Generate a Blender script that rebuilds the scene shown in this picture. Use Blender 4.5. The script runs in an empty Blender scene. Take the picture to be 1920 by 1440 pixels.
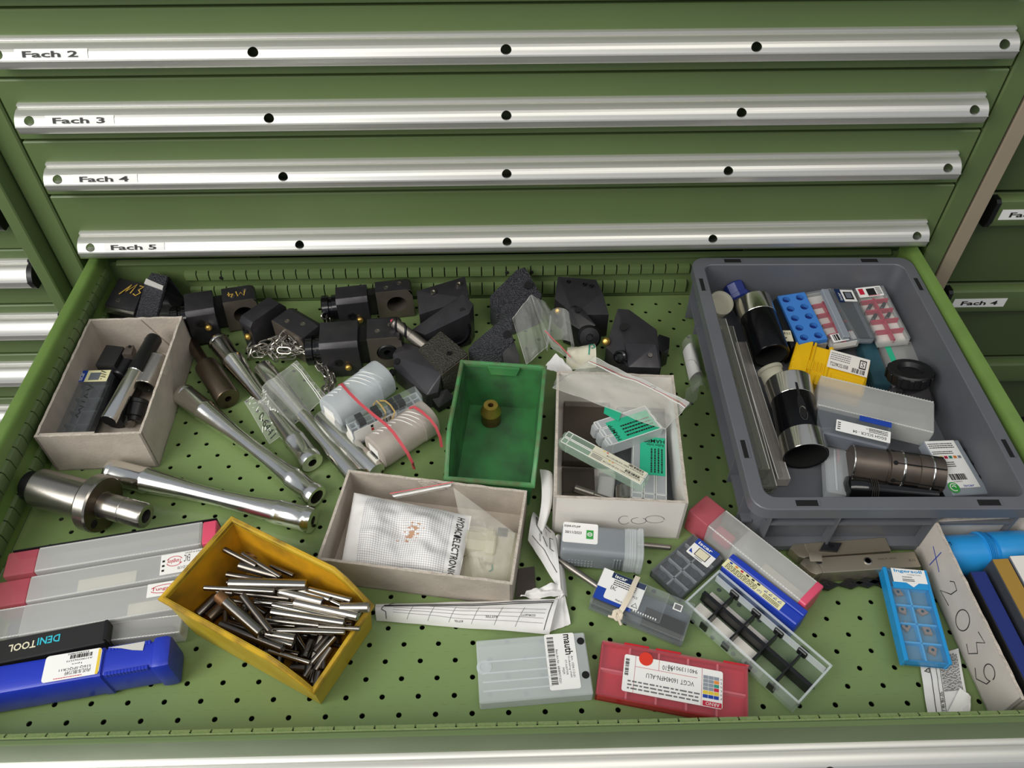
import bpy, bmesh, math, random
from mathutils import Vector as V, Matrix as M, noise
R = math.radians
SC = bpy.context.scene
COL = SC.collection
random.seed(7)

# ---------------------------------------------------------------- camera, world, lights, exposure
cam = bpy.data.cameras.new('camera')
cam.sensor_width = 36.0
cam.lens = 27.9
cam.clip_start = 0.02
camo = bpy.data.objects.new('camera', cam)
COL.objects.link(camo)
camo.location = (-0.0129, -0.7018, 0.7479)
camo.rotation_euler = (0.7488, 0.0, -0.0232)
SC.camera = camo
SC.view_settings.view_transform = 'Standard'
SC.view_settings.look = 'None'
SC.view_settings.gamma = 1.0
SC.view_settings.use_curve_mapping = False
SC.view_settings.exposure = 0.20
SC.cycles.transparent_max_bounces = 32
SC.cycles.max_bounces = 8

w = bpy.data.worlds.new('world')
SC.world = w
w.use_nodes = True
w.node_tree.nodes['Background'].inputs[0].default_value = (0.80, 0.86, 0.95, 1)
w.node_tree.nodes['Background'].inputs[1].default_value = 0.31

def area(name, loc, target, sx, sy, power, col):
    d = bpy.data.lights.new(name, 'AREA')
    d.shape = 'RECTANGLE'
    d.size, d.size_y, d.energy, d.color = sx, sy, power, col
    o = bpy.data.objects.new(name, d)
    COL.objects.link(o)
    o.location = loc
    o.rotation_euler = (V(target) - V(loc)).to_track_quat('-Z', 'Y').to_euler()
    return o
area('window_light', (-1.35, -1.25, 1.4), (-0.05, -0.2, 0), 1.2, 1.4, 33, (1.0, 0.985, 0.95))
area('ceiling_light', (0.5, -1.3, 2.6), (0, -0.2, 0), 2.4, 0.7, 19, (1.0, 0.95, 0.86))

# ---------------------------------------------------------------- colours and materials
def lin(c):
    c = c / 255
    return c / 12.92 if c <= 0.04045 else ((c + 0.055) / 1.055) ** 2.4
def hx(h):
    return tuple(lin(int(h[i:i + 2], 16)) for i in (0, 2, 4)) + (1,)
def newmat(n):
    m = bpy.data.materials.new(n)
    m.use_nodes = True
    return m, m.node_tree.nodes, m.node_tree.links, m.node_tree.nodes['Principled BSDF']
MATS = {}
def mat(n, col, rough=0.5, metal=0.0, var=0.0, vscale=40, bump=0.0, bscale=400, spec=0.5, rv=0.0, coat=0.0, col2=None, stretch=None, detail=3, bdist=.0015):
    """solid material: base colour, optional second colour by noise, optional fine relief"""
    m, N, L, p = newmat(n)
    c = hx(col)
    p.inputs['Base Color'].default_value = c
    p.inputs['Roughness'].default_value = rough
    p.inputs['Metallic'].default_value = metal
    p.inputs['Specular IOR Level'].default_value = spec
    p.inputs['Coat Weight'].default_value = coat
    tc = N.new('ShaderNodeTexCoord')
    src = tc.outputs['Object']
    if stretch:
        mp = N.new('ShaderNodeMapping')
        mp.inputs['Scale'].default_value = stretch
        L.new(src, mp.inputs['Vector'])
        src = mp.outputs[0]
    if var or col2 or rv:
        t = N.new('ShaderNodeTexNoise')
        t.inputs['Scale'].default_value = vscale
        t.inputs['Detail'].default_value = detail
        L.new(src, t.inputs['Vector'])
        if col2 or var:
            mx = N.new('ShaderNodeMix')
            mx.data_type = 'RGBA'
            k = hx(col2) if col2 else tuple(v * (1 - var) for v in c[:3]) + (1,)
            mx.inputs[6].default_value = c
            mx.inputs[7].default_value = k
            rm = N.new('ShaderNodeMapRange')
            rm.inputs[1].default_value, rm.inputs[2].default_value = 0.38, 0.68
            L.new(t.outputs['Fac'], rm.inputs[0])
            L.new(rm.outputs[0], mx.inputs[0])
            L.new(mx.outputs[2], p.inputs['Base Color'])
        if rv:
            r2 = N.new('ShaderNodeMapRange')
            r2.inputs[1].default_value, r2.inputs[2].default_value = 0.3, 0.7
            r2.inputs[3].default_value, r2.inputs[4].default_value = max(0.02, rough - rv), min(1, rough + rv)
            L.new(t.outputs['Fac'], r2.inputs[0])
            L.new(r2.outputs[0], p.inputs['Roughness'])
    if bump:
        t = N.new('ShaderNodeTexNoise')
        t.inputs['Scale'].default_value = bscale
        t.inputs['Detail'].default_value = 2
        L.new(src, t.inputs['Vector'])
        b = N.new('ShaderNodeBump')
        b.inputs['Strength'].default_value = bump
        b.inputs['Distance'].default_value = bdist
        L.new(t.outputs['Fac'], b.inputs['Height'])
        L.new(b.outputs[0], p.inputs['Normal'])
    MATS[n] = m
    return m
def clear(n, col, rough=0.12, a=0.1, edge=0.75, bump=0.0, bscale=60):
    """see-through plastic: mixes clear and coloured gloss, thicker looking at grazing angles"""
    m, N, L, p = newmat(n)
    p.inputs['Base Color'].default_value = hx(col)
    p.inputs['Roughness'].default_value = rough
    t = N.new('ShaderNodeBsdfTransparent')
    c = hx(col)
    k = 0.12
    t.inputs[0].default_value = (1 - k + k * c[0], 1 - k + k * c[1], 1 - k + k * c[2], 1)
    lw = N.new('ShaderNodeLayerWeight')
    lw.inputs['Blend'].default_value = 0.35
    rm = N.new('ShaderNodeMapRange')
    rm.inputs[3].default_value, rm.inputs[4].default_value = a, max(a, edge)
    pw = N.new('ShaderNodeMath')
    pw.operation = 'POWER'
    pw.inputs[1].default_value = 1.8
    L.new(lw.outputs['Facing'], pw.inputs[0])
    L.new(pw.outputs[0], rm.inputs[0])
    mx = N.new('ShaderNodeMixShader')
    L.new(rm.outputs[0], mx.inputs[0])
    L.new(t.outputs[0], mx.inputs[1])
    L.new(p.outputs[0], mx.inputs[2])
    L.new(mx.outputs[0], N['Material Output'].inputs[0])
    if bump:
        tc = N.new('ShaderNodeTexCoord')
        q = N.new('ShaderNodeTexNoise')
        q.inputs['Scale'].default_value = bscale
        L.new(tc.outputs['Object'], q.inputs['Vector'])
        b = N.new('ShaderNodeBump')
        b.inputs['Strength'].default_value = bump
        b.inputs['Distance'].default_value = 0.004
        L.new(q.outputs['Fac'], b.inputs['Height'])
        L.new(b.outputs[0], p.inputs['Normal'])
        L.new(b.outputs[0], lw.inputs['Normal'])
    MATS[n] = m
    return m

mat('green', '5e7144', 0.42, var=0.10, vscale=6, bump=0.05, bscale=900, rv=0.06)
mat('green_floor', '778d57', 0.38, var=0.10, vscale=5, bump=0.05, bscale=900, rv=0.08)
mat('green_bright', '6d8a45', 0.38, var=0.12, vscale=30)
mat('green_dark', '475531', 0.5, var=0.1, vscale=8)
mat('bin_green_rim', '4c8d54', 0.42, col2='5d6a48', vscale=60)
mat('green_worn', '7d9559', 0.42, col2='8f9c6c', vscale=420)
mat('red_pale', 'e08a93', 0.4)
mat('red_deep', 'bf2c3a', 0.5)
mat('divider_grey', 'a9adb0', 0.4)
mat('pocket_blue', '7c93a0', 0.5)
mat('bore_face', '625a51', 0.36, 0.4, var=0.15, vscale=60)
mat('beige_post', '9c8e78', 0.45, var=0.08, vscale=10)
mat('alu', 'd6d5cf', 0.42, 0.75, var=0.06, vscale=60, stretch=(0.02, 1, 1), rv=0.03)
mat('polished', 'e9e4da', 0.14, 1.0)
mat('alu_edge', 'dedbd2', 0.28, 0.9)
mat('black', '121214', 0.38)
mat('black_gloss', '0d0d0f', 0.16, coat=0.3)
mat('black_sleeve', '0f0f12', 0.22, 0.4)
mat('black_matte', '1b1a1a', 0.6)
mat('deep', '070807', 0.9)
mat('steel_black', '39373a', 0.34, 0.35, var=0.25, vscale=60, rv=0.06)
mat('steel_brown', '6a6058', 0.42, 0.6, var=0.2, vscale=50)
mat('cast', '55555b', 0.33, 0.55, bump=1.0, bscale=560, bdist=.006)
mat('cast_olive', '4d4b42', 0.42, 0.4, bump=1.0, bscale=560, bdist=.005)
mat('chrome', 'f0eee8', 0.19, 1.0, var=0.05, vscale=40, rv=0.04)
mat('steel', 'aaa59c', 0.27, 0.95, var=0.08, vscale=30, rv=0.05)
mat('pin_bright', 'a19c93', 0.22, 1.0, var=0.08, vscale=30, rv=0.04)
mat('pin_dull', '77716a', 0.3, 1.0, var=0.15, vscale=30, rv=0.05)
mat('steel_dull', '928c84', 0.38, 0.9, var=0.2, vscale=30, rv=0.06)
mat('steel_satin', 'b3a894', 0.34, 0.75, var=0.12, vscale=30, rv=0.06)
mat('steel_bronze', '7a6c5c', 0.38, 1.0, var=0.25, vscale=40, rv=0.08)
mat('rust_pin', '8a6440', 0.5, 0.6, var=0.35, vscale=90)
mat('brass', 'd3ac58', 0.3, 0.8, var=0.2, vscale=120)
mat('brass_dark', '7d6336', 0.4, 0.7, var=0.3, vscale=80)
mat('card', 'b8ada0', 0.85, var=0.14, vscale=45, bump=0.25, bscale=300)
mat('card_edge', 'c6bbad', 0.9, var=0.2, vscale=200, bump=0.6, bscale=500)
mat('card_pale', 'cbc3b9', 0.75, var=0.08, vscale=30, bump=0.1, bscale=300)
mat('card_white', 'e6e0d7', 0.7, var=0.05, vscale=30)
mat('bin_green', '478a50', 0.38, col2='3b7644', vscale=22, rv=0.1)
mat('bin_green_dirty', '3d7d45', 0.45, col2='38593a', vscale=28, rv=0.1)
mat('bin_yellow', 'c9ad2c', 0.4, col2='b3961f', vscale=16, rv=0.1)
mat('bin_yellow_dirty', 'dc9e1c', 0.42, col2='94701e', vscale=20, rv=0.1)
mat('bin_yellow_rim', 'c9a228', 0.45, col2='7d6224', vscale=45, rv=0.1)
mat('tray_grey', '63656a', 0.42, var=0.10, vscale=14, bump=0.04, bscale=800, rv=0.06)
mat('white', 'ecebe6', 0.55)
mat('paper', 'e2e0dc', 0.8, var=0.06, vscale=60)
mat('paper_cream', 'd9d5bd', 0.8, var=0.1, vscale=40)
mat('ink', '161616', 0.6)
mat('ink_grey', '6e6e70', 0.7)
mat('ink_blue', '1d3fae', 0.5)
mat('label_blue', '173f9e', 0.4)
mat('label_navy', '14284f', 0.4)
mat('label_green', '2bb68c', 0.5, var=0.08, vscale=60)
mat('eco_green', '2f9a3c', 0.5)
mat('label_yellow', 'e0c13a', 0.5)
mat('sticker_yellow', 'e9e3b0', 0.6)
mat('red', 'c3202a', 0.35)
mat('red_ink', 'c11f3a', 0.5)
mat('red_dot', 'd8351f', 0.5)
mat('pink_solid', 'd94f6c', 0.4)
mat('pink_red', 'c94552', 0.4)
mat('crimson', 'b52a49', 0.4)
mat('rubber_red', 'd1545c', 0.55)
mat('rubber_tan', 'b99b5e', 0.6)
mat('rubber_pale', 'd9cdb8', 0.6)
mat('blue_plastic', '2338b4', 0.36, var=0.08, vscale=20, rv=0.06)
mat('blue_box', '1c3bac', 0.4)
mat('blue_navy', '1c2b6e', 0.35)
mat('cyan_plastic', '1d90cf', 0.35)
mat('sky_plastic', '2a93d6', 0.3)
mat('foam_blue', '3b7ac6', 0.6)
mat('yellow_plastic', 'e8b80f', 0.34, var=0.06, vscale=20)
mat('ochre', 'a07d33', 0.5)
mat('slate', '6b7078', 0.42)
mat('slate_dark', '43464c', 0.42)
mat('grey_plastic', '7f8488', 0.4, var=0.05, vscale=30)
mat('grey_case', '55585a', 0.35)
mat('grey_lid', '8d949c', 0.35)
mat('pocket', '3e4042', 0.5)
mat('brown_plate', '4a4239', 0.5, var=0.2, vscale=40)
mat('tape', 'c2c0ba', 0.6)
mat('paint_mark', 'bb9a42', 0.6)
mat('copper', 'c48d66', 0.4, 0.2)
mat('insert_dark', '26262a', 0.4, 0.3)
mat('ivory', 'ddd6b8', 0.5)
mat('cyan_ink', '33b3c4', 0.5)
mat('orange', 'e08a3c', 0.5)
mat('teal_ink', '2b8f78', 0.5)
mat('light_blue', '67b5e8', 0.5)
mat('workshop_floor', '6d6b66', 0.7, var=0.2, vscale=3)
clear('clear', 'e6ecec', 0.14, 0.03, 0.4)
clear('clear_green', 'd8e6da', 0.2, 0.06, 0.55)
clear('glass_green', 'c4dfc8', 0.25, 0.2, 0.7)
clear('frost', 'e0e0dc', 0.45, 0.3, 0.7)
clear('frost_warm', 'd6cfc6', 0.5, 0.3, 0.7)
clear('milk', 'e8edef', 0.55, 0.36, 0.8)
clear('milk_dense', 'dde2e6', 0.5, 0.5, 0.85)
clear('warm_dense', 'd2c6bc', 0.5, 0.55, 0.85)
clear('milk_warm', 'e0dcc4', 0.6, 0.42, 0.85)
clear('smoke_brown', '6d6256', 0.36, 0.2, 0.5)
clear('smoke', '9a9ea2', 0.36, 0.12, 0.5)
clear('case_grey', 'a6acb0', 0.45, 0.14, 0.55)
clear('case_olive', 'a3a493', 0.55, 0.26, 0.7)
clear('red_clear', 'e8909a', 0.45, 0.12, 0.55)
clear('pink_clear', 'dc6878', 0.5, 0.45, 0.85)
clear('blue_clear', '8cc9e8', 0.3, 0.08, 0.5)
clear('teal_clear', '4c7f8e', 0.5, 0.25, 0.7)
clear('bag', 'eceee8', 0.14, 0.13, 0.7, bump=0.9, bscale=55)
clear('bag_grey', 'bcbdb8', 0.26, 0.3, 0.7, bump=0.8, bscale=40)
clear('bag_yellow', 'eceade', 0.22, 0.26, 0.75, bump=0.8, bscale=45)

# ---------------------------------------------------------------- mesh collector
class G:
    def __init__(s):
        s.v, s.f = [], []
    def add(s, vs, fs, m=None):
        b = len(s.v)
        s.v += [m @ V(p) if m else V(p) for p in vs]
        s.f += [tuple(b + i for i in f) for f in fs]
        return s
    def box(s, x0, y0, z0, x1, y1, z1, c=0.0, m=None):
        """box, optionally with its edges chamfered by c"""
        if c <= 0:
            return s.add([(x, y, z) for z in (z0, z1) for y in (y0, y1) for x in (x0, x1)],
                         [(0, 2, 3, 1), (4, 5, 7, 6), (0, 1, 5, 4), (2, 6, 7, 3), (0, 4, 6, 2), (1, 3, 7, 5)], m)
        c = min(c, (x1 - x0) / 2.01, (y1 - y0) / 2.01, (z1 - z0) / 2.01)
        L = []
        for z, i in ((z0, c), (z0 + c, 0), (z1 - c, 0), (z1, c)):
            L.append([(x0 + i + (c if 0 else 0), y0 + c + 0 * i, z), (x0 + c, y0 + i, z), (x1 - c, y0 + i, z), (x1 - i, y0 + c, z),
                      (x1 - i, y1 - c, z), (x1 - c, y1 - i, z), (x0 + c, y1 - i, z), (x0 + i, y1 - c, z)])
        return s.loft(L, 1, 1, m)
    def loft(s, L, c0=0, c1=0, m=None, ring=True):
        n = len(L[0])
        vs = [p for l in L for p in l]
        fs = []
        for k in range(len(L) - 1):
            for i in range(n if ring else n - 1):
                j = (i + 1) % n
                fs.append((k * n + i, k * n + j, (k + 1) * n + j, (k + 1) * n + i))
        if c0:
            fs.append(tuple(range(n))[::-1])
        if c1:
            fs.append(tuple((len(L) - 1) * n + i for i in range(n)))
        return s.add(vs, fs, m)
    def lathe(s, prof, n=24, m=None, c0=1, c1=1):
        """profile of (radius, height) turned about local z"""
        L = [[(r * math.cos(2 * math.pi * i / n), r * math.sin(2 * math.pi * i / n), z) for i in range(n)] for r, z in prof]
        return s.loft(L, c0, c1, m)
    def tube(s, pts, r, n=8, closed=False):
        pts = [V(p) for p in pts]
        L = []
        N = len(pts)
        up = V((0.013, 0.02, 1)).normalized()
        for i, p in enumerate(pts):
            a = pts[i - 1] if (i or closed) else pts[0]
            b = pts[(i + 1) % N] if (i < N - 1 or closed) else pts[-1]
            t = (b - a).normalized()
            x = t.cross(up)
            if x.length < 1e-4:
                x = t.cross(V((1, 0, 0)))
            x.normalize()
            y = t.cross(x)
            L.append([p + (x * math.cos(2 * math.pi * k / n) + y * math.sin(2 * math.pi * k / n)) * r for k in range(n)])
        if closed:
            L.append(L[0])
            return s.loft(L)
        return s.loft(L, 1, 1)
    def ribbon(s, pts, wd, th=0.0004, up=(0, 0, 1)):
        """flat strap of width wd along a path"""
        pts = [V(p) for p in pts]
        L = []
        for i, p in enumerate(pts):
            t = (pts[min(i + 1, len(pts) - 1)] - pts[max(i - 1, 0)]).normalized()
            x = t.cross(V(up))
            x = x.normalized() if x.length > 1e-5 else V((1, 0, 0))
            y = x.cross(t).normalized()
            a, b = x * wd / 2, y * th
            L.append([p - a, p + a, p + a + b, p - a + b])
        return s.loft(L, 1, 1)
    def hull(s, pts, bev=0.0):
        bm = bmesh.new()
        for p in pts:
            bm.verts.new(V(p))
        r = bmesh.ops.convex_hull(bm, input=bm.verts[:])
        for v in [v for v in bm.verts if not v.link_faces]:
            bm.verts.remove(v)
        bmesh.ops.dissolve_limit(bm, angle_limit=0.02, verts=bm.verts[:], edges=bm.edges[:])
        if bev:
            bmesh.ops.bevel(bm, geom=bm.edges[:], offset=bev, segments=2, affect='EDGES', profile=0.6)
        bm.verts.index_update()
        s.add([v.co.copy() for v in bm.verts], [[v.index for v in f.verts] for f in bm.faces])
        bm.free()
        return s
    def drop(s, pts, z0, bev=0.0):
        """solid under a polygon of 3-D points, straight down to height z0"""
        return s.hull([V(p) for p in pts] + [V((p[0], p[1], z0)) for p in pts], bev)
    def holeplate(s, x0, x1, z0, z1, cx, cz, r, y, dep, n=24):
        """upright plate at y with a round blind hole dep deep (towards +y)"""
        out, inn, back = [], [], []
        for i in range(n):
            a = 2 * math.pi * i / n
            dx, dz = math.cos(a), math.sin(a)
            k = min(((x1 - cx) / dx if dx > 1e-6 else 1e9), ((x0 - cx) / dx if dx < -1e-6 else 1e9),
                    ((z1 - cz) / dz if dz > 1e-6 else 1e9), ((z0 - cz) / dz if dz < -1e-6 else 1e9))
            out.append((cx + dx * k, y, cz + dz * k))
            inn.append((cx + dx * r, y, cz + dz * r))
            back.append((cx + dx * r, y + dep, cz + dz * r))
        for kx, kz in ((x0, z0), (x1, z0), (x1, z1), (x0, z1)):
            i = min(range(n), key=lambda q: (out[q][0] - kx) ** 2 + (out[q][2] - kz) ** 2)
            out[i] = (kx, y, kz)
        return s.loft([out, inn, back], 0, 1)
    def obj(s, name, m, parent=None, smooth=0.6, mtx=None):
        me = bpy.data.meshes.new(name)
        me.from_pydata([tuple(p) for p in s.v], [], s.f)
        bm = bmesh.new()
        bm.from_mesh(me)
        bmesh.ops.remove_doubles(bm, verts=bm.verts[:], dist=1e-7)
        bmesh.ops.recalc_face_normals(bm, faces=bm.faces[:])
        bm.to_mesh(me)
        bm.free()
        return link(name, me, m, parent, smooth, mtx)
def link(name, me, m, parent=None, smooth=0.6, mtx=None):
    me.materials.append(MATS[m] if isinstance(m, str) else m)
    if smooth:
        me.polygons.foreach_set('use_smooth', [True] * len(me.polygons))
        me.set_sharp_from_angle(angle=smooth)
    o = bpy.data.objects.new(name, me)
    COL.objects.link(o)
    if parent:
        o.parent = parent
    if mtx:
        o.matrix_local = mtx
    return o
def rr(hx_, hy, r, z, cx=0, cy=0, n=3):
    """rounded rectangle loop"""
    pts = []
    for qx, qy, a0 in ((1, 1, 0), (-1, 1, 90), (-1, -1, 180), (1, -1, 270)):
        for k in range(n + 1):
            a = R(a0 + 90 * k / n)
            pts.append((cx + qx * (hx_ - r) + r * math.cos(a), cy + qy * (hy - r) + r * math.sin(a), z))
    return pts
def axis(A, B):
    """frame at A whose z runs to B; also the length"""
    A, B = V(A), V(B)
    d = B - A
    return M.Translation(A) @ d.to_track_quat('Z', 'Y').to_matrix().to_4x4(), d.length
def frame(A, B, Cc, H):
    """frame of a box from three top corners: x along A-B, y towards C, origin H below A; also length and width"""
    A, B, Cc = V(A), V(B), V(Cc)
    x, y = B - A, Cc - A
    if x.length >= y.length:
        y = y - x * (y.dot(x) / x.dot(x))
    else:
        x = x - y * (x.dot(y) / y.dot(y))
    ln, wd = x.length, y.length
    x.normalize()
    y.normalize()
    z = x.cross(y)
    m = M(((x.x, y.x, z.x, 0), (x.y, y.y, z.y, 0), (x.z, y.z, z.z, 0), (0, 0, 0, 1)))
    return M.Translation(A - z * H) @ m, ln, wd
def T(name, label, cat, mtx=None, group=None):
    """an Empty at a thing's base that parents its parts"""
    o = bpy.data.objects.new(name, None)
    o.empty_display_size = 0.01
    COL.objects.link(o)
    if mtx is not None:
        o.matrix_world = mtx if isinstance(mtx, M) else M.Translation(V(mtx))
    return tag(o, label, cat, group)
def tag(o, label, cat, group=None):
    o['label'], o['category'] = label, cat
    if group:
        o['group'] = group
    return o
def lab(o, s):
    o['label'] = s
    return o
_fc = {}
def tx(par, text, x, y, z, wd, h, m='ink', rot=0, name='lettering', bold=0.0, base=None):
    """flat lettering fitted to wd x h, its lower left corner at x, y"""
    k = (text, bold)
    if k not in _fc:
        cu = bpy.data.curves.new('lettering', 'FONT')
        cu.body = text
        cu.resolution_u = 2
        cu.offset = bold
        ob = bpy.data.objects.new('lettering', cu)
        COL.objects.link(ob)
        dg = bpy.context.evaluated_depsgraph_get()
        me = bpy.data.meshes.new_from_object(ob.evaluated_get(dg))
        bpy.data.objects.remove(ob)
        vs = [v.co.copy() for v in me.vertices]
        fs = [tuple(p.vertices) for p in me.polygons]
        bpy.data.meshes.remove(me)
        _fc[k] = (vs, fs)
    vs, fs = _fc[k]
    if not vs:
        return None
    x0, x1 = min(p.x for p in vs), max(p.x for p in vs)
    y0, y1 = min(p.y for p in vs), max(p.y for p in vs)
    g = G()
    g.add([((p.x - x0) / (x1 - x0) * wd, (p.y - y0) / max(y1 - y0, 1e-6) * h, 0) for p in vs], fs)
    mm = M.Translation((x, y, z)) @ M.Rotation(R(rot), 4, 'Z')
    if base is not None:
        mm = base @ mm
    return g.obj(name, m, par, 0, mm)
def plate(par, name, x0, y0, x1, y1, z, m, th=0.0003, c=0):
    g = G()
    if c:
        g.loft([rr((x1 - x0) / 2, (y1 - y0) / 2, c, z + t, (x0 + x1) / 2, (y0 + y1) / 2) for t in (0, th)], 1, 1)
    else:
        g.box(x0, y0, z, x1, y1, z + th)
    return g.obj(name, m, par, 0)
def bars(par, x0, y0, x1, y1, z, n=34, m='ink', along='x', name='barcode', seed=1):
    """a barcode: thin bars of uneven width"""
    rn = random.Random(seed)
    g = G()
    t = 0.0
    ws = [rn.choice((1, 1, 2, 3)) for _ in range(2 * n)]
    S = sum(ws)
    for i, q in enumerate(ws):
        a, b = t / S, (t + q) / S
        t += q
        if i % 2 == 0:
            if along == 'x':
                g.box(x0 + (x1 - x0) * a, y0, z, x0 + (x1 - x0) * b, y1, z + 0.0001)
            else:
                g.box(x0, y0 + (y1 - y0) * a, z, x1, y0 + (y1 - y0) * b, z + 0.0001)
    return g.obj(name, m, par, 0)
def pen(par, strokes, z, wd, m='ink', name='handwriting', mtx=None, th=0.00012):
    """pen strokes as thin flat ribbons in the local xy plane"""
    g = G()
    for s in strokes:
        g.ribbon([(a, b, z) for a, b in s], wd, th)
    return g.obj(name, m, par, 0, mtx)
def arc(cx, cy, rx, ry, a0, a1, n=12):
    return [(cx + rx * math.cos(R(a0 + (a1 - a0) * i / n)), cy + ry * math.sin(R(a0 + (a1 - a0) * i / n))) for i in range(n + 1)]
class Sheet:
    """a curved thin sheet over four corners a, b, c, d (u from a to b, v from a to d) with a bump function"""
    def __init__(s, a, b, c, d, bump=None, nrm=(0, 0, 1)):
        s.k = [V(a), V(b), V(c), V(d)]
        s.b = bump
        s.n = V(nrm)
    def at(s, u, v, off=0.0):
        a, b, c, d = s.k
        p = (a * (1 - u) + b * u) * (1 - v) + (d * (1 - u) + c * u) * v
        return p + s.n * ((s.b(u, v) if s.b else 0) + off)
    def mesh(s, name, m, par=None, nx=24, ny=18, th=0.0, mtx=None):
        g = G()
        g.loft([[s.at(i / nx, j / ny) for i in range(nx + 1)] for j in range(ny + 1)], ring=False)
        o = g.obj(name, m, par, 3.0, mtx)
        uv = o.data.uv_layers.new(name='uv')
        n = nx + 1
        for lp in o.data.loops:
            q = lp.vertex_index
            uv.data[lp.index].uv = ((q % n) / nx, (q // n) / ny)
        return o
    def seam(s, par, m='tape', wd=.00045):
        g = G()
        for e in ([(0, 0), (1, 0)], [(1, 0), (1, 1)], [(0, 1), (1, 1)], [(0, 0), (0, 1)]):
            s.line(g, e, wd, .0004, 16)
        return g.obj('seam', m, par, 0)
    def line(s, g, uvs, wd, off=0.0004, seg=8):
        P_ = []
        for (u0, v0), (u1, v1) in zip(uvs, uvs[1:]):
            P_ += [s.at(u0 + (u1 - u0) * i / seg, v0 + (v1 - v0) * i / seg, off) for i in range(seg)]
        P_.append(s.at(*uvs[-1], off))
        g.ribbon(P_, wd, 0.00005, s.n)
    def tx(s, par, text, u0, v0, du, dv, m='ink', rot=False, flip=False, name='lettering', bold=0):
        o = tx(par, text, 0, 0, 0, 1, 1, m, name=name, bold=bold)
        for q in o.data.vertices:
            a, b = q.co.x, q.co.y
            if flip:
                a, b = 1 - a, 1 - b
            if rot:
                a, b = 1 - b, a
            q.co = s.at(u0 + a * du, v0 + b * dv, 0.0006)
        return o
def crumple(seed, amp, sc=1.0, pin=False):
    o = V((seed * 3.1, seed * 1.7, seed))
    def f(u, v):
        q = noise.noise(V((u * 3.1 * sc, v * 2.3 * sc, 0)) + o) * 0.7 + noise.noise(V((u * 8 * sc, v * 7 * sc, 2)) + o) * 0.3
        return amp * q
    return f

# ---------------------------------------------------------------- room floor under the cabinets
g = G().box(-3, -3, -0.82, 3, 3, -0.80)
fl = g.obj('floor', 'workshop_floor')
fl['kind'] = 'structure'

# ---------------------------------------------------------------- cabinets
YF = 0.148          # plane of the closed drawer fronts
cab = T('tool_cabinet', 'green sheet metal drawer cabinet in the middle, its bottom drawer pulled out', 'cabinet', (0, YF, -0.8))
cm = M.Translation((0, -YF, 0.8))
def cpart(par, name, m, *bx, c=0.0008, mtx=None):
    g = G()
    for b in bx:
        g.box(*b, c=c)
    return g.obj(name, m, par, 0.6, cm if mtx is None else mtx)
for s in (-1, 1):
    x0, x1 = sorted((s * 0.568, s * 0.5965))
    cpart(cab, 'corner_post', 'green', (x0, YF, -0.78, x1, YF + 0.05, 0.56), c=0.002)
    x0, x1 = sorted((s * 0.594, s * 0.5975))
    cpart(cab, 'side_panel', 'green', (x0, YF + 0.04, -0.78, x1, YF + 0.72, 0.56))
cpart(cab, 'plinth', 'green_dark', (-0.595, YF + 0.02, -0.8, 0.595, YF + 0.7, -0.72))
cpart(cab, 'inside', 'deep', (-0.59, YF + 0.03, -0.72, 0.59, YF + 0.035, -0.115), (-0.59, YF + 0.03, 0.092, 0.59, YF + 0.035, 0.56))
cpart(cab, 'back_panel', 'deep', (-0.59, YF + 0.70, -0.78, 0.59, YF + 0.71, 0.56))

RAILP = [(0, 47.4), (3.6, 47.2), (5, 46.4), (5.2, 44.8), (4.4, 44.2), (4.6, 43.6), (8, 43.7), (11.5, 43.0), (14.5, 41.8), (17.5, 40.2), (20, 38.2), (22, 35.8), (23.5, 33.2), (24.4, 31.7),
         (24.5, 31.3), (25.7, 31.2), (25.9, 30.4), (25, 29.8), (23.6, 25.5), (22.2, 21.6), (20.6, 20.0), (18, 19.6), (0, 19.6)]
HOLES = [i * 0.2658 for i in (-2, -1, 0, 1, 2)]
_rail = {}
def rail_mesh(hw, holes):
    """aluminium grip rail, rounded face, round finger holes cut through it"""
    k = (hw, tuple(holes))
    if k in _rail:
        return _rail[k]
    prof = RAILP + [(0, 21.2), (17.4, 21.2), (20.2, 22.4), (22.6, 29.8), (22.2, 33), (20.8, 35.4), (18.8, 37.4), (16.6, 39), (13.8, 40.6), (11, 41.8), (8, 42.3), (3.4, 42.3), (3.2, 45.4), (0, 45.6)]
    g = G()
    g.loft([[(x, -d / 1000, z / 1000) for d, z in prof] for x in (-hw, hw)])
    n = len(prof)
    # end faces as strips between outer and inner skin
    for b in (0, n):
        o = list(range(23))
        i_ = [22 - 0, ] and [36, 35, 35, 34, 34, 34, 33, 32, 31, 30, 29, 28, 27, 27, 27, 26, 26, 26, 26, 25, 25, 24, 23]
        for a in range(22):
            q = [b + o[a], b + o[a + 1], b + i_[a + 1], b + i_[a]]
            q = list(dict.fromkeys(q))
            if len(q) > 2:
                g.f.append(tuple(q))
    me_o = g.obj('grip_rail', 'alu', None, 0.45)
    c = G()
    for x in holes:
        c.lathe([(0.0058, -0.002), (0.0058, 0.034)], 28, M.Translation((x, 0, 0.0361)) @ M.Scale(0.72, 4, (0, 0, 1)) @ M.Rotation(R(90), 4, 'X'))
    co = c.obj('cutter', 'alu', None, 0)
    bo = me_o.modifiers.new('b', 'BOOLEAN')
    bo.object = co
    bo.operation = 'DIFFERENCE'
    bo.solver = 'EXACT'
    dg = bpy.context.evaluated_depsgraph_get()
    me = bpy.data.meshes.new_from_object(me_o.evaluated_get(dg))
    bpy.data.objects.remove(me_o)
    bpy.data.objects.remove(co)
    me.materials.clear()
    _rail[k] = me
    return me
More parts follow.
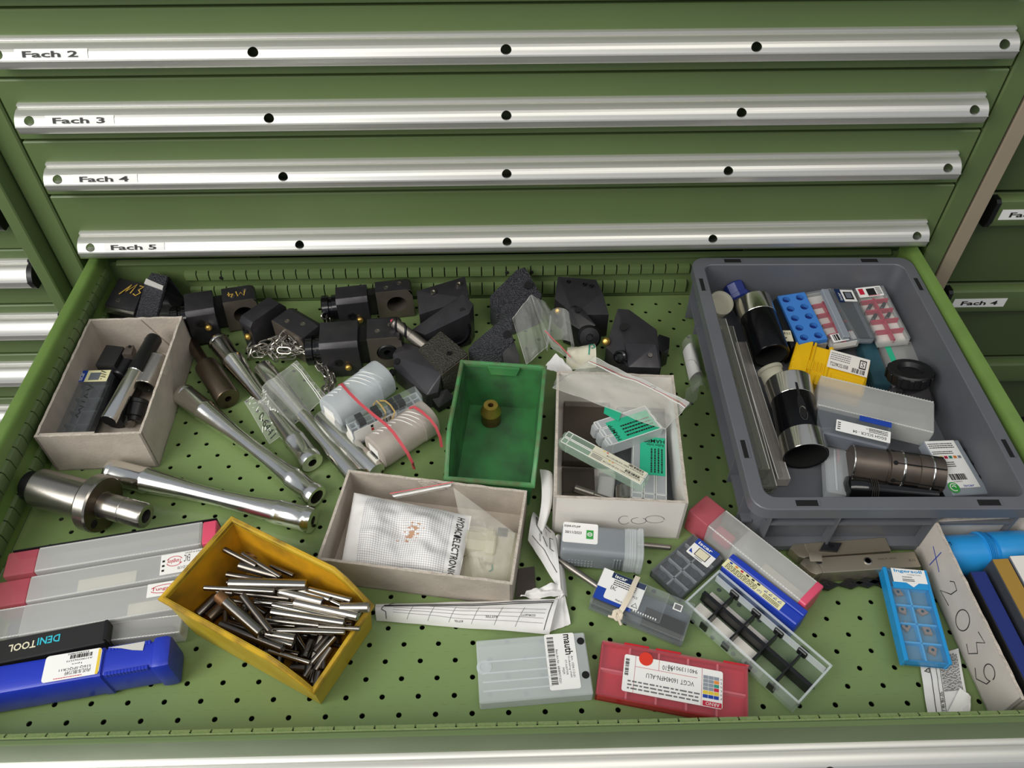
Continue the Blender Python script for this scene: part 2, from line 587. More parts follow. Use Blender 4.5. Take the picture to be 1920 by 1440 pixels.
def drawer_front(z0, h, text, label):
    """one closed drawer: steel front, grip rail with finger holes, paper strip with its name"""
    d = T('cabinet_drawer', label, 'drawer', (0, YF, z0), 'closed drawers of the middle cabinet')
    g = G().box(-0.5655, 0, 0.0012, 0.5655, 0.02, h - 0.0012, c=0.0015)
    g.obj('front_panel', 'green', d)
    r = link('grip_rail', rail_mesh(0.548, HOLES), 'alu', d, 0.5)
    if text:
        m = M.Translation((-0.5135, -0.0248, 0.0325)) @ M.Rotation(R(43), 4, 'X')
        m = M.Translation((-0.5135, -0.0249, 0.0325)) @ M.Rotation(R(58), 4, 'X')
        g = G()
        q = [(23.9, 32.6), (22.4, 35.7), (20.4, 38.3), (17.8, 40.5)]
        g.loft([[(x, -(dd + .35) / 1000, (z + .25) / 1000) for dd, z in q] for x in (-0.5135, -0.4375)], ring=False)
        s = g.obj('label_strip', 'white', d, 3)
        mm = M.Translation((-0.505, -0.0242, 0.0343)) @ M.Rotation(R(55.5), 4, 'X')
        tx(s, text, 0, 0, 0.0004, 0.0575, 0.0063, 'ink', base=mm, bold=0.022)
    return d
drawer_front(0.4135, 0.0747, '', 'green drawer front at the top edge, mostly out of view')
drawer_front(0.3385, 0.0747, 'Fach 2', 'green closed drawer labelled Fach 2, with the topmost rail in view')
drawer_front(0.2635, 0.0747, 'Fach 3', 'green closed drawer labelled Fach 3, second rail from the top')
drawer_front(0.1885, 0.0747, 'Fach 4', 'green closed drawer labelled Fach 4, third rail from the top, above the tallest front')
drawer_front(0.0885, 0.0997, 'Fach 5', 'taller green closed drawer with label Fach 5, just above the open drawer')
for z0, h in ((-0.217, 0.0997), (-0.317, 0.0997), (-0.417, 0.0997)):
    pass

# ---------------------------------------------------------------- the open drawer
HW, YB, YFR = 0.541, 0.163, -0.459
od = T('open_drawer', 'green perforated tool drawer pulled out and full of loose tools', 'drawer', (0, 0, -0.017))
om = M.Translation((0, 0, 0.017))
g = G()                                               # perforated floor: every second cell of a 17 mm grid has a hole
OX, OY, PX = -0.4515, -0.4231, 0.017
nj = int((YB - OY) / 0.0172) + 1
def cell(x0, x1, y0, y1, hole):
    if not hole:
        g.add([(x0, y0, 0), (x1, y0, 0), (x1, y1, 0), (x0, y1, 0)], [(0, 1, 2, 3)])
        return
    cx, cy = (x0 + x1) / 2, (y0 + y1) / 2
    n = 16
    out, inn, low = [], [], []
    for i in range(n):
        a = 2 * math.pi * (i + .0) / n
        dx, dy = math.cos(a), math.sin(a)
        k = min((x1 - x0) / 2 / abs(dx) if abs(dx) > 1e-6 else 9, (y1 - y0) / 2 / abs(dy) if abs(dy) > 1e-6 else 9)
        out.append((cx + dx * k, cy + dy * k, 0))
        inn.append((cx + dx * 0.0026, cy + dy * 0.0026, 0))
        low.append((cx + dx * 0.0026, cy + dy * 0.0026, -0.0014))
    g.loft([out, inn, low])
PY = 0.0172
for j in range(-2, nj + 1):
    y0 = max(YFR, OY + (j - .5) * PY)
    y1 = min(YB, OY + (j + .5) * PY)
    if y1 - y0 < 1e-4:
        continue
    for i in range(-6, 60):
        x0 = max(-HW, OX + (i - .5) * PX)
        x1 = min(HW, OX + (i + .5) * PX)
        if x1 - x0 < 1e-4:
            continue
        cell(x0, x1, y0, y1, (i + j) % 2 == 0 and y1 - y0 > .0171 and x1 - x0 > .0169 and 0 <= j < 35 and -3 <= i < 57)
g.obj('floor_panel', 'green_floor', od, 0.6, om @ M.Translation((0, 0, -0.0008)))
G().box(-HW, YFR, -0.05, HW, YB, -0.048).obj('shade_sheet', 'deep', od, 0, om)  # black sheet added under the floor so its holes look shaded
for s in (-1, 1):
    g = G()
    xs = [(0.541, 0.0), (0.541, 0.083), (0.5425, 0.0875), (0.5455, 0.0895), (0.5535, 0.0905), (0.5545, 0.0895), (0.5545, 0.0), (0.5435, 0.0)]
    g.loft([[(s * x, y, z) for x, z in xs] for y in (YFR - 0.004, YB + 0.004)], 1, 1)
    g.obj('side_wall', 'green_bright', od, 0.7, om)
g = G().box(-HW, YB, 0, HW, YB + 0.003, 0.071)
g.loft([[(x, y, z) for y, z in ((YB, 0.066), (YB - 0.003, 0.0675), (YB - 0.004, 0.0705), (YB, 0.0735), (YB + 0.004, 0.0735))] for x in (-HW + 0.012, HW - 0.012)], 0, 0, ring=False)
g.obj('back_wall', 'green', od, 0.7, om)
G().box(-HW, YFR - 0.003, 0, HW, YFR, 0.066).obj('front_wall', 'green_worn', od, 0.6, om)
def slot_strip(A, u, n, z0, z1, d, name='slotted_strip'):
    """partition strip: a bent steel strip cut by narrow slots every 17 mm, as separate teeth on a backing"""
    A, u = V(A), V(u)
    nn = V((-u.y, u.x, 0))
    g = G()
    for i in range(n):
        a = A + u * (i * 0.017 + 0.0008)
        b = A + u * ((i + 1) * 0.017 - 0.0008)
        pr = [(0, z0), (d * .5, z0 + .001), (d, z0 + 0.004), (d, z1 - 0.005), (d * .8, z1 - 0.002), (0, z1)]
        g.loft([[p + nn * q + V((0, 0, z)) for q, z in pr] for p in (a, b)], 1, 1)
    o = g.obj(name, 'green_worn' if A.y < -.4 and u.x > .5 else 'green', od, 0.7, om)
    b0 = A + nn * 0.0006
    b1 = A + u * n * 0.017 + nn * 0.0006
    G().loft([[p + V((0, 0, z)) for z in (z0 + .0005, z1 - .0005)] for p in (b0, b1)], ring=False).obj('slot_backing', 'deep', o, 0)
    return o
slot_strip((0.254, YB, 0), (-1, 0, 0), 41, 0.040, 0.0565, 0.006)
slot_strip((0.254, YB, 0), (-1, 0, 0), 41, 0.006, 0.0285, 0.006)
slot_strip((-HW, YB - 0.012, 0), (0, -1, 0), 35, 0.052, 0.0735, 0.004)
slot_strip((-HW, YB - 0.012, 0), (0, -1, 0), 35, 0.012, 0.034, 0.004)
slot_strip((HW, YFR + 0.02, 0), (0, 1, 0), 10, 0.052, 0.0735, 0.004)
slot_strip((-0.53, YFR, 0), (1, 0, 0), 62, 0.050, 0.0675, 0.004)
for x, z in ((-0.393, 0.048), (0.0, 0.050), (0.034, 0.050)):
    G().lathe([(0.0028, 0), (0.0024, 0.0012)], 14, M.Translation((x, YB - 0.006, z)) @ M.Rotation(R(90), 4, 'X')).obj('rivet', 'black_matte', od, 0.6, om)
g = G().box(-0.5655, YFR - 0.008, -0.017, 0.5655, YFR - 0.003, 0.0705, c=0.001)
g.obj('front_panel', 'green', od, 0.6, om)
link('grip_rail', rail_mesh(0.548, HOLES), 'alu', od, 0.5, om @ M.Translation((0, YFR - 0.008, -0.017)))

# ---------------------------------------------------------------- left neighbour
lc = T('tool_cabinet', 'green drawer cabinet at the left edge with bright rails and black end caps', 'cabinet', (-1.16, 0.124, -0.8))
lm = M.Translation((1.16, -0.124, 0.8))
cpart(lc, 'corner_post', 'green', (-0.6165, 0.124, -0.78, -0.5995, 0.20, 0.56), c=0.0016, mtx=lm)
cpart(lc, 'corner_post', 'green', (-1.73, 0.124, -0.78, -1.706, 0.20, 0.56), c=0.0016, mtx=lm)
cpart(lc, 'side_panel', 'green_dark', (-0.603, 0.19, -0.78, -0.600, 0.85, 0.56), mtx=lm)
cpart(lc, 'inside', 'deep', (-1.70, 0.20, -0.78, -0.62, 0.205, 0.56), mtx=lm)
def left_drawer(z0, h, label):
    d = T('cabinet_drawer', label, 'drawer', (-1.16, 0.153, z0), 'drawers of the left cabinet')
    G().box(-0.541, 0, 0.001, 0.541, 0.02, h - 0.001, c=0.0014).obj('front_panel', 'green', d)
    link('grip_rail', rail_mesh(0.524, [-.2658, 0, .2658]), 'alu', d, 0.5, M.Translation((0, 0, h * 0.22)) @ M.Scale(1.25, 4, (0, 0, 1)))
    for s in (-1, 1):
        g = G()
        pr = [(p[0] * 1.06, p[1] * 1.25 + 0.0) for p in RAILP]
        g.loft([[(s * x, -dd / 1000, z / 1000 + h * 0.22) for dd, z in pr] for x in (0.5241, 0.531)], 1, 1)
        g.obj('end_cap', 'black', d)
for i, (z0, lbl) in enumerate(((0.104, 'left cabinet drawer with its rail end just showing, highest of the four'),
                               (0.0095, 'left cabinet drawer whose rail shows its whole black end cap'),
                               (-0.0865, 'left cabinet drawer with rail ending at the open drawer, third from the top'),
                               (-0.183, 'left cabinet drawer with its rail ending beside the cardboard box, fourth from the top'),
                               (-0.2795, 'left cabinet drawer lowest in view, only its front showing at the edge'))):
    left_drawer(z0, 0.0945, lbl)

# ---------------------------------------------------------------- right neighbour
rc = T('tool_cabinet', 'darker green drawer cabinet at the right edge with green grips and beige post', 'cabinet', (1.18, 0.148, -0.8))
rm_ = M.Translation((-1.18, -0.148, 0.8))
cpart(rc, 'corner_post', 'beige_post', (0.5995, 0.149, -0.78, 0.6205, 0.22, 0.56), c=0.001, mtx=rm_)
cpart(rc, 'side_panel', 'green_dark', (0.600, 0.215, -0.78, 0.603, 0.85, 0.56), mtx=rm_)
cpart(rc, 'inside', 'deep', (0.63, 0.225, -0.78, 1.74, 0.23, 0.56), mtx=rm_)
def right_drawer(z0, h, text, label):
    d = T('cabinet_drawer', label, 'drawer', (1.18, 0.185, z0), 'drawers of the right cabinet')
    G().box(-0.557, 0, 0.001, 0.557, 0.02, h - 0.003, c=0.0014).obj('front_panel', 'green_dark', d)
    g = G()
    pr = [(0, h - 0.004), (-0.012, h - 0.003), (-0.016, h - 0.006), (-0.0165, h - 0.036), (-0.013, h - 0.046), (-0.004, h - 0.048), (0, h - 0.047)]
    g.loft([[(x, y, z) for y, z in pr] for x in (-0.528, 0.528)], 1, 1)
    g.obj('grip', 'green', d, 0.9)
    G().loft([[(x, y * 1.1, z - 0.001) for y, z in pr] for x in (-0.5345, -0.5282)], 1, 1).obj('end_cap', 'black', d)
    if text:
        s = G().box(-0.5215, -0.0171, h - 0.0335, -0.443, -0.0166, h - 0.0175).obj('label_strip', 'white', d, 0)
        tx(s, text, 0, 0, 0.0003, 0.054, 0.008, 'ink', base=M.Translation((-0.509, -0.0172, h - 0.0295)) @ M.Rotation(R(90), 4, 'X'), bold=0.022)
right_drawer(0.152, 0.156, '', 'right cabinet drawer without a visible label, at the top right edge')
right_drawer(-0.004, 0.156, 'Fach 3', 'right cabinet drawer whose label is cut off by the frame after Fa')
right_drawer(-0.160, 0.156, 'Fach 4', 'right cabinet drawer with the white label Fach 4 on a green grip')
right_drawer(-0.316, 0.156, '', 'right cabinet drawer lowest at the right edge, in shade')

# ---------------------------------------------------------------- builders for kinds that come back
def card_box(name, label, A, B, Cc, H, m, t=0.0028, flap=None, mark=None):
    """open cardboard box: bottom, four wall panels with fuzzy cut edges"""
    mt, L, W = frame(A, B, Cc, H)
    d = T(name, label, 'box', mt)
    G().box(0, 0, 0, L, W, 0.002).obj('bottom', m, d)
    rn = random.Random(int(L * 1e5))
    def wall(x0, y0, x1, y1):
        ln = math.hypot(x1 - x0, y1 - y0)
        ux, uy = (x1 - x0) / ln, (y1 - y0) / ln
        n = max(6, int(ln / 0.008))
        g = G()
        L_ = []
        for i in range(n + 1):
            q = ln * i / n
            z = H - rn.random() * 0.0012
            px, py = x0 + ux * q, y0 + uy * q
            nx_, ny_ = -uy * t, ux * t
            L_.append([(px, py, 0.0005), (px, py, z), (px + nx_, py + ny_, z - rn.random() * 0.0006), (px + nx_, py + ny_, 0.0005)])
        g.loft(L_, 1, 1)
        o = g.obj('side_panel', m, d, 0.5)
        e = G()
        e.loft([[V(l[1]) + V((0, 0, .0001)), V(l[1]) + V((ux * 0, 0, .0006)), V(l[2]) + V((0, 0, .0008)), V(l[2]) + V((0, 0, .0001))] for l in L_], 1, 1)
        e.obj('cut_edge', 'card_edge', o, 0)
        return o
    wall(0, 0, L, 0)
    wall(L, 0, L, W)
    wall(L, W, 0, W)
    wall(0, W, 0, 0)
    return d, L, W, H
def bin_(name, label, mt, L, W, H, m, mi, mr, front=0.5, slope=0.35):
    """stacking bin: tapered body with a rolled rim; the front wall is lower and the side rims slope down to it"""
    d = T(name, label, 'bin', mt)
    t = 0.0022
    def rim(y):
        if y > W * slope:
            return H
        return H * (front + (1 - front) * (y / (W * slope)) ** 1.0)
    N = 12
    tp = 0.006
    def loop(ins, zf, rims):
        pts = []
        ys = [W * i / N for i in range(N + 1)]
        def pt(x, y, zr):
            k = zr / H
            sx = tp * (1 - k)
            xx = min(max(x, sx + ins), L - sx - ins)
            yy = min(max(y, sx + ins), W - sx - ins)
            return (xx, yy, zr)
        for y in ys:
            pts.append(pt(0, y, zf(y)))
        for i in range(1, 6):
            pts.append(pt(L * i / 6, W, zf(W)))
        for y in ys[::-1]:
            pts.append(pt(L, y, zf(y)))
        for i in range(5, 0, -1):
            pts.append(pt(L * i / 6, 0, zf(0)))
        return pts
    g = G()
    rr_ = lambda y: rim(y)
    g.loft([loop(0, lambda y: 0, 0), loop(0, rr_, 0), loop(t, rr_, 0), loop(t, lambda y: 0.003, 0)], 1, 1)
    g.obj('body', m, d, 0.5)
    g = G()
    lp = loop(-0.0, rr_, 0)
    ou = []
    for p in lp:
        ou.append(p)
    cx, cy = L / 2, W / 2
    def off(p, k, dz):
        x, y, z = p
        sx = -k if x < 0.01 else (k if x > L - 0.01 else 0)
        sy = -k if y < 0.01 else (k if y > W - 0.01 else 0)
        return (x + sx, y + sy, z + dz)
    g.loft([[off(p, 0, -0.004) for p in lp], [off(p, 0.0022, -0.004) for p in lp], [off(p, 0.0024, -0.0008) for p in lp], [off(p, 0.0014, 0.0006) for p in lp], [off(p, -0.0012, 0.0006) for p in lp], [off(p, -0.0026, -0.001) for p in lp], [off(p, -0.0026, -0.004) for p in lp]])
    g.obj('rim', mr, d, 0.7)
    g = G()
    g.loft([loop(t + .0003, lambda y: 0.0034, 0), loop(t + .0003, lambda y: rr_(y) * 0.97 - .003, 0)], 1, 0)
    g.obj('lining', mi, d, 0.5)
    return d
def ins_case(name, label, A, B, Cc, H, base='grey_case', lid='case_grey', nx=5, ny=2, pocket='pocket', lidh=0.35, cat='case', group=None, wall=0.0016, dz=0.0, divm=None):
    """flat insert case: tray with rows of pockets under a see-through lid"""
    mt, L, W = frame(A, B, Cc, H)
    d = T(name, label, cat, mt, group)
    g = G()
    b = H * (1 - lidh)
    g.box(0, 0, 0, L, W, b * 0.35, c=0.0008)
    g.box(0, 0, 0, wall, W, b)
    g.box(L - wall, 0, 0, L, W, b)
    g.box(0, 0, 0, L, wall, b)
    g.box(0, W - wall, 0, L, W, b)
    g.obj('base', base, d, 0.4)
    g = G()
    for i in range(1, nx):
        g.box(L * i / nx - 0.0009, wall, b * .35, L * i / nx + 0.0009, W - wall, b * .96)
    for i in range(1, ny):
        g.box(wall, W * i / ny - 0.0009, b * .35, L - wall, W * i / ny + 0.0009, b * .96)
    if nx > 1 or ny > 1:
        g.obj('dividers', divm or base, d, 0)
    if pocket:
        G().box(wall, wall, b * .35, L - wall, W - wall, b * .35 + 0.0004).obj('pocket_floor', pocket, d, 0)
    g = G()
    g.box(0.0004, 0.0004, H - 0.0012, L - .0004, W - .0004, H, c=0.0005)
    for bx in ((0, 0, b, L, 0.001, H - .0012), (0, W - .001, b, L, W, H - .0012), (0, .001, b, .001, W - .001, H - .0012), (L - .001, .001, b, L, W - .001, H - .0012)):
        g.box(*bx)
    g.obj('lid', lid, d, 0.4)
    return d, L, W, H
def long_case(name, label, A, B, Cc, H, body='frost', m0=None, m1=None, e0=0.0, e1=0.0, teeth=True, sleeve=0.0, group=None, cat='case', c=0.003, core=None):
    """square telescopic tube: body, coloured end plugs, rack of small teeth along its edges"""
    mt, L, W = frame(A, B, Cc, H)
    d = T(name, label, cat, mt, group)
    x0, x1 = e0, L - e1
    def tube(xa, xb, q=0.0):
        g = G()
        lp = lambda x, i: [(x, W / 2 + p[0], H / 2 + p[1]) for p in [(a, b) for a, b, _ in rr(W / 2 - i, H / 2 - i, c, 0)]]
        g.loft([lp(xa, q + .0008), lp(xa + 0.001, q), lp(xb - 0.001, q), lp(xb, q + .0008)], 1, 1)
        return g
    tube(x0, x1).obj('body', body, d, 0.5)
    if e0:
        tube(0, e0).obj('end_plug', m0, d, 0.5)
    if e1:
        tube(L - e1, L).obj('end_plug', m1 or m0, d, 0.5)
    if core:
        G().box(x0 + .01, W * .25, H * .12, x1 - .01, W * .75, H * .5, c=0.002).obj('tool_inside', core, d)
    if sleeve:
        g = tube(sleeve, L - e1 - .002, -0.0006)
        g.obj('sliding_sleeve', body, d, 0.5)
    g = G()
    for yy in (c * .3, W - c * .3 - .0008):
        g.box(x0 + .001, yy, H - c * .35, x1 - .001, yy + .0008, H - c * .35 + .0006)
    g.obj('edge_line', 'white', d, 0)
    if teeth:
        g = G()
        n = int((x1 - x0) / 0.0032)
        for i in range(n):
            x = x0 + (i + .2) * (x1 - x0) / n
            g.box(x, 0.0006, H - 0.0012, x + 0.0016, 0.0018, H + 0.0004)
            g.box(x, W - 0.0018, H - 0.0012, x + 0.0016, W - .0006, H + 0.0004)
        g.obj('teeth', body, d, 0)['kind'] = 'stuff'
    return d, L, W, H
def turned(name, label, A, B, prof, m, cat, bore=0.0, bore_d=0.02, group=None, n=32):
    """round part along A-B; prof is (radius, position 0..1); an open bore at the far end B"""
    mt, ln = axis(A, B)
    d = T(name, label, cat, mt, group)
    L = [(r, t * ln) for r, t in prof]
    g = G()
    if bore:
        L2 = L + [(bore, ln), (bore, ln - bore_d)]
        g.lathe(L2, n)
    else:
        g.lathe(L, n)
    g.obj('body', m, d, 0.5)
    if bore:
        G().lathe([(bore * .98, ln - bore_d + .0002), (bore * .98, ln - bore_d + .0004)], n).obj('bore', 'deep', d, 0)
    return d, ln
def holder(label, pos, yaw, pw=0.045, bw=0.052, dp=0.05, h=0.05, boff=0.012, bh=0.046, bore=0.0125, roll=0, pitch=0, core=False, nozzle=True, shank='L', mark=None, m='steel_black', nz=.32):
    """driven lathe tool block: clamp plate with round shank, bore block with blind bore, brass coolant ball and screws"""
    mt = M.Translation(V(pos)) @ M.Rotation(R(yaw), 4, 'Z') @ M.Rotation(R(roll), 4, 'Y') @ M.Rotation(R(pitch), 4, 'X')
    d = T('tool_block', label, 'tool block', mt, 'black tool blocks along the back of the drawer')
    g = G()
    ch = 0.006
    g.hull([(x, y, z) for x in (0, pw) for y, z in ((0, 0), (0, h - ch), (ch, h), (dp - .008, h), (dp, h - .012), (dp, 0))], 0.0008)
    g.obj('clamp_plate', m, d, 0.5)
    x0, x1 = pw + .011, pw + bw
    G().box(pw - .001, boff + .012, 0, x0 + .001, dp, bh * .74).obj('web', m, d, 0)
    g = G()
    rc = .007
    prof_ = [(x0, 0), (x1, 0), (x1, bh - rc), (x1 - rc * .3, bh - rc * .3), (x1 - rc, bh), (x0, bh)]
    g.loft([[(x, y, z) for x, z in prof_] for y in (boff + .0012, dp - .004)] + [[(x, dp + .003, z * .9) for x, z in prof_]], 0, 1)
    b = g.obj('bore_block', m, d, 0.5)
    g = G()
    n = 24
    cx_, cz_ = (x0 + x1) / 2 + .002, bh * .5
    sub = G().holeplate(x0, x1, 0, bh, cx_, cz_, bore, boff, 0.03)
    g.add([(min(p[0], x1 - max(0, p[2] - (bh - rc)) * .8) if p[0] > cx_ else p[0], p[1], p[2]) for p in sub.v], sub.f)
    g.loft([[(x, y, z) for x, z in prof_] for y in (boff, boff + .0012)])
    g.obj('bore_face', 'bore_face', b, 0.5)
    G().lathe([(bore - .0002, 0), (bore - .0002, 0.0006)], 24, M.Translation(((x0 + x1) / 2 + .002, boff + .029, bh * .5)) @ M.Rotation(R(90), 4, 'X')).obj('bore', 'deep', b, 0)
    if core:
        G().lathe([(bore * .97, 0), (bore * .97, .024), (bore * .8, .026), (bore * .35, .026), (bore * .35, 0.01)], 28, M.Translation(((x0 + x1) / 2 + .002, boff + .026, bh * .5)) @ M.Rotation(R(90), 4, 'X')).obj('collet_nut', 'black', d, 0.5)
    if shank == 'L':
        g = G().lathe([(0.019, 0), (0.019, 0.007), (0.017, 0.008), (0.017, 0.011), (0.0195, 0.012), (0.0195, 0.02), (0.0185, 0.021)], 32, M.Translation((0, dp * .5, h * .45)) @ M.Rotation(R(-90), 4, 'Y'))
        g.obj('shank', 'black_gloss', d, 0.5)
    if nozzle:
        q = M.Translation((pw * .42, 0, h * (nz + .13))) @ M.Rotation(R(90), 4, 'X')
        G().lathe([(0.0055, 0), (0.0055, .0012), (0.003, .0014), (0.003, .0004)], 20, q).obj('socket_screw', 'black', d, 0.5)
        q = M.Translation((pw * .66, 0, h * nz)) @ M.Rotation(R(90), 4, 'X')
        G().lathe([(0.0034, 0), (0.0044, .0015), (0.0046, .003), (0.0038, .005), (0.002, .0062), (0.001, .0064)], 18, q).obj('coolant_ball', 'brass', d, 0.9)
    for k, (sx, sy) in enumerate(((.25, .35), (.55, .6))):
        q = M.Translation((x0 + bw * sx, boff + (dp - boff) * sy, bh))
        G().lathe([(0.0034, 0), (0.0034, .0005), (0.0022, .0006), (0.0022, .0001)], 16, q).obj('set_screw', 'steel_dull', d, 0.5)
    return d
def block(label, tops, z0, m='cast', bev=0.0012, cat='tool block'):
    """irregular tool block: cast body standing under a polygon of top points"""
    c = sum((V(p) for p in tops), V()) / len(tops)
    c.z = z0
    d = T('tool_block', label, cat, c, 'black tool blocks along the back of the drawer')
    i = M.Translation(-c)
    G().drop([i @ V(p) for p in tops], 0, bev).obj('body', m, d, 0.4)
    return d, i
def disc(par, name, at, nrm, prof, m, n=24, i=None):
    p = (i @ V(at)) if i else V(at)
    q = M.Translation(p) @ V(nrm).to_track_quat('Z', 'Y').to_matrix().to_4x4()
    return G().lathe(prof, n, q).obj(name, m, par, 0.5)
def small_print(par, x0, y0, x1, y1, z, rows, m='ink_grey', seed=3, name='small_print'):
    """lines of print too small to read"""
    rn = random.Random(seed)
    g = G()
    ph = (y1 - y0) / rows
    for r in range(rows):
        x = x0
        y = y1 - (r + .75) * ph
        while x < x1:
            w_ = min(rn.uniform(.02, .09) * (x1 - x0) + .0004, x1 - x)
            g.box(x, y, z, x + w_, y + ph * .42, z + .0001)
            x += w_ + .02 * (x1 - x0)
    return g.obj(name, m, par, 0)
def brand_label(d, x0, y0, x1, y1, z, rot=0, word='iscar'):
    """white and blue paper label with a word, a square window print and an arrow; laid out in its own frame"""
    w_, h_ = x1 - x0, y1 - y0
    l = plate(d, 'label', x0, y0, x1, y1, z, 'white', c=0.001)
    return l

# ================================================================ things in the drawer
# ---- cardboard box, left, and what is in it
bx, L, W, H = card_box('cardboard_box', 'grey cardboard box in the back left corner holding a round bar holder', V((-0.5312, -0.1327, 0.0620)), V((-0.4136, -0.1327, 0.0620)), V((-.5355, .0613, .062)), 0.062, 'card')
g = G()
g.loft([[(L * .52, W - .0032, .001), (L * .80, W - .0032, .001), (L * .56, W - .0032, H - .001)], [(L * .52, W - .0046, .001), (L * .80, W - .0046, .001), (L * .56, W - .0046, H - .001)]], 1, 1)
g.obj('inner_flap', 'card', bx, 0)
G().box(.004, .0032, H - .004, L * .55, .0055, H - .0005).obj('inner_flap', 'card', bx, 0)
g = G()
g.loft([[(L + .0003, W * .48 + a, H - .001 + b) for a, b in ((0, 0), (.006, -.010), (.018, -.013), (.030, -.010), (.036, 0))], [(L - .0034, W * .48 + a, H - .001 + b) for a, b in ((0, 0), (.006, -.010), (.018, -.013), (.030, -.010), (.036, 0))]], 1, 1)
g.obj('thumb_flap', 'card_edge', bx, 0)
d, L, W, H = ins_case('insert_case', 'grey insert case scribbled in black pen inside the left cardboard box', V((-0.5353, -0.1062, 0.0340)), V((-0.4949, -0.1039, 0.0340)), V((-0.5368, -0.0023, 0.0340)), 0.020, 'grey_case', 'smoke', 2, 5)
z = H + .0001
l = plate(d, 'label', W * 0 + .001, W * .80, L * .98, W * .985, z, 'sticker_yellow')
plate(l, 'blue_band', .001, W * .80, L * .30, W * .985, z + .0003, 'label_blue', .0002)
tx(l, 'iscar', L * .23, W * .82, z + .0006, W * .13, L * .14, 'white', 90)
plate(l, 'printed_square', L * .40, W * .825, L * .72, W * .945, z + .0003, 'slate', .0002)
pen(l, [[(L * .70, W * .97), (L * .86, W * .94), (L * .72, W * .925), (L * .9, W * .90), (L * .74, W * .88), (L * .9, W * .865)], [(L * .78, W * .84), (L * .80, W * .835)]], z + .0007, .0014)
pen(d, [[(L * .5, W * .74), (L * .66, W * .70), (L * .5, W * .66)], [(L * .58, W * .60), (L * .5, W * .57), (L * .62, W * .54)], [(L * .5, W * .49), (L * .63, W * .47)], [(L * .5, W * .42), (L * .64, W * .40), (L * .52, W * .36), (L * .60, W * .31), (L * .5, W * .28), (L * .6, W * .24)]], z + .0003, .0009)
d, ln = turned('bar_holder', 'round boring bar holder, half black and half bright steel, in the left cardboard box', V((-0.4517, 0.0408, 0.0460)), V((-0.4702, -0.0917, 0.0400)), [(.0086, 0), (.0096, .02), (.0096, .44), (.0092, .445), (.0092, .985), (.0086, 1)], 'chrome', 'bar holder', .0058, .004)
G().lathe([(.0088, -.0004), (.0098, .002), (.0098, ln * .44)], 32).obj('black_sleeve', 'black', d, 0.5)
G().lathe([(.0088, ln + .0001), (.0088, ln + .0004)], 32).obj('end_face', 'black', d, 0)
disc(d, 'set_screw', (-.0065, .0072, .008), (-.65, .72, 0), [(.002, 0), (.002, .0006), (.0012, .0007), (.0012, 0)], 'steel_dull', 14)
d, ln = turned('slotted_sleeve', 'bright slotted steel sleeve beside the bar holder in the left cardboard box', V((-0.4415, 0.0141, 0.0360)), V((-0.4477, -0.0315, 0.0320)), [(.0125, 0), (.0138, .05), (.0132, .1), (.0132, .97), (.0125, 1)], 'steel', 'sleeve', .0105, .03)
q = M.Rotation(R(-100), 4, 'Z')
g = G()
g.loft([[(.0136 * math.cos(a), .0136 * math.sin(a), t) for t in (ln * .22, ln * .16, ln * .22)] for a in (-.01, .01)], 0, 0)
G().box(-.0045, -.0139, ln * .12, .0045, -.012, ln * .82, c=.0004).obj('slot', 'deep', d)
turned('black_cylinder', 'large black filler bar added to darken the left cardboard box under the bar holder', V((-0.4712, 0.0078, 0.0160)), V((-0.4791, -0.0721, 0.0140)), [(.0115, 0), (.0125, .03), (.0125, .97), (.0115, 1)], 'black_matte', 'sleeve')  # black filler added for the dark interior of the box
turned('black_cylinder', 'short black filler bar added beside the insert case to darken the left cardboard box', V((-0.5004, -0.0045, 0.0140)), V((-0.5018, -0.0596, 0.0120)), [(.009, 0), (.010, .04), (.010, .96), (.009, 1)], 'black', 'sleeve')  # another filler, put in to keep the box interior dark
d, i = block('black square clamping block at the back of the left cardboard box', [V((-0.5163, 0.0006, 0.0400)), V((-0.4921, -0.0008, 0.0400)), V((-0.4884, 0.0302, 0.0420)), V((-0.5127, 0.0347, 0.0420))], 0.003, 'black_matte')
G().drop([i @ V(p) for p in (V((-0.4869, 0.0158, 0.0430)), V((-0.4749, 0.0155, 0.0430)), V((-0.4758, 0.0308, 0.0440)), V((-0.4853, 0.0291, 0.0440)))], .03, .0006).obj('steel_tab', 'steel_brown', d)
disc(d, 'screw', V((-0.4800, 0.0275, 0.0445)), (0, 0, 1), [(.002, 0), (.002, .0008), (.0011, .0009), (.0011, .0003)], 'black', 14, i)
turned('black_cylinder', 'small black round sleeve lying behind the bar holder in the left cardboard box', V((-0.4826, 0.0307, 0.0280)), V((-0.4913, -0.0049, 0.0240)), [(.008, 0), (.0095, .05), (.0095, .95), (.008, 1)], 'black', 'sleeve')
turned('collet', 'black flanged collet in the front right corner of the left cardboard box', V((-0.4516, -0.0471, 0.0260)), V((-0.4548, -0.0718, 0.0160)), [(.0108, 0), (.012, .04), (.012, .2), (.0108, .22), (.0108, .8), (.008, .82), (.008, 1)], 'black', 'collet')
turned('retention_knob', 'small steel stud lying under the black collet in the left cardboard box', V((-0.4591, -0.0750, 0.0120)), V((-0.4672, -0.0630, 0.0120)), [(.004, 0), (.006, .1), (.006, .4), (.0045, .45), (.0045, .8), (.0062, .82), (.0062, 1)], 'steel_dull', 'stud')

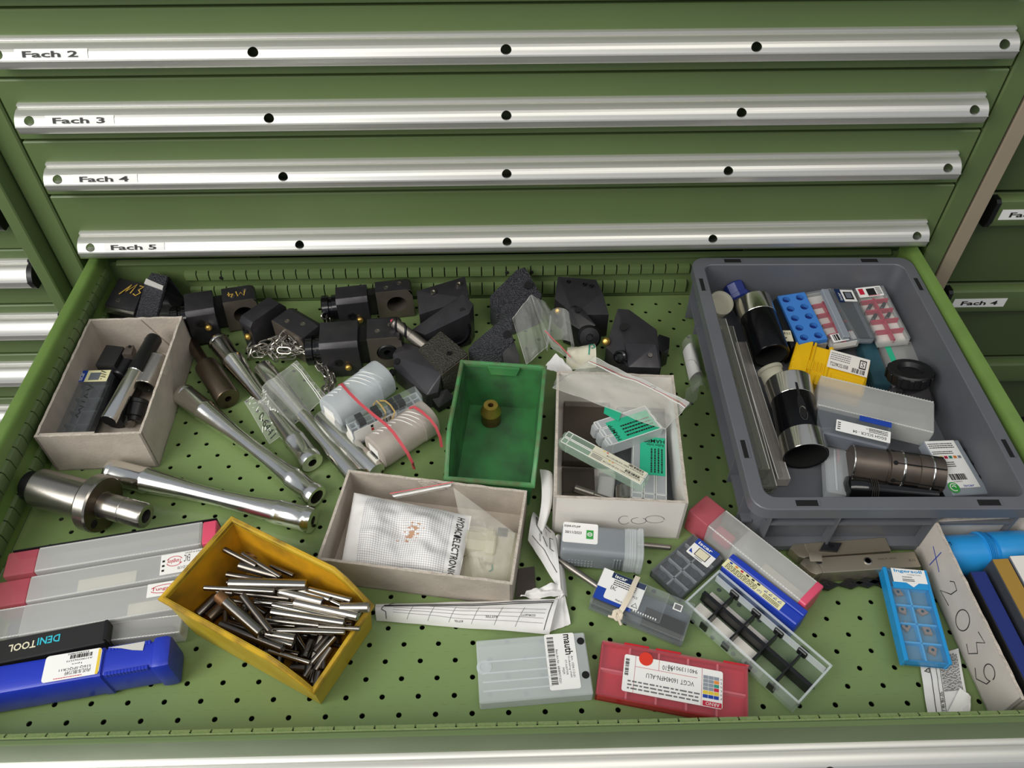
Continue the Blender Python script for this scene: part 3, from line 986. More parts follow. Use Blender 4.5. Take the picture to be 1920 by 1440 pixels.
# ---- black tool blocks along the back
d, i = block('black tool block marked M3 in yellow paint in the back left corner', [V((-0.5337, 0.1027, 0.0500)), V((-0.4904, 0.0891, 0.0500)), V((-0.4911, 0.1420, 0.0520)), V((-0.5305, 0.1553, 0.0520))], 0.001, 'steel_black')
G().drop([i @ V(p) for p in (V((-0.4892, 0.0780, 0.0440)), V((-0.4581, 0.0708, 0.0500)), V((-0.4574, 0.1173, 0.0600)), V((-0.4589, 0.1460, 0.0620)), V((-0.4828, 0.1544, 0.0620)), V((-0.4881, 0.1358, 0.0580)))], 0, .0012).obj('cast_arm', 'cast', d, 0.4)
G().drop([i @ V(p) for p in (V((-0.4879, 0.1344, 0.0592)), V((-0.4586, 0.1181, 0.0612)), V((-0.4589, 0.1251, 0.0618)), V((-0.4869, 0.1425, 0.0608)))], .055, 0).obj('masking_tape', 'tape', d, 0)
G().drop([i @ V(p) for p in (V((-0.4586, 0.0751, 0.0460)), V((-0.4375, 0.0872, 0.0440)), V((-0.4333, 0.1168, 0.0460)), V((-0.4600, 0.1509, 0.0580)), V((-0.4600, 0.1221, 0.0560)))], .004, .001).obj('flange', 'black_gloss', d, 0.4)
disc(d, 'shank', i @ V((-0.4583, 0.1011, 0.0300)), (.8, -.5, .2), [(.011, -.004), (.011, .004), (.007, .005), (.007, .008)], 'black_gloss', 24)
G().drop([i @ V(p) for p in (V((-0.5328, 0.0987, 0.0470)), V((-0.4917, 0.0851, 0.0470)), V((-0.4915, 0.0903, 0.0480)), V((-0.5335, 0.1039, 0.0480)))], .038, .0004).obj('steel_gib', 'steel', d, 0.4)
disc(d, 'set_screw', V((-0.5176, 0.1102, 0.0506)), (0, 0, 1), [(.0036, -.001), (.0036, .0006), (.0022, .0007), (.0022, -.0006)], 'steel_dull', 16, i)
mt, l1, w1 = frame(V((-0.5242, 0.1150, 0.0522)), V((-0.4882, 0.1077, 0.0522)), V((-0.5262, 0.1478, 0.0534)), 0)
mt = i @ mt
pen(d, [[(.004, .006), (.012, .026), (.010, .012), (.019, .028), (.018, .010)], [(.0235, .026), (.030, .025), (.026, .018), (.031, .013), (.027, .007), (.022, .010)], [(.0355, .024), (.0365, .023)]], .0004, .0019, 'paint_mark', 'painted_mark', mt)

d = holder('black tool block marked M4 in yellow paint, standing behind the brown steel sleeve', V((-0.4196, 0.0674, 0.0070)), 17, .036, .054, .05, .054, .016, .050, .0135, 4, nz=.52)
mt = M.Translation((.036, .016, .0505))
ms = [[(0, 0), (.12, 1), (.35, .3), (.6, 1), (.7, 0)], [(1.12, 1), (.95, .4), (1.4, .4)], [(1.27, .8), (1.27, 0)]]
pen(d, [[(.041 - .0165 * a, .0195 - .0105 * b) for a, b in q] for q in ms], .0003, .0016, 'paint_mark', 'painted_mark', mt)
holder('black tool block turned cornerwise, its bore face over the chain', V((-0.3501, 0.0679, 0.0020)), -38, .022, .068, .060, .052, .026, .046, .0115, 0, shank='N', nz=.55)
holder('black tool block at the back with a wide empty bore behind the drill tip', V((-0.2286, 0.0995, 0.0010)), 8, .042, .060, .038, .050, .012, .048, .0135)
holder('black tool block with a collet nut in its bore, beside the rubber banded bundle', V((-0.2371, 0.0081, 0.0020)), 5, .048, .054, .052, .056, .010, .052, .014, core=True)
d, i = block('black tool block with two bright screws, leaning behind the cast wedge block', [V((-0.1168, 0.0775, 0.0460)), V((-0.0510, 0.1010, 0.0520)), V((-0.0570, 0.1379, 0.0600)), V((-0.1216, 0.1142, 0.0560))], 0.001, 'steel_black')
G().drop([i @ V(p) for p in (V((-0.1251, 0.0512, 0.0440)), V((-0.1074, 0.0408, 0.0440)), V((-0.0504, 0.0670, 0.0560)), V((-0.0449, 0.0811, 0.0600)), V((-0.0589, 0.0980, 0.0640)))], 0, .0012).obj('wedge_arm', 'steel_black', d, 0.4)
for a in (V((-0.0992, 0.1101, 0.0572)), V((-0.0654, 0.1234, 0.0592))):
    disc(d, 'set_screw', a, (0, -.1, 1), [(.004, -.002), (.004, .0006), (.0025, .0007), (.0025, -.0006)], 'steel', 16, i)
disc(d, 'shank', V((-0.0711, 0.0649, 0.0300)), (.15, -.75, .5), [(.021, -.012), (.022, 0), (.022, .006), (.0185, .007), (.0185, .002)], 'black_gloss', 32, i)
disc(d, 'bolt_hole', V((-0.0588, 0.0723, 0.0560)), (0, -.5, .8), [(.0045, -.003), (.0045, .0008)], 'deep', 18, i)
d, i = block('cast black chuck block holding a twist drill, in the middle of the back row', [V((-0.1143, 0.0116, 0.0480)), V((-0.0828, -0.0290, 0.0460)), V((-0.0518, 0.0005, 0.0500)), V((-0.0870, 0.0398, 0.0520))], 0.001, 'cast_olive')
G().drop([i @ V(p) for p in (V((-0.1483, 0.0169, 0.0340)), V((-0.1384, 0.0360, 0.0380)), V((-0.1151, 0.0195, 0.0440)), V((-0.0838, -0.0251, 0.0420)), V((-0.0882, -0.0424, 0.0260)), V((-0.1025, -0.0464, 0.0240)), V((-0.1465, 0.0001, 0.0260)))], 0, .0012).obj('clamp_body', 'steel_black', d, 0.4)
G().drop([i @ V(p) for p in (V((-0.0993, -0.0411, 0.0180)), V((-0.0784, -0.0309, 0.0200)), V((-0.0693, -0.0391, 0.0120)), V((-0.0888, -0.0545, 0.0100)))], 0, .001).obj('foot', 'black_matte', d, 0.4)
disc(d, 'set_screw', V((-0.0749, 0.0002, 0.0508)), (0, 0, 1), [(.003, -.001), (.003, .0005), (.0018, .0006), (.0018, -.0006)], 'black', 16, i)
for a in (V((-0.1417, 0.0062, 0.0312)), V((-0.1481, -0.0066, 0.0252))):
    disc(d, 'bolt_hole', a, (-.5, -.3, .8), [(.0045, -.003), (.0045, .0012)], 'deep', 18, i)
G().drop([i @ V(p) for p in (V((-0.0843, -0.0279, 0.0440)), V((-0.0830, -0.0297, 0.0430)), V((-0.0525, -0.0012, 0.0470)), V((-0.0519, 0.0016, 0.0480)))], .036, 0).obj('steel_gib', 'steel_brown', d)
d, ln = turned('twist_drill', 'twist drill with pink tip standing out of the cast chuck block', V((-0.1126, 0.0294, 0.0400)), V((-0.1499, 0.0505, 0.0620)), [(.0075, -.2), (.0075, .36), (.0068, .37), (.0068, .9), (.001, 1.0)], 'steel_dull', 'drill')
g = G()
for s in (0, math.pi):
    g.tube([(.0064 * math.cos(s + t * 5.2), .0064 * math.sin(s + t * 5.2), ln * (.40 + .54 * t)) for t in [k / 20 for k in range(21)]], .0018, 6)
g.obj('flute', 'black', d, 0.9)
G().lathe([(.0066, ln * .90), (.001, ln * 1.003)], 16).obj('tip', 'pink_solid', d, 0.5)
d, i = block('cast black wedge block in front of the others, right behind the green bin', [V((-0.0512, 0.0081, 0.0500)), V((-0.0431, 0.0151, 0.0560)), V((-0.0078, 0.0436, 0.0680)), V((0.0031, 0.0474, 0.0680)), V((0.0050, 0.0119, 0.0580)), V((-0.0098, 0.0049, 0.0540))], 0.001, 'cast')
G().drop([i @ V(p) for p in (V((-0.0097, 0.0137, 0.0520)), V((0.0052, 0.0196, 0.0580)), V((0.0127, -0.0016, 0.0450)), V((0.0131, -0.0133, 0.0360)), V((-0.0074, -0.0035, 0.0360)))], 0, .001).obj('side_arm', 'black_matte', d, 0.4)
disc(d, 'bolt_hole', V((-0.0022, 0.0202, 0.0622)), (.1, -.6, .8), [(.005, -.003), (.005, .0012)], 'deep', 18, i)
d, i = block('cast black block at the very back, its slope half hidden by a clear bag', [V((-0.0241, 0.1070, 0.0500)), V((-0.0143, 0.0955, 0.0420)), V((0.0173, 0.1084, 0.0480)), V((0.0407, 0.1207, 0.0520)), V((0.0244, 0.1516, 0.0640)), V((0.0126, 0.1463, 0.0630))], 0.001, 'cast')
G().drop([i @ V(p) for p in (V((-0.0115, 0.0944, 0.0400)), V((0.0053, 0.0837, 0.0360)), V((0.0417, 0.1040, 0.0400)), V((0.0464, 0.1155, 0.0450)), V((0.0357, 0.1368, 0.0480)))], 0, .001).obj('lower_step', 'cast', d, 0.4)
disc(d, 'bolt_hole', V((0.0277, 0.1212, 0.0565)), (.2, -.6, .8), [(.005, -.003), (.005, .003)], 'deep', 18, i)
d, i = block('black tool block with a round knob in front, rightmost at the back wall', [V((0.0631, 0.1053, 0.0460)), V((0.0691, 0.1399, 0.0560)), V((0.1208, 0.1319, 0.0560)), V((0.1276, 0.1099, 0.0520)), V((0.1339, 0.0784, 0.0400)), V((0.0867, 0.0750, 0.0440))], 0.001, 'steel_black')
G().drop([i @ V(p) for p in (V((0.0736, 0.0671, 0.0420)), V((0.0811, 0.0820, 0.0520)), V((0.0884, 0.0850, 0.0520)), V((0.0992, 0.0785, 0.0500)), V((0.1149, 0.0581, 0.0400)), V((0.0952, 0.0526, 0.0360)))], 0, .001).obj('front_arm', 'black', d, 0.4)
disc(d, 'bolt_hole', V((0.0918, 0.0754, 0.0520)), (0, -.5, .8), [(.0035, -.003), (.0035, .0016)], 'deep', 18, i)
disc(d, 'knob', V((0.1035, 0.0424, 0.0340)), (.1, -.75, .6), [(.010, -.02), (.010, -.003), (.0155, -.002), (.016, .004), (.013, .008), (.005, .009), (.004, .006)], 'black', 32, i)
disc(d, 'coolant_ball', V((0.0672, 0.0873, 0.0400)), (-.3, -.6, .5), [(.0035, -.004), (.005, 0), (.005, .003), (.003, .006), (.001, .0065)], 'brass', 16, i)
for a in (V((0.0828, 0.1281, 0.0562)), V((0.1040, 0.1220, 0.0562)), V((0.1130, 0.1187, 0.0560))):
    disc(d, 'screw', a, (0, 0, 1), [(.0025, -.001), (.0025, .0006), (.0015, .0007), (.0015, -.0004)], 'black_gloss', 14, i)
d, i = block('black tool block with brass ball behind the white carton, rightmost of the row', [V((0.1228, 0.0141, 0.0420)), V((0.1388, 0.0483, 0.0560)), V((0.1417, 0.0661, 0.0620)), V((0.1566, 0.0637, 0.0620)), V((0.1903, 0.0375, 0.0500)), V((0.1900, -0.0155, 0.0340)), V((0.1479, -0.0165, 0.0380))], 0.001, 'steel_black')
G().drop([i @ V(p) for p in (V((0.1867, 0.0243, 0.0420)), V((0.1936, 0.0358, 0.0440)), V((0.2087, 0.0369, 0.0360)), V((0.2066, 0.0224, 0.0300)), V((0.1951, 0.0149, 0.0300)))], 0, .001).obj('lug', 'black', d, 0.4)
G().drop([i @ V(p) for p in (V((0.1458, 0.0119, 0.0530)), V((0.1845, 0.0091, 0.0520)), V((0.1875, -0.0193, 0.0380)), V((0.1475, -0.0185, 0.0400)))], .01, .001).obj('bore_block', 'steel_black', d, 0.4)
disc(d, 'bolt_hole', V((0.1461, 0.0355, 0.0575)), (-.1, -.6, .8), [(.005, -.003), (.005, .003)], 'deep', 18, i)
disc(d, 'coolant_ball', V((0.1239, 0.0216, 0.0460)), (-.3, -.6, .5), [(.0035, -.004), (.005, 0), (.005, .003), (.003, .006), (.001, .0065)], 'brass', 16, i)
disc(d, 'bore_ring', V((0.1381, -0.0075, 0.0470)), (-.55, -.6, .5), [(.0085, -.003), (.0085, .002), (.006, .003), (.004, .0005)], 'black_gloss', 22, i)
disc(d, 'set_screw', V((0.1758, -0.0050, 0.0465)), (0, -.3, 1), [(.003, -.001), (.003, .0012), (.0018, .0013), (.0018, 0)], 'steel_dull', 14, i)

# ---- chain
ch = T('chain', 'heap of bright steel link chain lying before the cornerwise tool block', 'chain', V((-0.2797, 0.0530, 0.0000)))
ci = M.Translation(-(V((-0.2797, 0.0530, 0.0000))))
lk = G()
lk.tube([(.0052 * math.cos(a) + (.0042 if math.cos(a) > 0 else -.0042), .0042 * math.sin(a), 0) for a in [math.tau * k / 14 for k in range(14)]], .00115, 6, True)
lme = lk.obj('link', 'steel', ch, 0.9)
path = [(V((-0.2191, -0.0365, 0.0060))), (V((-0.2312, -0.0227, 0.0080))), (V((-0.2267, -0.0034, 0.0100))), (V((-0.2413, 0.0158, 0.0120))), (V((-0.2575, 0.0376, 0.0120))), (V((-0.2763, 0.0489, 0.0140))), (V((-0.3042, 0.0466, 0.0120))), (V((-0.3291, 0.0452, 0.0060))), (V((-0.3416, 0.0505, 0.0050))), (V((-0.3185, 0.0528, 0.0160))), (V((-0.2866, 0.0550, 0.0200))), (V((-0.2567, 0.0423, 0.0200))), (V((-0.2728, 0.0319, 0.0180))), (V((-0.3048, 0.0327, 0.0140))), (V((-0.2940, 0.0421, 0.0240))), (V((-0.3061, 0.0543, 0.0260))), (V((-0.2789, 0.0368, 0.0260))), (V((-0.2515, 0.0275, 0.0180))), (V((-0.2392, 0.0082, 0.0100))), (V((-0.2232, -0.0146, 0.0060))), (V((-0.2307, -0.0353, 0.0050))), (V((-0.2285, -0.0080, 0.0120))), (V((-0.2455, 0.0216, 0.0160))), (V((-0.2657, 0.0356, 0.0220))), (V((-0.2892, 0.0322, 0.0220))), (V((-0.3132, 0.0457, 0.0180))), (V((-0.3386, 0.0564, 0.0080))), (V((-0.3203, 0.0390, 0.0120))), (V((-0.2937, 0.0478, 0.0300))), (V((-0.2873, 0.0555, 0.0340))), (V((-0.2778, 0.0435, 0.0300))), (V((-0.2610, 0.0296, 0.0240)))]
pts = []
for a, b in zip(path, path[1:]):
    n = max(2, int((b - a).length / .0085))
    pts += [a.lerp(b, k / n) for k in range(n)]
first = True
for k, p in enumerate(pts):
    q = pts[min(k + 1, len(pts) - 1)] - pts[max(k - 1, 0)]
    rot = q.to_track_quat('X', 'Z').to_matrix().to_4x4() @ M.Rotation(R(45 + 90 * (k % 2) + random.uniform(-25, 25)), 4, 'X')
    o = lme if first else lme.copy()
    if not first:
        COL.objects.link(o)
    o.matrix_local = ci @ M.Translation(p + V((random.uniform(-.002, .002), random.uniform(-.002, .002), random.uniform(-.002, .003) + .004))) @ rot
    first = False
for k, (a, rz) in enumerate(((V((-0.2441, 0.1003, 0.0300)), 60), (V((-0.2406, 0.0898, 0.0260)), 100))):
    o = lme.copy()
    COL.objects.link(o)
    o.matrix_local = ci @ M.Translation(a) @ M.Rotation(R(rz), 4, 'Z') @ M.Rotation(R(60), 4, 'X')

# ---- steel tubes and sleeves, left middle
d, ln = turned('reducing_sleeve', 'brown steel sleeve with thin shank and holed end, right of the left box', V((-0.4221, 0.0653, 0.0160)), V((-0.3489, -0.0384, 0.0155)), [(.0065, 0), (.0075, .02), (.0075, .42), (.0085, .44), (.0145, .45), (.0150, .47), (.0150, .985), (.0142, 1)], 'steel_bronze', 'sleeve', .0042, .02)
WP = [(.0128, 0), (.0140, .012), (.0140, .025), (.0134, .03), (.0138, .05), (.0138, .175), (.0142, .18), (.0142, .19), (.0132, .2), (.0095, .42), (.0088, .55), (.0100, .70), (.0125, .82), (.0130, .83), (.0130, .845), (.0126, .85), (.0132, .955), (.0138, .96), (.0138, .985), (.0128, 1)]
turned('chrome_tube', 'chrome waisted tube lying across the floor in front of the brown sleeve', V((-0.4083, -0.0276, 0.0150)), V((-0.2185, -0.1872, 0.0145)), WP, 'chrome', 'tube', .0088, .02)
turned('chrome_tube', 'chrome waisted tube with a holed end disc, lowest of the tubes, above the yellow bin', V((-0.4588, -0.1489, 0.0180)), V((-0.2178, -0.2187, 0.0155)), [(r * 1.06, t) for r, t in WP], 'chrome', 'tube', .0050, .02)
turned('chrome_tube', 'chrome waisted tube running under the clear zip bag, holed end disc showing', V((-0.3861, 0.0660, 0.0145)), V((-0.2303, -0.1394, 0.0145)), [(r * 1.02, t) for r, t in WP], 'chrome', 'tube', .0052, .02)
turned('chrome_tube', 'chrome tube right of the bagged one, its end hidden behind the open carton', V((-0.3168, 0.0156, 0.0140)), V((-0.1777, -0.1604, 0.0135)), [(.0120, 0), (.0128, .01), (.0128, .2), (.0118, .24), (.0098, .45), (.0098, .7), (.012, .85), (.0125, 1)], 'chrome', 'tube')
turned('chrome_tube', 'plain chrome tube half hidden under the rubber banded canisters', V((-0.2305, -0.0694, 0.0130)), V((-0.1557, -0.1523, 0.0120)), [(.0115, 0), (.0122, .02), (.0122, .9), (.0115, 1)], 'chrome', 'tube')
d, ln = turned('chuck_arbor', 'heavy steel arbor with flange and bright pilot in the left corner before the box', V((-0.5199, -0.1815, 0.0345)), V((-0.3922, -0.2197, 0.0315)), [(.0195, 0), (.0215, .02), (.0215, .50), (.0300, .501), (.0312, .515), (.0312, .60), (.0300, .615), (.0145, .616), (.0140, .65), (.0142, .80), (.0138, .805), (.0138, .985), (.0128, 1)], 'steel', 'arbor', .0075, .006, n=48)
G().lathe([(.0150, -.0125), (.0160, -.0115), (.0165, 0)], 36).obj('rear_end', 'black', d, 0.5)
disc(d, 'bolt_hole', (-.021, -.006, ln * .6155), (0, 0, 1), [(.0048, -.003), (.0048, .0004)], 'deep', 20)
g = G().lathe([(.0300, ln * .6165), (.0150, ln * .6166)], 48, None, 0, 0)
g.obj('flange_face', 'steel_bronze', d, 0)
# ---- zip bag over the tubes
def bagbump(seed, amp, base, sc=1.0):
    f = crumple(seed, amp, sc)
    return lambda u, v: base * math.sin(math.pi * min(1, max(0, u))) ** .5 * math.sin(math.pi * min(1, max(0, v))) ** .5 + f(u, v)
s = Sheet(V((-0.3299, -0.0392, 0.0120)), V((-0.2876, -0.1046, 0.0060)), V((-0.2253, -0.0462, 0.0240)), V((-0.2714, 0.0162, 0.0260)), bagbump(3, .005, .014))
d = T('zip_bag', 'clear zip bag with a pen number lying over the chrome tubes', 'bag')
s.mesh('film', 'bag', d, 30, 24)
s.seam(d)
for v in (.90, .93):
    g = G()
    s.line(g, [(0, v), (1, v)], .0011, .0008)
    g.obj('zip_line', 'white', d, 0)
g = G()
rn = random.Random(5)
for k in range(5):
    u = .08 + k * .18
    s.line(g, [(u, .95), (u + .08, .95), (u + .04, .985), (u, .95)], .0005)
g.obj('printed_triangles', 'tape', d, 0)
g = G()
for k in range(46):
    u, v = rn.uniform(.02, .95), rn.uniform(.02, .30) ** 1.0
    s.line(g, [(u, v), (u + rn.uniform(-.05, .05), v + rn.uniform(-.04, .06))], .0009, .0006, 2)
g.obj('creases', 'white', d, 0)
s.tx(d, '0-6441', .50, .04, .46, .10, 'ink')

# ---- rubber banded bundle
def canister(label, A, B, r, m, seed):
    mt, ln = axis(A, B)
    d = T('plastic_canister', label, 'canister', mt, 'canisters in the rubber banded bundle')
    g = G()
    lp = lambda k, z: [(x, y, z) for x, y, _ in rr(r * k, r * k, r * .8 * k, 0, n=6)]
    up = mt.to_3x3().inverted() @ V((0, -.35, .93))
    a0 = math.atan2(up.y, up.x)
    g.loft([lp(.86, 0), lp(.97, .002), lp(1, .006), lp(1, ln * .76)], 1, 1)
    g.obj('body', m, d, 0.5)
    g = G()
    g.loft([lp(1.035, ln * .74), lp(1.035, ln * .95), lp(.99, ln * .985), lp(.85, ln)], 1, 1)
    g.obj('cap', m, d, 0.5)
    g = G()
    for k in range(9):
        z0 = ln * (.10 + .072 * k)
        s0, s1 = ((-.95, -.45) if k < 5 else (-.95, .55))
        g.tube([(r * 1.045 * math.cos(a0 + a), r * 1.045 * math.sin(a0 + a), z0 + .010 * (a + .95)) for a in [s0 + (s1 - s0) * q / 8 for q in range(9)]], .0006, 5)
    g.obj('grip_ribs', 'white', d, 0.9)['kind'] = 'stuff'
    G().box(-r * .45, -r * .4, -.0004, r * .45, r * .5, .0001).obj('label', 'white', d, 0)
    bars(d, -r * .35, -r * .3, r * .35, 0, -.0006, 18, seed=seed)
    return d
canister('clear grey plastic canister held by a red rubber band, upper one of the bundle', V((-0.2171, -0.0748, 0.0230)), V((-0.1562, -0.0128, 0.0260)), .0215, 'milk_dense', 2)
canister('clear canister with pinkish paper inside and two red bands, lower one of the bundle', V((-0.1587, -0.1322, 0.0220)), V((-0.0971, -0.0789, 0.0235)), .0205, 'warm_dense', 4)
d, L, W, H = ins_case('insert_case', 'clear insert case with black pockets strapped between the two canisters', V((-0.1847, -0.1130, 0.0440)), V((-0.1056, -0.0645, 0.0460)), V((-0.1985, -0.1006, 0.0440)), .034, 'milk_dense', 'clear', 9, 2, None, divm='milk_dense')
g = G()
rn = random.Random(11)
for k, (i_, j_) in enumerate(((1, 0), (1, 1), (3, 1), (3, 0), (4, 0), (5, 1), (5, 0), (6, 0), (6, 1), (8, 0))):
    if k in (4, 9):
        continue
    g = G().box(L * i_ / 9 + .001, W * j_ / 2 + .001, H * .8, L * (i_ + 1) / 9 - .001, W * (j_ + 1) / 2 - .001, H * .985)
    g.obj('insert', 'black', d, 0)
l = plate(d, 'label', .002, -.0004, L * .62, 0, H * .1, 'white', H * .66)
rot = M.Rotation(R(90), 4, 'X')
for k, (x, c_) in enumerate(((.25, 'ink'), (.25, 'red'), (.25, 'eco_green'))):
    G().box(L * x, -.0007, H * (.58 - .16 * k), L * x + .003, -.0004, H * (.70 - .16 * k)).obj('colour_mark', c_, l, 0)
bars(l, -H * .7, L * .42, -H * .3, L * .54, 0, 14, along='y').matrix_local = M.Translation((0, -.0005, 0)) @ M(((0, 1, 0, 0), (0, 0, 1, 0), (-1, 0, 0, 0), (0, 0, 0, 1)))
G().box(-.0004, .001, H * .12, 0, W - .001, H * .72).obj('label', 'white', d, 0)
def band(name, label, pts, wd, m, up=(0, 0, 1)):
    c = V(pts[len(pts) // 2])
    c.z = 0
    d = G().ribbon([V(p) - c for p in pts], wd, .0009, up).obj(name, m, None, 0.8)
    d.location = c
    return tag(d, label, 'rubber band')
band('rubber_band', 'long red rubber band stretched over both canisters and the case', [V((-0.2094, -0.0354, 0.0340)), V((-0.2042, -0.0434, 0.0445)), V((-0.1913, -0.0640, 0.0505)), V((-0.1758, -0.0830, 0.0515)), V((-0.1592, -0.1003, 0.0520)), V((-0.1430, -0.1163, 0.0525)), V((-0.1338, -0.1271, 0.0510)), V((-0.1246, -0.1411, 0.0490)), V((-0.1175, -0.1495, 0.0420)), V((-0.1130, -0.1539, 0.0300)), V((-0.1125, -0.1525, 0.0160))], .0034, 'rubber_red', (0, 0, 1))
band('rubber_band', 'pink rubber band round the right end of the lower canister', [V((-0.1193, -0.0835, 0.0430)), V((-0.1139, -0.0842, 0.0465)), V((-0.1046, -0.0930, 0.0478)), V((-0.0942, -0.1036, 0.0465)), V((-0.0869, -0.1120, 0.0410)), V((-0.0831, -0.1174, 0.0300)), V((-0.0818, -0.1222, 0.0180))], .0032, 'rubber_red')
band('rubber_band', 'tan rubber band in two strands round the small insert case', [V((-0.1623, -0.0784, 0.0440)), V((-0.1582, -0.0757, 0.0485)), V((-0.1524, -0.0832, 0.0492)), V((-0.1466, -0.0932, 0.0492)), V((-0.1454, -0.0971, 0.0460)), V((-0.1506, -0.0933, 0.0360))], .0018, 'rubber_tan')
band('rubber_band', 'second tan rubber band round the small insert case, right strand', [V((-0.1545, -0.0754, 0.0480)), V((-0.1480, -0.0766, 0.0492)), V((-0.1412, -0.0834, 0.0492)), V((-0.1354, -0.0935, 0.0492)), V((-0.1373, -0.0955, 0.0420)), V((-0.1413, -0.0951, 0.0340))], .0018, 'rubber_tan')

# ---- green bin with the brass fitting
mt, L, W = frame(V((-0.0753, -0.1881, 0.0720)), V((0.0217, -0.2147, 0.0720)), V((-0.0573, -0.0350, 0.0720)), .072)
gb = bin_('storage_bin', 'empty looking green plastic bin holding one brass fitting', mt, L, W, .072, 'bin_green', 'bin_green_dirty', 'bin_green_rim', 0.62, 0.3)
g = G()
g.loft([[(x, W - .004 + y, z) for x, z in ((L * .32, .0715), (L * .36, .060), (L * .66, .060), (L * .70, .0715))] for y in (0, -.0035)], 1, 1)
g.obj('grip_lip', 'bin_green', gb, 0.5)
turned('brass_fitting', 'small brass and bronze fitting standing inside the green bin', V((-0.0238, -0.0713, 0.0036)), V((-0.0238, -0.0713, 0.0036)) + V((0, 0, .029)), [(.0115, 0), (.012, .03), (.012, .55), (.0115, .56), (.0122, .58), (.0122, .68), (.0085, .93), (.008, 1)], 'brass_dark', 'fitting', .0032, .006)
G().lathe([(.0121, .0162), (.0126, .0168), (.0126, .0200), (.0088, .0272), (.0086, .0294), (.0036, .0294), (.0034, .0285)], 30, None, 0, 0).obj('brass_head', 'brass', bpy.data.objects['brass_fitting'], 0.5)

# ---- clear bags, paper behind the carton
d = T('zip_bag', 'grey clear bag standing crumpled behind the green bin', 'bag')
s = Sheet(V((0.0206, -0.0216, 0.0500)), V((0.0476, 0.0075, 0.0520)), V((0.0302, 0.0834, 0.0720)), V((0.0053, 0.0543, 0.0580)), bagbump(8, .008, .012), (0, -.5, .8))
s.mesh('film', 'bag_grey', d, 22, 18)
s.seam(d, 'tape')
s = Sheet(V((0.0475, 0.0056, 0.0520)), V((0.0637, 0.0532, 0.0550)), V((0.0481, 0.0763, 0.0660)), V((0.0302, 0.0834, 0.0720)), bagbump(9, .006, .006), (0, -.5, .8))
s.mesh('film', 'bag_grey', d, 16, 16)
g = G()
L_ = []
for k in range(13):
    a = R(-40 + 250 * k / 12)
    L_.append([V((0.0643, 0.0221, 0.0580)) + V((.0185 * math.cos(a) * (1 - .35 * t), -.010 + .014 * math.sin(a) * (1 - .2 * t) + .03 * t, -.012 + .030 * t)) for t in (0, .3, .6, 1)])
g.loft(L_, ring=False)
g.obj('rolled_mouth', 'bag_grey', d, 3.0)
s = Sheet(V((0.0442, 0.0268, 0.0660)), V((0.0747, -0.0081, 0.0500)), V((0.0892, -0.0267, 0.0480)), V((0.0529, 0.0055, 0.0520)), crumple(4, .006), (0, -.4, .9))
s.mesh('zip_flap', 'bag_grey', d, 16, 8)
g = G()
s.line(g, [(0, .15), (1, .1)], .0012, .001)
g.obj('zip_line', 'rubber_red', d, 0)
c = V((0.0565, -0.0124, 0.0340))
d = T('paper_sheet', 'folded white paper corner between green bin and white carton', 'paper')
Sheet(V((0.0414, -0.0179, 0.0400)), V((0.0799, -0.0333, 0.0400)), V((0.0723, -0.0228, 0.0500)), V((0.0576, -0.0050, 0.0520)), crumple(6, .004)).mesh('sheet', 'paper', d, 12, 10)
d = T('paper_wrap', 'paper wrapped part with a green pen mark behind the white carton', 'package')
s = Sheet(V((0.0693, -0.0193, 0.0360)), V((0.1084, -0.0137, 0.0360)), V((0.1089, 0.0232, 0.0400)), V((0.0743, 0.0172, 0.0400)), lambda u, v: .012 * math.sin(math.pi * v) + crumple(12, .003)(u, v))
s.mesh('paper', 'paper_cream', d, 16, 12)
g = G()
s.line(g, [(.75, .3), (.80, .8), (.92, .85), (.96, .55), (.84, .5)], .0016, .0008)
g.obj('pen_mark', 'teal_ink', d, 0)

# ---- white carton with long cases
bx, L, W, H = card_box('cardboard_box', 'pale carton full of long clear cases, zip bag over its back', V((0.0415, -0.2305, 0.0680)), V((0.1787, -0.2461, 0.0680)), V((0.0555, -0.0497, 0.0680)), .068, 'card_white')
pen(bx, [arc(L * .55, .02, .006, .008, 60, 330), arc(L * .66, .02, .008, .006, 100, 420), arc(L * .78, .024, .010, .007, 0, 340)], .0003, .0005, 'ink_grey', 'pen_scribble', M.Translation((0, 0, .012)) @ M.Rotation(R(90), 4, 'X'))
G().box(L - .0032, W * .25, .01, L - .003, W * .9, H - .004).obj('inner_liner', 'white', bx, 0)
def tray_case(label, A, B, Cc, H, n, lid, lab_m, group, text=None, u0=.5, u1=.9, z1=0.0):
    mt, L, W = frame(A, B, Cc, H)
    d = T('long_case', label, 'case', mt, group)
    for k in range(n):
        y0, y1 = W * k / n + .0005, W * (k + 1) / n - .0005
        g = G()
        lp = lambda x, i: [(x, (y0 + y1) / 2 + a, H / 2 + b) for a, b, _ in rr((y1 - y0) / 2 - i, H / 2 - i, .0009, 0, n=1)]
        g.loft([lp(0, .0018), lp(.004, 0), lp(L - .004, 0), lp(L, .0018)], 1, 1)
        o = g.obj('tube', lid, d, 0.6)
        e_ = G()
        for yy in (y0, y1 - .0007):
            e_.box(.003, yy, H - .0004, L - .003, yy + .0007, H + .0003)
        for xx in (.003, L * .09, L - .0037):
            e_.box(xx, y0, H - .0004, xx + .0007, y1, H + .0003)
        e_.obj('rim_line', 'white', o, 0)
        G().loft([lp(L * .1, -.0004), lp(L * .1 + .0012, -.0004)]).obj('hinge_line', lid, o, 0.5)
    return d, L, W
d, L, W = tray_case('row of three clear long cases standing in the white carton under a green label', V((0.1641, -0.2221, 0.0400)), V((0.1801, -0.1158, 0.0400)), V((0.1257, -0.2185, 0.0400)), .020, 3, 'milk', None, 'long cases in the white carton')
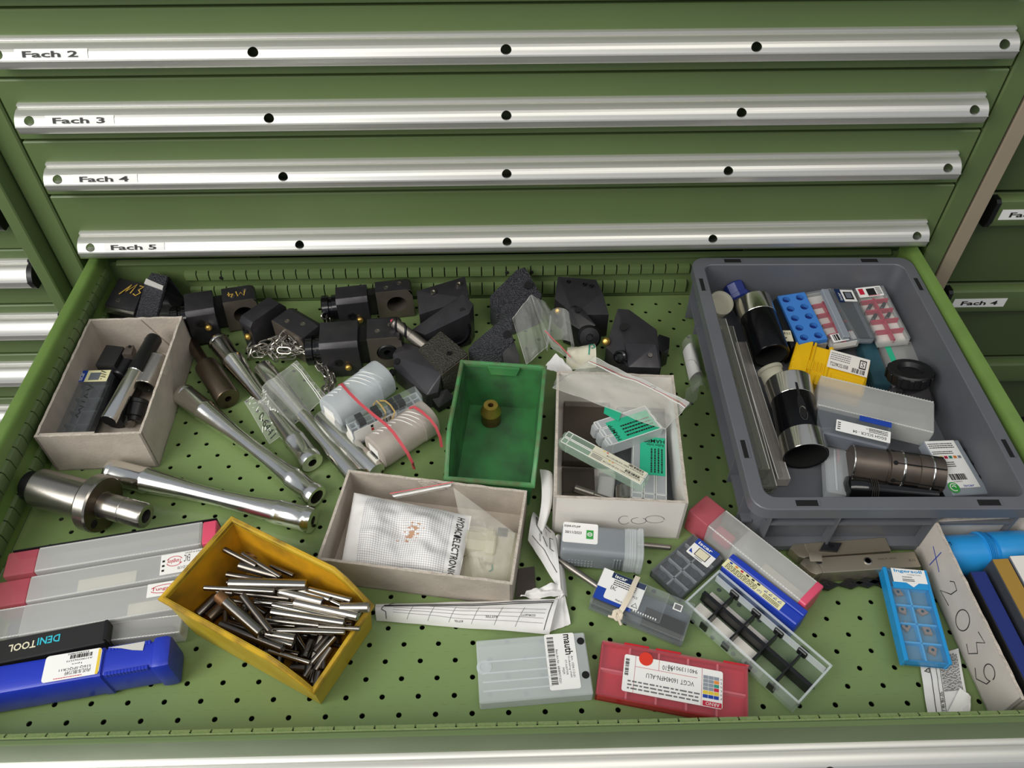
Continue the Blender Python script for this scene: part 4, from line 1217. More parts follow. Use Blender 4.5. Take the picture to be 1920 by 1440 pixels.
l = plate(d, 'label', L * .33, .002, L * .83, W * .78, .0202, 'label_green', .0004)
tx(l, 'HAMPP', L * .80, W * .07, .0208, W * .62, L * .05, 'ink', 90, bold=.01)
tx(l, 'Reiber Index', L * .74, W * .10, .0208, W * .5, L * .035, 'ink', 90)
small_print(l, L * .36, W * .1, L * .68, W * .5, .0208, 4, 'ink')
mt2 = None
d, L, W = tray_case('three joined clear cases with a green label, tilted in the white carton under the bag', V((0.1052, -0.1582, 0.0580)), V((0.1736, -0.1289, 0.0540)), V((0.0895, -0.1232, 0.0580)), .018, 3, 'milk', None, 'long cases in the white carton')
l = plate(d, 'label', L * .20, W * .03, L * .92, W * .82, .0182, 'label_green', .0004)
tx(l, 'HAMPP', L * .27, W * .08, .0188, W * .62, L * .07, 'ink', 90, bold=.01)
small_print(l, L * .38, W * .1, L * .88, W * .6, .0188, 4, 'ink')
d = T('green_card', 'green paper label corner showing behind the tilted cases in the white carton', 'label')
Sheet(V((0.1061, -0.1092, 0.0580)), V((0.1219, -0.1215, 0.0580)), V((0.1272, -0.1072, 0.0580)), V((0.1084, -0.0986, 0.0580))).mesh('sheet', 'label_green', d, 2, 2)
d, L, W = tray_case('pair of greenish clear long cases with printed labels lying across the white carton', V((0.0495, -0.1607, 0.0740)), V((0.1353, -0.2192, 0.0680)), V((0.0604, -0.1459, 0.0740)), .014, 2, 'glass_green', None, 'long cases in the white carton')
l = plate(d, 'label', L * .36, W * .04, L * .96, W * .48, .0142, 'paper_cream', .0004)
tx(l, 'BC120-05-DS.120A CWC09DE', L * .52, W * .16, .0148, L * .42, W * .10, 'ink')
bars(l, L * .76, W * .29, L * .93, W * .44, .0148, 22)
small_print(l, L * .38, W * .1, L * .5, W * .4, .0148, 3)
l = plate(d, 'label', L * .36, W * .52, L * .96, W * .96, .0142, 'paper_cream', .0004)
tx(l, 'BC120-06-DS.100A CWC07DE', L * .52, W * .62, .0148, L * .42, W * .10, 'ink')
bars(l, L * .76, W * .77, L * .93, W * .92, .0148, 22, seed=6)
for k, (x, c_) in enumerate(((.46, 'label_yellow'), (.50, 'red'), (.56, 'label_yellow'), (.6, 'orange'))):
    plate(l, 'colour_mark', L * x, W * (.84 if k < 2 else .40), L * (x + .022), W * (.90 if k < 2 else .46), .0147, c_, .0001)
d, L, W, H = ins_case('insert_case', 'dark brown flat case deep in the back left of the white carton', V((0.0579, -0.1442, 0.0180)), V((0.1144, -0.1455, 0.0180)), V((0.0683, -0.0270, 0.0180)), .012, 'brown_plate', 'smoke_brown', 1, 1, None)
d, L, W, H = ins_case('insert_case', 'slate flat slab added beneath the clear long cases to darken the white carton', V((0.1125, -0.2014, 0.0115)), V((0.1809, -0.2051, 0.0115)), V((0.1365, -0.0225, 0.0115)), .009, 'slate_dark', 'smoke', 1, 1, None)  # dark slab put in to deepen the tone inside the carton
d, L, W, H = ins_case('insert_case', 'brown flat case at the front bottom of the white carton', V((0.0555, -0.1846, 0.0120)), V((0.0925, -0.1869, 0.0120)), V((0.0591, -0.1489, 0.0120)), .009, 'brown_plate', 'smoke_brown', 1, 1, None)
d, L, W, H = ins_case('insert_case', 'small frosted case with a white paper beside the ring in the white carton', V((0.0927, -0.1956, 0.0140)), V((0.1114, -0.1988, 0.0140)), V((0.0999, -0.1589, 0.0140)), .008, 'grey_case', 'frost', 1, 1, 'white')
turned('steel_ring', 'short steel ring in the front of the white carton', V((0.1251, -0.1818, 0.0160)), V((0.1236, -0.1977, 0.0120)), [(.0085, 0), (.0095, .1), (.0095, .9), (.0085, 1)], 'steel', 'ring', .0068, .012)
turned('drill_shank', 'small dark steel shank in shade at the front of the white carton', V((0.0696, -0.1841, 0.0180)), V((0.1102, -0.1988, 0.0140)), [(.004, 0), (.004, .5), (.0025, .52), (.0025, 1)], 'steel_dull', 'drill')
d, i = block('tiny orange clip in the front right corner of the white carton', [V((0.1661, -0.2181, 0.0300)), V((0.1712, -0.2189, 0.0300)), V((0.1723, -0.2155, 0.0300)), V((0.1672, -0.2146, 0.0300))], .022, 'orange', .0005, 'clip')
d.name = 'plastic_clip'
del d['group']
d = T('zip_bag', 'long clear zip bag with red line lying over the back of the white carton', 'bag')
s = Sheet(V((0.0483, -0.0826, 0.0740)), V((0.1684, -0.1484, 0.0740)), V((0.2001, -0.1151, 0.0780)), V((0.1011, -0.0326, 0.0740)), bagbump(15, .006, .008))
s.mesh('film', 'bag_yellow', d, 34, 20)
s.seam(d)
s2 = Sheet(V((0.0481, -0.0845, 0.0760)), V((0.1007, -0.0346, 0.0760)), V((0.0923, -0.0597, 0.0730)), V((0.0544, -0.0640, 0.0730)), crumple(5, .004))
s2.mesh('film', 'bag', d, 12, 8)
for v, m_, q in ((.80, 'white', .0016), (.845, 'rubber_red', .0006), (.87, 'white', .0005), (.895, 'white', .0005), (.92, 'white', .0005), (.945, 'white', .0005), (.975, 'white', .0007)):
    g = G()
    s.line(g, [(.02, v), (1, v)], q, .0008, 20)
    g.obj('zip_line', m_, d, 0)
g = G()
g.lathe([(.0028, 0), (.0028, .0004), (.002, .0004), (.002, 0)], 18, M.Translation(s.at(.66, .88, .0012)), 0, 0)
g.obj('hang_hole', 'tape', d, 0)
d = T('paper_roll', 'small rolled paper slip in a clear sleeve on the floor left of the grey tray', 'paper')
s = Sheet(V((0.2316, 0.0432, 0.0030)), V((0.2310, -0.0094, 0.0030)), V((0.2500, -0.0032, 0.0030)), V((0.2478, 0.0499, 0.0030)), lambda u, v: .013 * math.sin(math.pi * v) ** .6)
s.mesh('paper', 'paper', d, 10, 14)
g = G()
s.line(g, [(.45, .1), (.6, .45), (.75, .6), (.9, .9)], .0004)
g.obj('printed_line', 'ink', d, 0)
s = Sheet(V((0.2331, 0.0594, 0.0020)), V((0.2308, -0.0343, 0.0020)), V((0.2492, -0.0265, 0.0020)), V((0.2513, 0.0642, 0.0020)), lambda u, v: .0148 * math.sin(math.pi * v) ** .6 + crumple(3, .002)(u, v))
s.mesh('sleeve', 'bag', d, 14, 14)
s = Sheet(V((0.2161, -0.0599, 0.0030)), V((0.2362, -0.0408, 0.0030)), V((0.2435, -0.0134, 0.0060)), V((0.2233, -0.0268, 0.0060)), crumple(9, .004))
s.mesh('sleeve', 'bag', d, 10, 8)
d = T('barcode_slip', 'torn slip with fine red and black stripes left of the grey tray', 'paper')
s = Sheet(V((0.2109, -0.0624, 0.0040)), V((0.2251, -0.0495, 0.0040)), V((0.2196, -0.0413, 0.0050)), V((0.2103, -0.0491, 0.0050)))
s.mesh('sheet', 'paper', d, 3, 3)
for v, m_ in ((.2, 'ink'), (.4, 'ink'), (.6, 'red'), (.8, 'ink')):
    g = G()
    s.line(g, [(0, v), (1, v)], .0006)
    g.obj('stripe', m_, d, 0)

# ---- grey tray
A, B, Cc = V((0.2378, -0.2615, 0.0840)), V((0.2458, 0.1385, 0.0840)), V((0.5420, 0.1396, 0.0840))
m0 = M.Translation((0, 0, 0))
ax_ = (B - A).normalized()
ay_ = V((ax_.y, -ax_.x, 0))
TL, TW = .402, .2945
c = A + ax_ * TL / 2 + ay_ * TW / 2
tm = M(((ay_.x, ax_.x, 0, c.x), (ay_.y, ax_.y, 0, c.y), (0, 0, 1, .0005), (0, 0, 0, 1)))
tr = T('plastic_tray', 'large grey plastic stacking tray full of tooling at the right', 'tray', tm)
HX, HY, HT = TW / 2, TL / 2, .084
g = G()
n_ = 5
g.loft([rr(HX - .018, HY - .018, .012, 0, n=n_), rr(HX - .014, HY - .014, .014, .004, n=n_), rr(HX - .0125, HY - .0125, .014, .066, n=n_), rr(HX - .0125, HY - .0125, .014, .068, n=n_),
        rr(HX, HY, .018, .068, n=n_), rr(HX, HY, .018, HT - .001, n=n_), rr(HX - .001, HY - .001, .017, HT, n=n_), rr(HX - .0145, HY - .0145, .012, HT, n=n_), rr(HX - .0155, HY - .0155, .0115, HT - .001, n=n_),
        rr(HX - .0165, HY - .0165, .012, .006, n=n_), rr(HX - .020, HY - .020, .012, .004, n=n_)], 1, 1)
g.obj('body', 'tray_grey', tr, 0.5)
for sx, sy, hx2, hy2 in ((-1, .72, .0035, .012), (-1, -.62, .0035, .012), (1, .72, .0035, .012), (1, -.62, .0035, .012)):
    x, y = sx * (HX - .0075), sy * HY
    G().box(x - hx2, y - hy2, HT + .0001, x + hx2, y + hy2, HT + .0003).obj('slot', 'deep', tr, 0)
    G().box(x + hx2 * .4, y - hy2, HT + .0002, x + hx2, y + hy2, HT + .0006).obj('slot_edge', 'tray_grey', tr, 0)
for sx, sy in ((-.62, 1), (.62, 1), (-.62, -1), (.62, -1)):
    x, y = sx * HX, sy * (HY - .0075)
    G().box(x - .012, y - .0035, HT + .0001, x + .012, y + .0035, HT + .0003).obj('slot', 'deep', tr, 0)
    G().box(x + .010, y - .0035, HT + .0002, x + .012, y + .0035, HT + .0006).obj('slot_edge', 'tray_grey', tr, 0)
for s_ in (-1, 1):
    for y in (-.17, -.12, .12, .17):
        g = G()
        x0, x1 = sorted((s_ * (HX - .013), s_ * (HX - .001)))
        g.box(x0, y - .001, .004 if abs(y) > .15 else .02, x1, y + .001, .069)
        g.obj('rib', 'tray_grey', tr, 0)
    x0, x1 = sorted((s_ * (HX - .014), s_ * (HX - .003)))
    G().box(x0, -HY + .02, .030, x1, HY - .02, .033).obj('rib', 'tray_grey', tr, 0)
    for x in (-.125, -.055, .045, .125):
        y0, y1 = sorted((s_ * (HY - .013), s_ * (HY - .001)))
        G().box(x - .001, y0, .012, x + .001, y1, .069).obj('rib', 'tray_grey', tr, 0)
    y0, y1 = sorted((s_ * (HY - .014), s_ * (HY - .002)))
    G().box(-HX + .02, y0, .052, HX - .02, y1, .055).obj('rib', 'tray_grey', tr, 0)
    G().box(-HX + .02, y0, .004, HX - .02, y1, .012).obj('rib', 'tray_grey', tr, 0)
Z0 = .006
# ---- inside the tray
d, ln = turned('canister', 'milky round canister seen on its lid in the back left corner of the tray', V((0.2800, 0.0968, 0.0300)), V((0.2829, 0.0857, 0.0520)), [(.0155, 0), (.0155, .7), (.0168, .72), (.0168, .97), (.015, 1), (.0135, .97)], 'milk_warm', 'canister')
mt, ln = axis(V((0.3204, 0.0894, 0.0300)), V((0.3067, 0.1258, 0.0500)))
d = T('capped_tube', 'dark blue octagonal tube cap standing in the back left of the tray', 'tube', mt)
g = G()
oc = lambda r, z: [(r * math.cos(R(22.5 + 45 * k)), r * math.sin(R(22.5 + 45 * k)), z) for k in range(8)]
g.loft([oc(.013, 0), oc(.0135, .01), oc(.0135, ln * .55)], 1, 1)
g.obj('body', 'black_matte', d, 0.3)
G().loft([oc(.0145, ln * .45), oc(.0162, ln * .5), oc(.0162, ln * .62), oc(.0138, ln * .64), oc(.0142, ln * .95), oc(.012, ln)], 1, 1).obj('cap', 'blue_navy', d, 0.3)
def collet_sleeve(label, A, B, r, caps, slots, bore=.85):
    d, ln = turned('collet_sleeve', label, A, B, [(r * .97, 0), (r, .015), (r, .985), (r * .97, 1)], 'black_sleeve', 'sleeve', r * bore, .03, n=48)
    G().lathe([(r * bore * .995, ln - .0006), (r * bore * .99, ln * .5), (0, ln * .5)], 48, None, 0, 0).obj('bore_shade', 'deep', d, 0.5)  # black shell added inside to stand in for shade in the bore
    for k, (a, b) in enumerate(caps):
        g = G()
        f = 1.10 if a == 0 and len(caps) > 1 else 1.012
        g.lathe([(r * 1.0005, ln * a), (r * f, ln * a + .0004), (r * 1.012, ln * b - .0004), (r * 1.0005, ln * b)], 48, None, 0, 0)
        g.obj('bright_band', 'polished', d, 0.5)
    return d, ln
d, ln = collet_sleeve('round black collet sleeve with one bright end, back left in the tray', V((0.3272, 0.0905, 0.0460)), V((0.3315, -0.0001, 0.0360)), .0235, ((.0, .30),), 0)
G().lathe([(.016, -.0010), (.022, -.0008)], 36, None, 0, 0).obj('front_face', 'chrome', d, 0.5)
G().lathe([(.015, -.0011), (.0, -.0011)], 36, None, 0, 0).obj('front_bore', 'deep', d, 0.5)
d2, ln = collet_sleeve('large slotted collet sleeve with two bright bands, front left in the tray', V((0.3387, -0.0519, 0.0400)), V((0.3334, -0.1567, 0.0320)), .0252, ((.0, .26), (.74, 1.0)), 0, .93)
upv = d2.matrix_world.to_3x3().inverted() @ V((-.1, -.45, .9)) if False else (axis(V((0.3396, -0.0483, 0.0400)), V((0.3334, -0.1567, 0.0320)))[0].to_3x3().inverted() @ V((.0, -.35, .9)))
A0 = math.degrees(math.atan2(upv.y, upv.x))
for a in (A0 + 4, A0 + 124, A0 - 116):
    q = M.Rotation(R(a), 4, 'Z')
    G().box(.0250, -.0014, -.0003, .0262, .0014, ln * .34, m=q).obj('slit', 'deep', d2, 0)
    g = G()
    g.loft([[(.0250 + t, .0042 * math.cos(R(36 * k)) , ln * (.50) + (.010 + .012) * math.sin(R(36 * k)) * .8) for k in range(10)] for t in (0, .0008)], 1, 1, q)
    w_o = g.obj('window', 'deep', d2, 0)
    G().tube([q @ V((.0256, .0043 * math.cos(R(36 * k)), ln * .50 + .010 + .0098 * math.sin(R(36 * k)))) for k in range(10)], .0004, 5, True).obj('window_edge', 'steel_dull', w_o, 0.9)
G().lathe([(.0200, -.0004), (.0276, -.0000)], 40, None, 0, 0).obj('front_face', 'chrome', d2, 0.5)
G().lathe([(.0198, -.0005), (.0, -.0005)], 40, None, 0, 0).obj('front_bore', 'deep', d2, 0.5)
d, ln = turned('plastic_tube', 'milky capped tube between the two round sleeves in the tray', V((0.3219, -0.0244, 0.0400)), V((0.3299, -0.0549, 0.0300)), [(.0145, 0), (.0155, .03), (.0155, .14), (.0135, .16), (.0135, 1)], 'milk_warm', 'tube')
long_case('tool_case', 'long olive clear square case on the left side of the tray, topmost', V((0.2865, -0.1782, 0.0380)), V((0.2880, 0.0685, 0.0400)), V((0.2700, -0.1851, 0.0380)), .018, 'case_olive', None, teeth=False, group='square tool cases in the tray', c=.0025, core='slate_dark')
mt = None
d, L, W, H = long_case('tool_case', 'long clear square case below the topmost one, end marked in ink', V((0.2966, -0.1886, 0.0200)), V((0.3026, 0.0731, 0.0220)), V((0.2776, -0.1904, 0.0200)), .014, 'case_olive', None, teeth=False, group='square tool cases in the tray', c=.0025, core='slate_dark')
g = tx(d, 'zur', 0, 0, 0, W * .6, H * .4, 'ink', base=M(((0, 0, -1, -.0004), (-1, 0, 0, W * .8), (0, 1, 0, H * .3), (0, 0, 0, 1))))
long_case('tool_case', 'long frosted square case right of the marked one in the tray', V((0.3142, -0.1788, 0.0200)), V((0.3138, 0.0441, 0.0200)), V((0.2987, -0.1829, 0.0200)), .014, 'frost_warm', None, teeth=False, group='square tool cases in the tray', c=.0025, core='slate_dark')
d = T('green_card', 'green paper strip behind the long cases on the tray wall', 'label')
Sheet(V((0.2748, 0.0049, 0.0400)), V((0.2738, 0.0459, 0.0460)), V((0.2667, 0.0418, 0.0500)), V((0.2661, -0.0008, 0.0440))).mesh('sheet', 'teal_ink', d, 2, 2)
d = T('rubber_band', 'brown rubber band looped beside the long cases at the tray wall', 'rubber band', V((0.2825, -0.0428, 0.0120)))
i = M.Translation(-V((0.2825, -0.0428, 0.0120)))
G().ribbon([i @ p for p in (V((0.2741, -0.0267, 0.0340)), V((0.2795, -0.0396, 0.0360)), V((0.2753, -0.0581, 0.0340)), V((0.2748, -0.0847, 0.0300)), V((0.2798, -0.1064, 0.0260)), V((0.2836, -0.1211, 0.0220)), V((0.2779, -0.1241, 0.0220)), V((0.2743, -0.1046, 0.0240)), V((0.2722, -0.0871, 0.0280)), V((0.2711, -0.0624, 0.0340)))], .004, .0008, (1, 0, .3)).obj('strap', 'rust_pin', d, 0.9)
# insert cases at the back of the tray
mt, L, W = frame(V((0.3685, 0.0141, 0.0440)), V((0.4072, 0.0149, 0.0480)), V((0.3604, 0.1013, 0.0500)), .020)
d = T('insert_case', 'clear case with blue foam and ten round pockets, leaning at the tray back', 'case', mt, 'insert cases at the back of the tray')
G().box(0, 0, 0, L, W, .012, c=.0008).obj('base', 'frost_warm', d, 0.4)
g = G()
nxf, nyf = 2, 5
for a in range(nxf):
    for b in range(nyf):
        x0, x1 = .001 + (L - .002) * a / nxf, .001 + (L - .002) * (a + 1) / nxf
        y0, y1 = .001 + (W - .002) * b / nyf, .001 + (W - .002) * (b + 1) / nyf
        sub = G().holeplate(x0, x1, y0, y1, (x0 + x1) / 2, (y0 + y1) / 2, .0052, 0, .006, 20)
        g.add([(p[0], p[2], .0185 - p[1]) for p in sub.v], sub.f)
g.box(.001, .001, .012, L - .001, .0012, .0185)
g.box(.001, W - .0012, .012, L - .001, W - .001, .0185)
g.box(.001, .001, .012, .0012, W - .001, .0185)
g.box(L - .0012, .001, .012, L - .001, W - .001, .0185)
g.obj('foam', 'foam_blue', d, 0.5)
for a in range(nxf):
    for b in range(nyf):
        x, y = .001 + (L - .002) * (a + .5) / nxf, .001 + (W - .002) * (b + .5) / nyf
        G().lathe([(.0051, .0126), (.0051, .0128)], 16, M.Translation((x, y, 0))).obj('pocket', 'blue_navy', d, 0)
d, i = block('black block with a small card reading ERS2 beside the blue foam case in the tray', [V((0.3542, 0.0505, 0.0400)), V((0.3612, 0.0146, 0.0360)), V((0.3712, 0.0213, 0.0360)), V((0.3594, 0.0982, 0.0480)), V((0.3522, 0.0898, 0.0480))], Z0, 'black', .001, 'tool block')
del d['group']
mt, L, W = frame(V((0.3485, 0.0184, 0.0440)), V((0.3630, 0.0240, 0.0440)), V((0.3487, 0.0366, 0.0455)), 0)
c_ = plate(d, 'card_tag', 0, 0, L, W, 0, 'ivory', .0006)
c_.matrix_local = i @ mt
tx(c_, 'ERS2', L * .12, W * .62, .0008, L * .8, W * .22, 'ink')
G().lathe([(.0011, .0006), (.0011, .0009)], 14, M.Translation((L * .4, W * .3, 0))).obj('punched_hole', 'ink', c_, 0)
def pink_case(label, A, B, Cc, ins):
    d, L, W, H = ins_case('insert_case', label, A, B, Cc, .014, 'frost', 'clear', 1, 1, 'card_white', group='insert cases at the back of the tray')
    g = G()
    for k in range(1, 5):
        g.box(.0015, W * k * .19 - .0012, H * .3, L - .0015, W * k * .19 + .0012, H * .8)
    g.box(L / 2 - .0012, .001, H * .3, L / 2 + .0012, W * .8, H * .8)
    g.obj('pink_rack', 'crimson', d, 0)
    for a, b in ins:
        x, y = L * (.27 + .46 * a), W * (.095 + .19 * b)
        G().box(-.0022, -.0065, H * .3, .0022, .0065, H * .72, c=.0012, m=M.Translation((x, y, 0)) @ M.Rotation(R(-38), 4, 'Z')).obj('insert', 'insert_dark', d, 0.5)
    return d, L, W, H
d, L, W, H = pink_case('clear case with pink rack and white barcode label, between blue foam and grey lid', V((0.4116, 0.0121, 0.0440)), V((0.4463, 0.0179, 0.0480)), V((0.3998, 0.1059, 0.0500)), ())
l = plate(d, 'label', .001, -.0005, L * .9, 0, .004, 'white', .009)
plate(d, 'label', L * .05, W * .02, L * .9, W * .16, H + .0001, 'white')
bars(d, L * .12, W * .04, L * .6, W * .15, H + .0005, 5)
d, L, W, H = ins_case('insert_case', 'grey insert case with dark window label leaning open at the tray back', V((0.4335, 0.0159, 0.0520)), V((0.4680, 0.0174, 0.0480)), V((0.4275, 0.1022, 0.0600)), .012, 'grey_lid', 'smoke', 1, 1, 'slate_dark', group='insert cases at the back of the tray')
l = plate(d, 'label', L * .42, W * .72, L * .95, W * .96, H + .0001, 'white')
plate(l, 'blue_band', L * .20, W * .70, L * .42, W * .98, H + .0002, 'label_navy', .0003)
tx(l, 'iscar', L * .36, W * .74, H + .0006, W * .16, L * .10, 'white', 90)
plate(l, 'printed_square', L * .5, W * .76, L * .86, W * .92, H + .0005, 'ink', .0001)
plate(l, 'printed_window', L * .56, W * .785, L * .8, W * .90, H + .0007, 'slate', .0001)
G().box(-.010, .001, H * .4, 0, W - .001, H * 1.0, c=.001).obj('raised_edge', 'grey_lid', d, 0.4)
d, L, W, H = pink_case('clear case with pink rack, four dark inserts and white label, rightmost at back', V((0.4722, 0.0154, 0.0460)), V((0.5107, 0.0202, 0.0500)), V((0.4692, 0.1131, 0.0500)), ((0, 3), (1, 3), (0, 2), (1, 2)))
l = plate(d, 'label', L * .02, W * .80, L * .86, W * .99, H + .0001, 'white', c=.001)
plate(l, 'printed_square', L * .34, W * .825, L * .62, W * .955, H + .0005, 'ink', .0001)
plate(l, 'red_band', L * .08, W * .85, L * .24, W * .965, H + .0005, 'red_ink', .0001)
plate(l, 'red_line', L * .34, W * .812, L * .72, W * .822, H + .0005, 'red_ink', .0001)
small_print(l, L * .66, W * .83, L * .82, W * .97, H + .0005, 6, 'ink')
# yellow case
mt, L, W = frame(V((0.3426, -0.0344, 0.0375)), V((0.4256, -0.0726, 0.0375)), V((0.3722, 0.0242, 0.0455)), .0305)
mt = mt @ M.Scale(.9, 4, (0, 0, 1))
d = T('plastic_case', 'bright yellow ribbed plastic case with a white code label', 'case', mt)
g = G()
g.hull([(x, y, z) for x, y, z in ((0, .003, 0), (L * .22, 0, 0), (L * .22, W, 0), (0, W - .003, 0), (0, .005, .026), (L * .22, .002, .033), (L * .22, W - .001, .034), (0, W - .004, .028))], .0016)
g.obj('cap', 'yellow_plastic', d, 0.5)
g = G()
g.box(L * .2, .003, 0, L, W - .003, .031, c=.003)
g.box(L * .24, 0.001, .004, L * .27, W - .001, .034, c=.001)
g.box(L * .34, 0, .004, L * .42, W * .22, .033, c=.002)
g.box(L * .44, 0, .004, L * .50, W, .0335, c=.002)
g.obj('body', 'yellow_plastic', d, 0.5)
g = G()
for k in range(5):
    g.box(L * .22 + k * .0045, W * .30, .0305, L * .22 + k * .0045 + .0022, W * .52, .033, c=.0005)
    g.box(L * .02 + k * .0, W * (.12 + .15 * k), .0270, L * .06, W * (.19 + .15 * k), .0285, c=.0005)
g.tube([(L * .54, W * .06, .031), (L * .96, W * .06, .031), (L * .96, W * .36, .031), (L * .54, W * .36, .031)], .0012, 6, True)
g.obj('ribs', 'yellow_plastic', d, 0.5)
l = plate(d, 'label', L * .46, W * .46, L * .985, W * .90, .0336, 'card_white', .0003)
tx(l, 'T229K32.05B', L * .49, W * .52, .0340, L * .24, W * .09, 'ink', bold=.01)
plate(l, 'square_mark', L * .86, W * .62, L * .95, W * .84, .0338, 'ink', .0001)
plate(l, 'square_mark', L * .872, W * .65, L * .938, W * .81, .0340, 'card_white', .0001)
tx(l, 'S', L * .885, W * .67, .0343, L * .04, W * .12, 'ink')
bars(l, L * .78, W * .49, L * .95, W * .60, .0339, 14)
small_print(l, L * .48, W * .66, L * .74, W * .86, .0339, 4)
ins_case('clear_case', 'dull teal clear case between the yellow case and the tray wall', V((0.4555, -0.0379, 0.0220)), V((0.4766, -0.0310, 0.0220)), V((0.4588, 0.0345, 0.0260)), .016, 'teal_clear', 'teal_clear', 1, 1, None)
d, L, W, H = long_case('clear_case', 'clear square case with a green sticker behind the black knob tool', V((0.4860, -0.0423, 0.0260)), V((0.5247, -0.0249, 0.0260)), V((0.4846, 0.0277, 0.0320)), .02, 'frost', None, teeth=False)
plate(d, 'sticker', -.0004, W * .5, L * .18, W * .92, H, 'label_green', .0004)
d, i = block('black tool block with a ribbed clamping nut lying at the right of the tray', [V((0.4552, -0.0669, 0.0400)), V((0.4734, -0.0571, 0.0460)), V((0.5051, -0.0647, 0.0440)), V((0.5102, -0.0783, 0.0340)), V((0.5079, -0.0884, 0.0300)), V((0.4539, -0.0839, 0.0340))], Z0, 'steel_black')
del d['group']
q = i @ M.Translation(V((0.4854, -0.0487, 0.0500))) @ V((-.05, .28, .95)).to_track_quat('Z', 'Y').to_matrix().to_4x4()
G().lathe([(.012, -.01), (.0245, -.008), (.026, -.006), (.026, .006), (.0245, .008), (.016, .0085), (.012, .004)], 40, q).obj('clamping_nut', 'black', d, 0.5)
g = G()
for k in range(12):
    g.box(.0255, -.003, -.006, .0275, .003, .006, c=.001, m=q @ M.Rotation(R(30 * k), 4, 'Z'))
g.obj('nut_ribs', 'black', d, 0.5)
disc(d, 'bolt_hole', V((0.4673, -0.0721, 0.0445)), (-.2, -.4, .9), [(.0028, -.002), (.0028, .0014)], 'deep', 16, i)
# long frosted case and the grey labelled one before it
d, L, W, H = long_case('tool_case', 'long frosted case with a perforated edge lying across the middle of the tray', V((0.3556, -0.1002, 0.0560)), V((0.4755, -0.1453, 0.0560)), V((0.3847, -0.0592, 0.0580)), .028, 'frost', None, teeth=True)
mt, L, W = frame(V((0.3445, -0.1338, 0.0570)), V((0.4204, -0.1617, 0.0570)), V((0.3590, -0.1038, 0.0600)), .031)
d = T('grey_case', 'slate grey case with white code label and blue strip, before the long frosted case', 'case', mt)
G().box(0, 0, 0, L, W, .024, c=.002).obj('body', 'slate', d, 0.4)
G().box(.0006, .0006, .024, L - .0006, W - .0006, .031, c=.0015).obj('lid', 'case_grey', d, 0.4)
l = plate(d, 'label', L * .26, W * .04, L * .985, W * .52, .0312, 'white', c=.001)
tx(l, 'EGGH SCLCR - 04', L * .93, W * .24, .0316, L * .44, W * .12, 'ink', 180, bold=.01)
tx(l, 'E06H SCLCR-04', L * .86, W * .44, .0316, L * .2, W * .07, 'ink_grey', 180)
small_print(l, L * .70, W * .28, L * .95, W * .48, .0316, 3, 'ink')
small_print(l, L * .28, W * .1, L * .32, W * .46, .0316, 4, 'ink')
l = plate(d, 'blue_strip', L * .56, W * .70, L * .99, W * .92, .0312, 'label_blue')
mt, L, W = frame(V((0.3478, -0.1985, 0.0220)), V((0.3779, -0.1956, 0.0220)), V((0.3686, -0.1150, 0.0220)), .016)
d = T('clear_case', 'empty frosted case lying between slotted sleeve and grey sleeve in the tray', 'case', mt)
G().box(0, 0, 0, L, W, .018, c=.002).obj('body', 'milk', d, 0.4)
G().box(L * .32, .002, .0185, L * .40, W * .7, .0195, c=.0004).obj('ridge', 'milk', d, 0.4)
G().box(L * .5, W * .55, .012, L * .56, W * .95, .0178).obj('red_strip', 'pink_clear', d, 0)
# grey metal sleeve with bands
d, ln = turned('expansion_sleeve', 'dark steel sleeve with bright grooves lying at the front of the tray', V((0.3807, -0.1654, 0.0300)), V((0.4762, -0.1855, 0.0300)), [(.0195, 0), (.0205, .01), (.0205, .37), (.0190, .375), (.0190, .40), (.0215, .405), (.0215, .54), (.0202, .55), (.0202, .72), (.0215, .725), (.0215, .86), (.0205, .87), (.0205, 1)], 'steel_brown', 'sleeve', .014, .01, n=48)
for a, b in ((.535, .56), (.855, .875), (-.004, .012)):
    G().lathe([(.0216, ln * a), (.0219, ln * a + .0004), (.0219, ln * b - .0004), (.0216, ln * b)], 48, None, 0, 0).obj('bright_groove', 'chrome', d, 0.5)
for a in (60, 110, 165):
    q = M.Rotation(R(a), 4, 'Z')
    G().box(.0205, -.0005, ln * .43, .0221, .0005, ln * .99, m=q).obj('slit', 'deep', d, 0)
    G().lathe([(.0026, .0190), (.0026, .0219)], 14, q @ M.Rotation(R(90), 4, 'Y') @ M.Translation((-ln * .44, 0, 0))).obj('relief_hole', 'deep', d, 0)
d, ln = turned('boring_bar', 'glossy black round bar with ringed end at the tray front wall', V((0.3680, -0.1943, 0.0225)), V((0.4663, -0.2055, 0.0200)), [(.006, 0), (.0135, .03), (.0142, .08), (.0142, .22), (.0138, .225), (.0115, .5), (.0115, 1)], 'black_gloss', 'tool', n=32)
for k in range(4):
    G().lathe([(.0142, ln * (.26 + .022 * k)), (.0150, ln * (.26 + .022 * k) + .0004), (.0142, ln * (.26 + .022 * k) + .0008)], 32, None, 0, 0).obj('ring', 'steel_dull', d, 0.5)
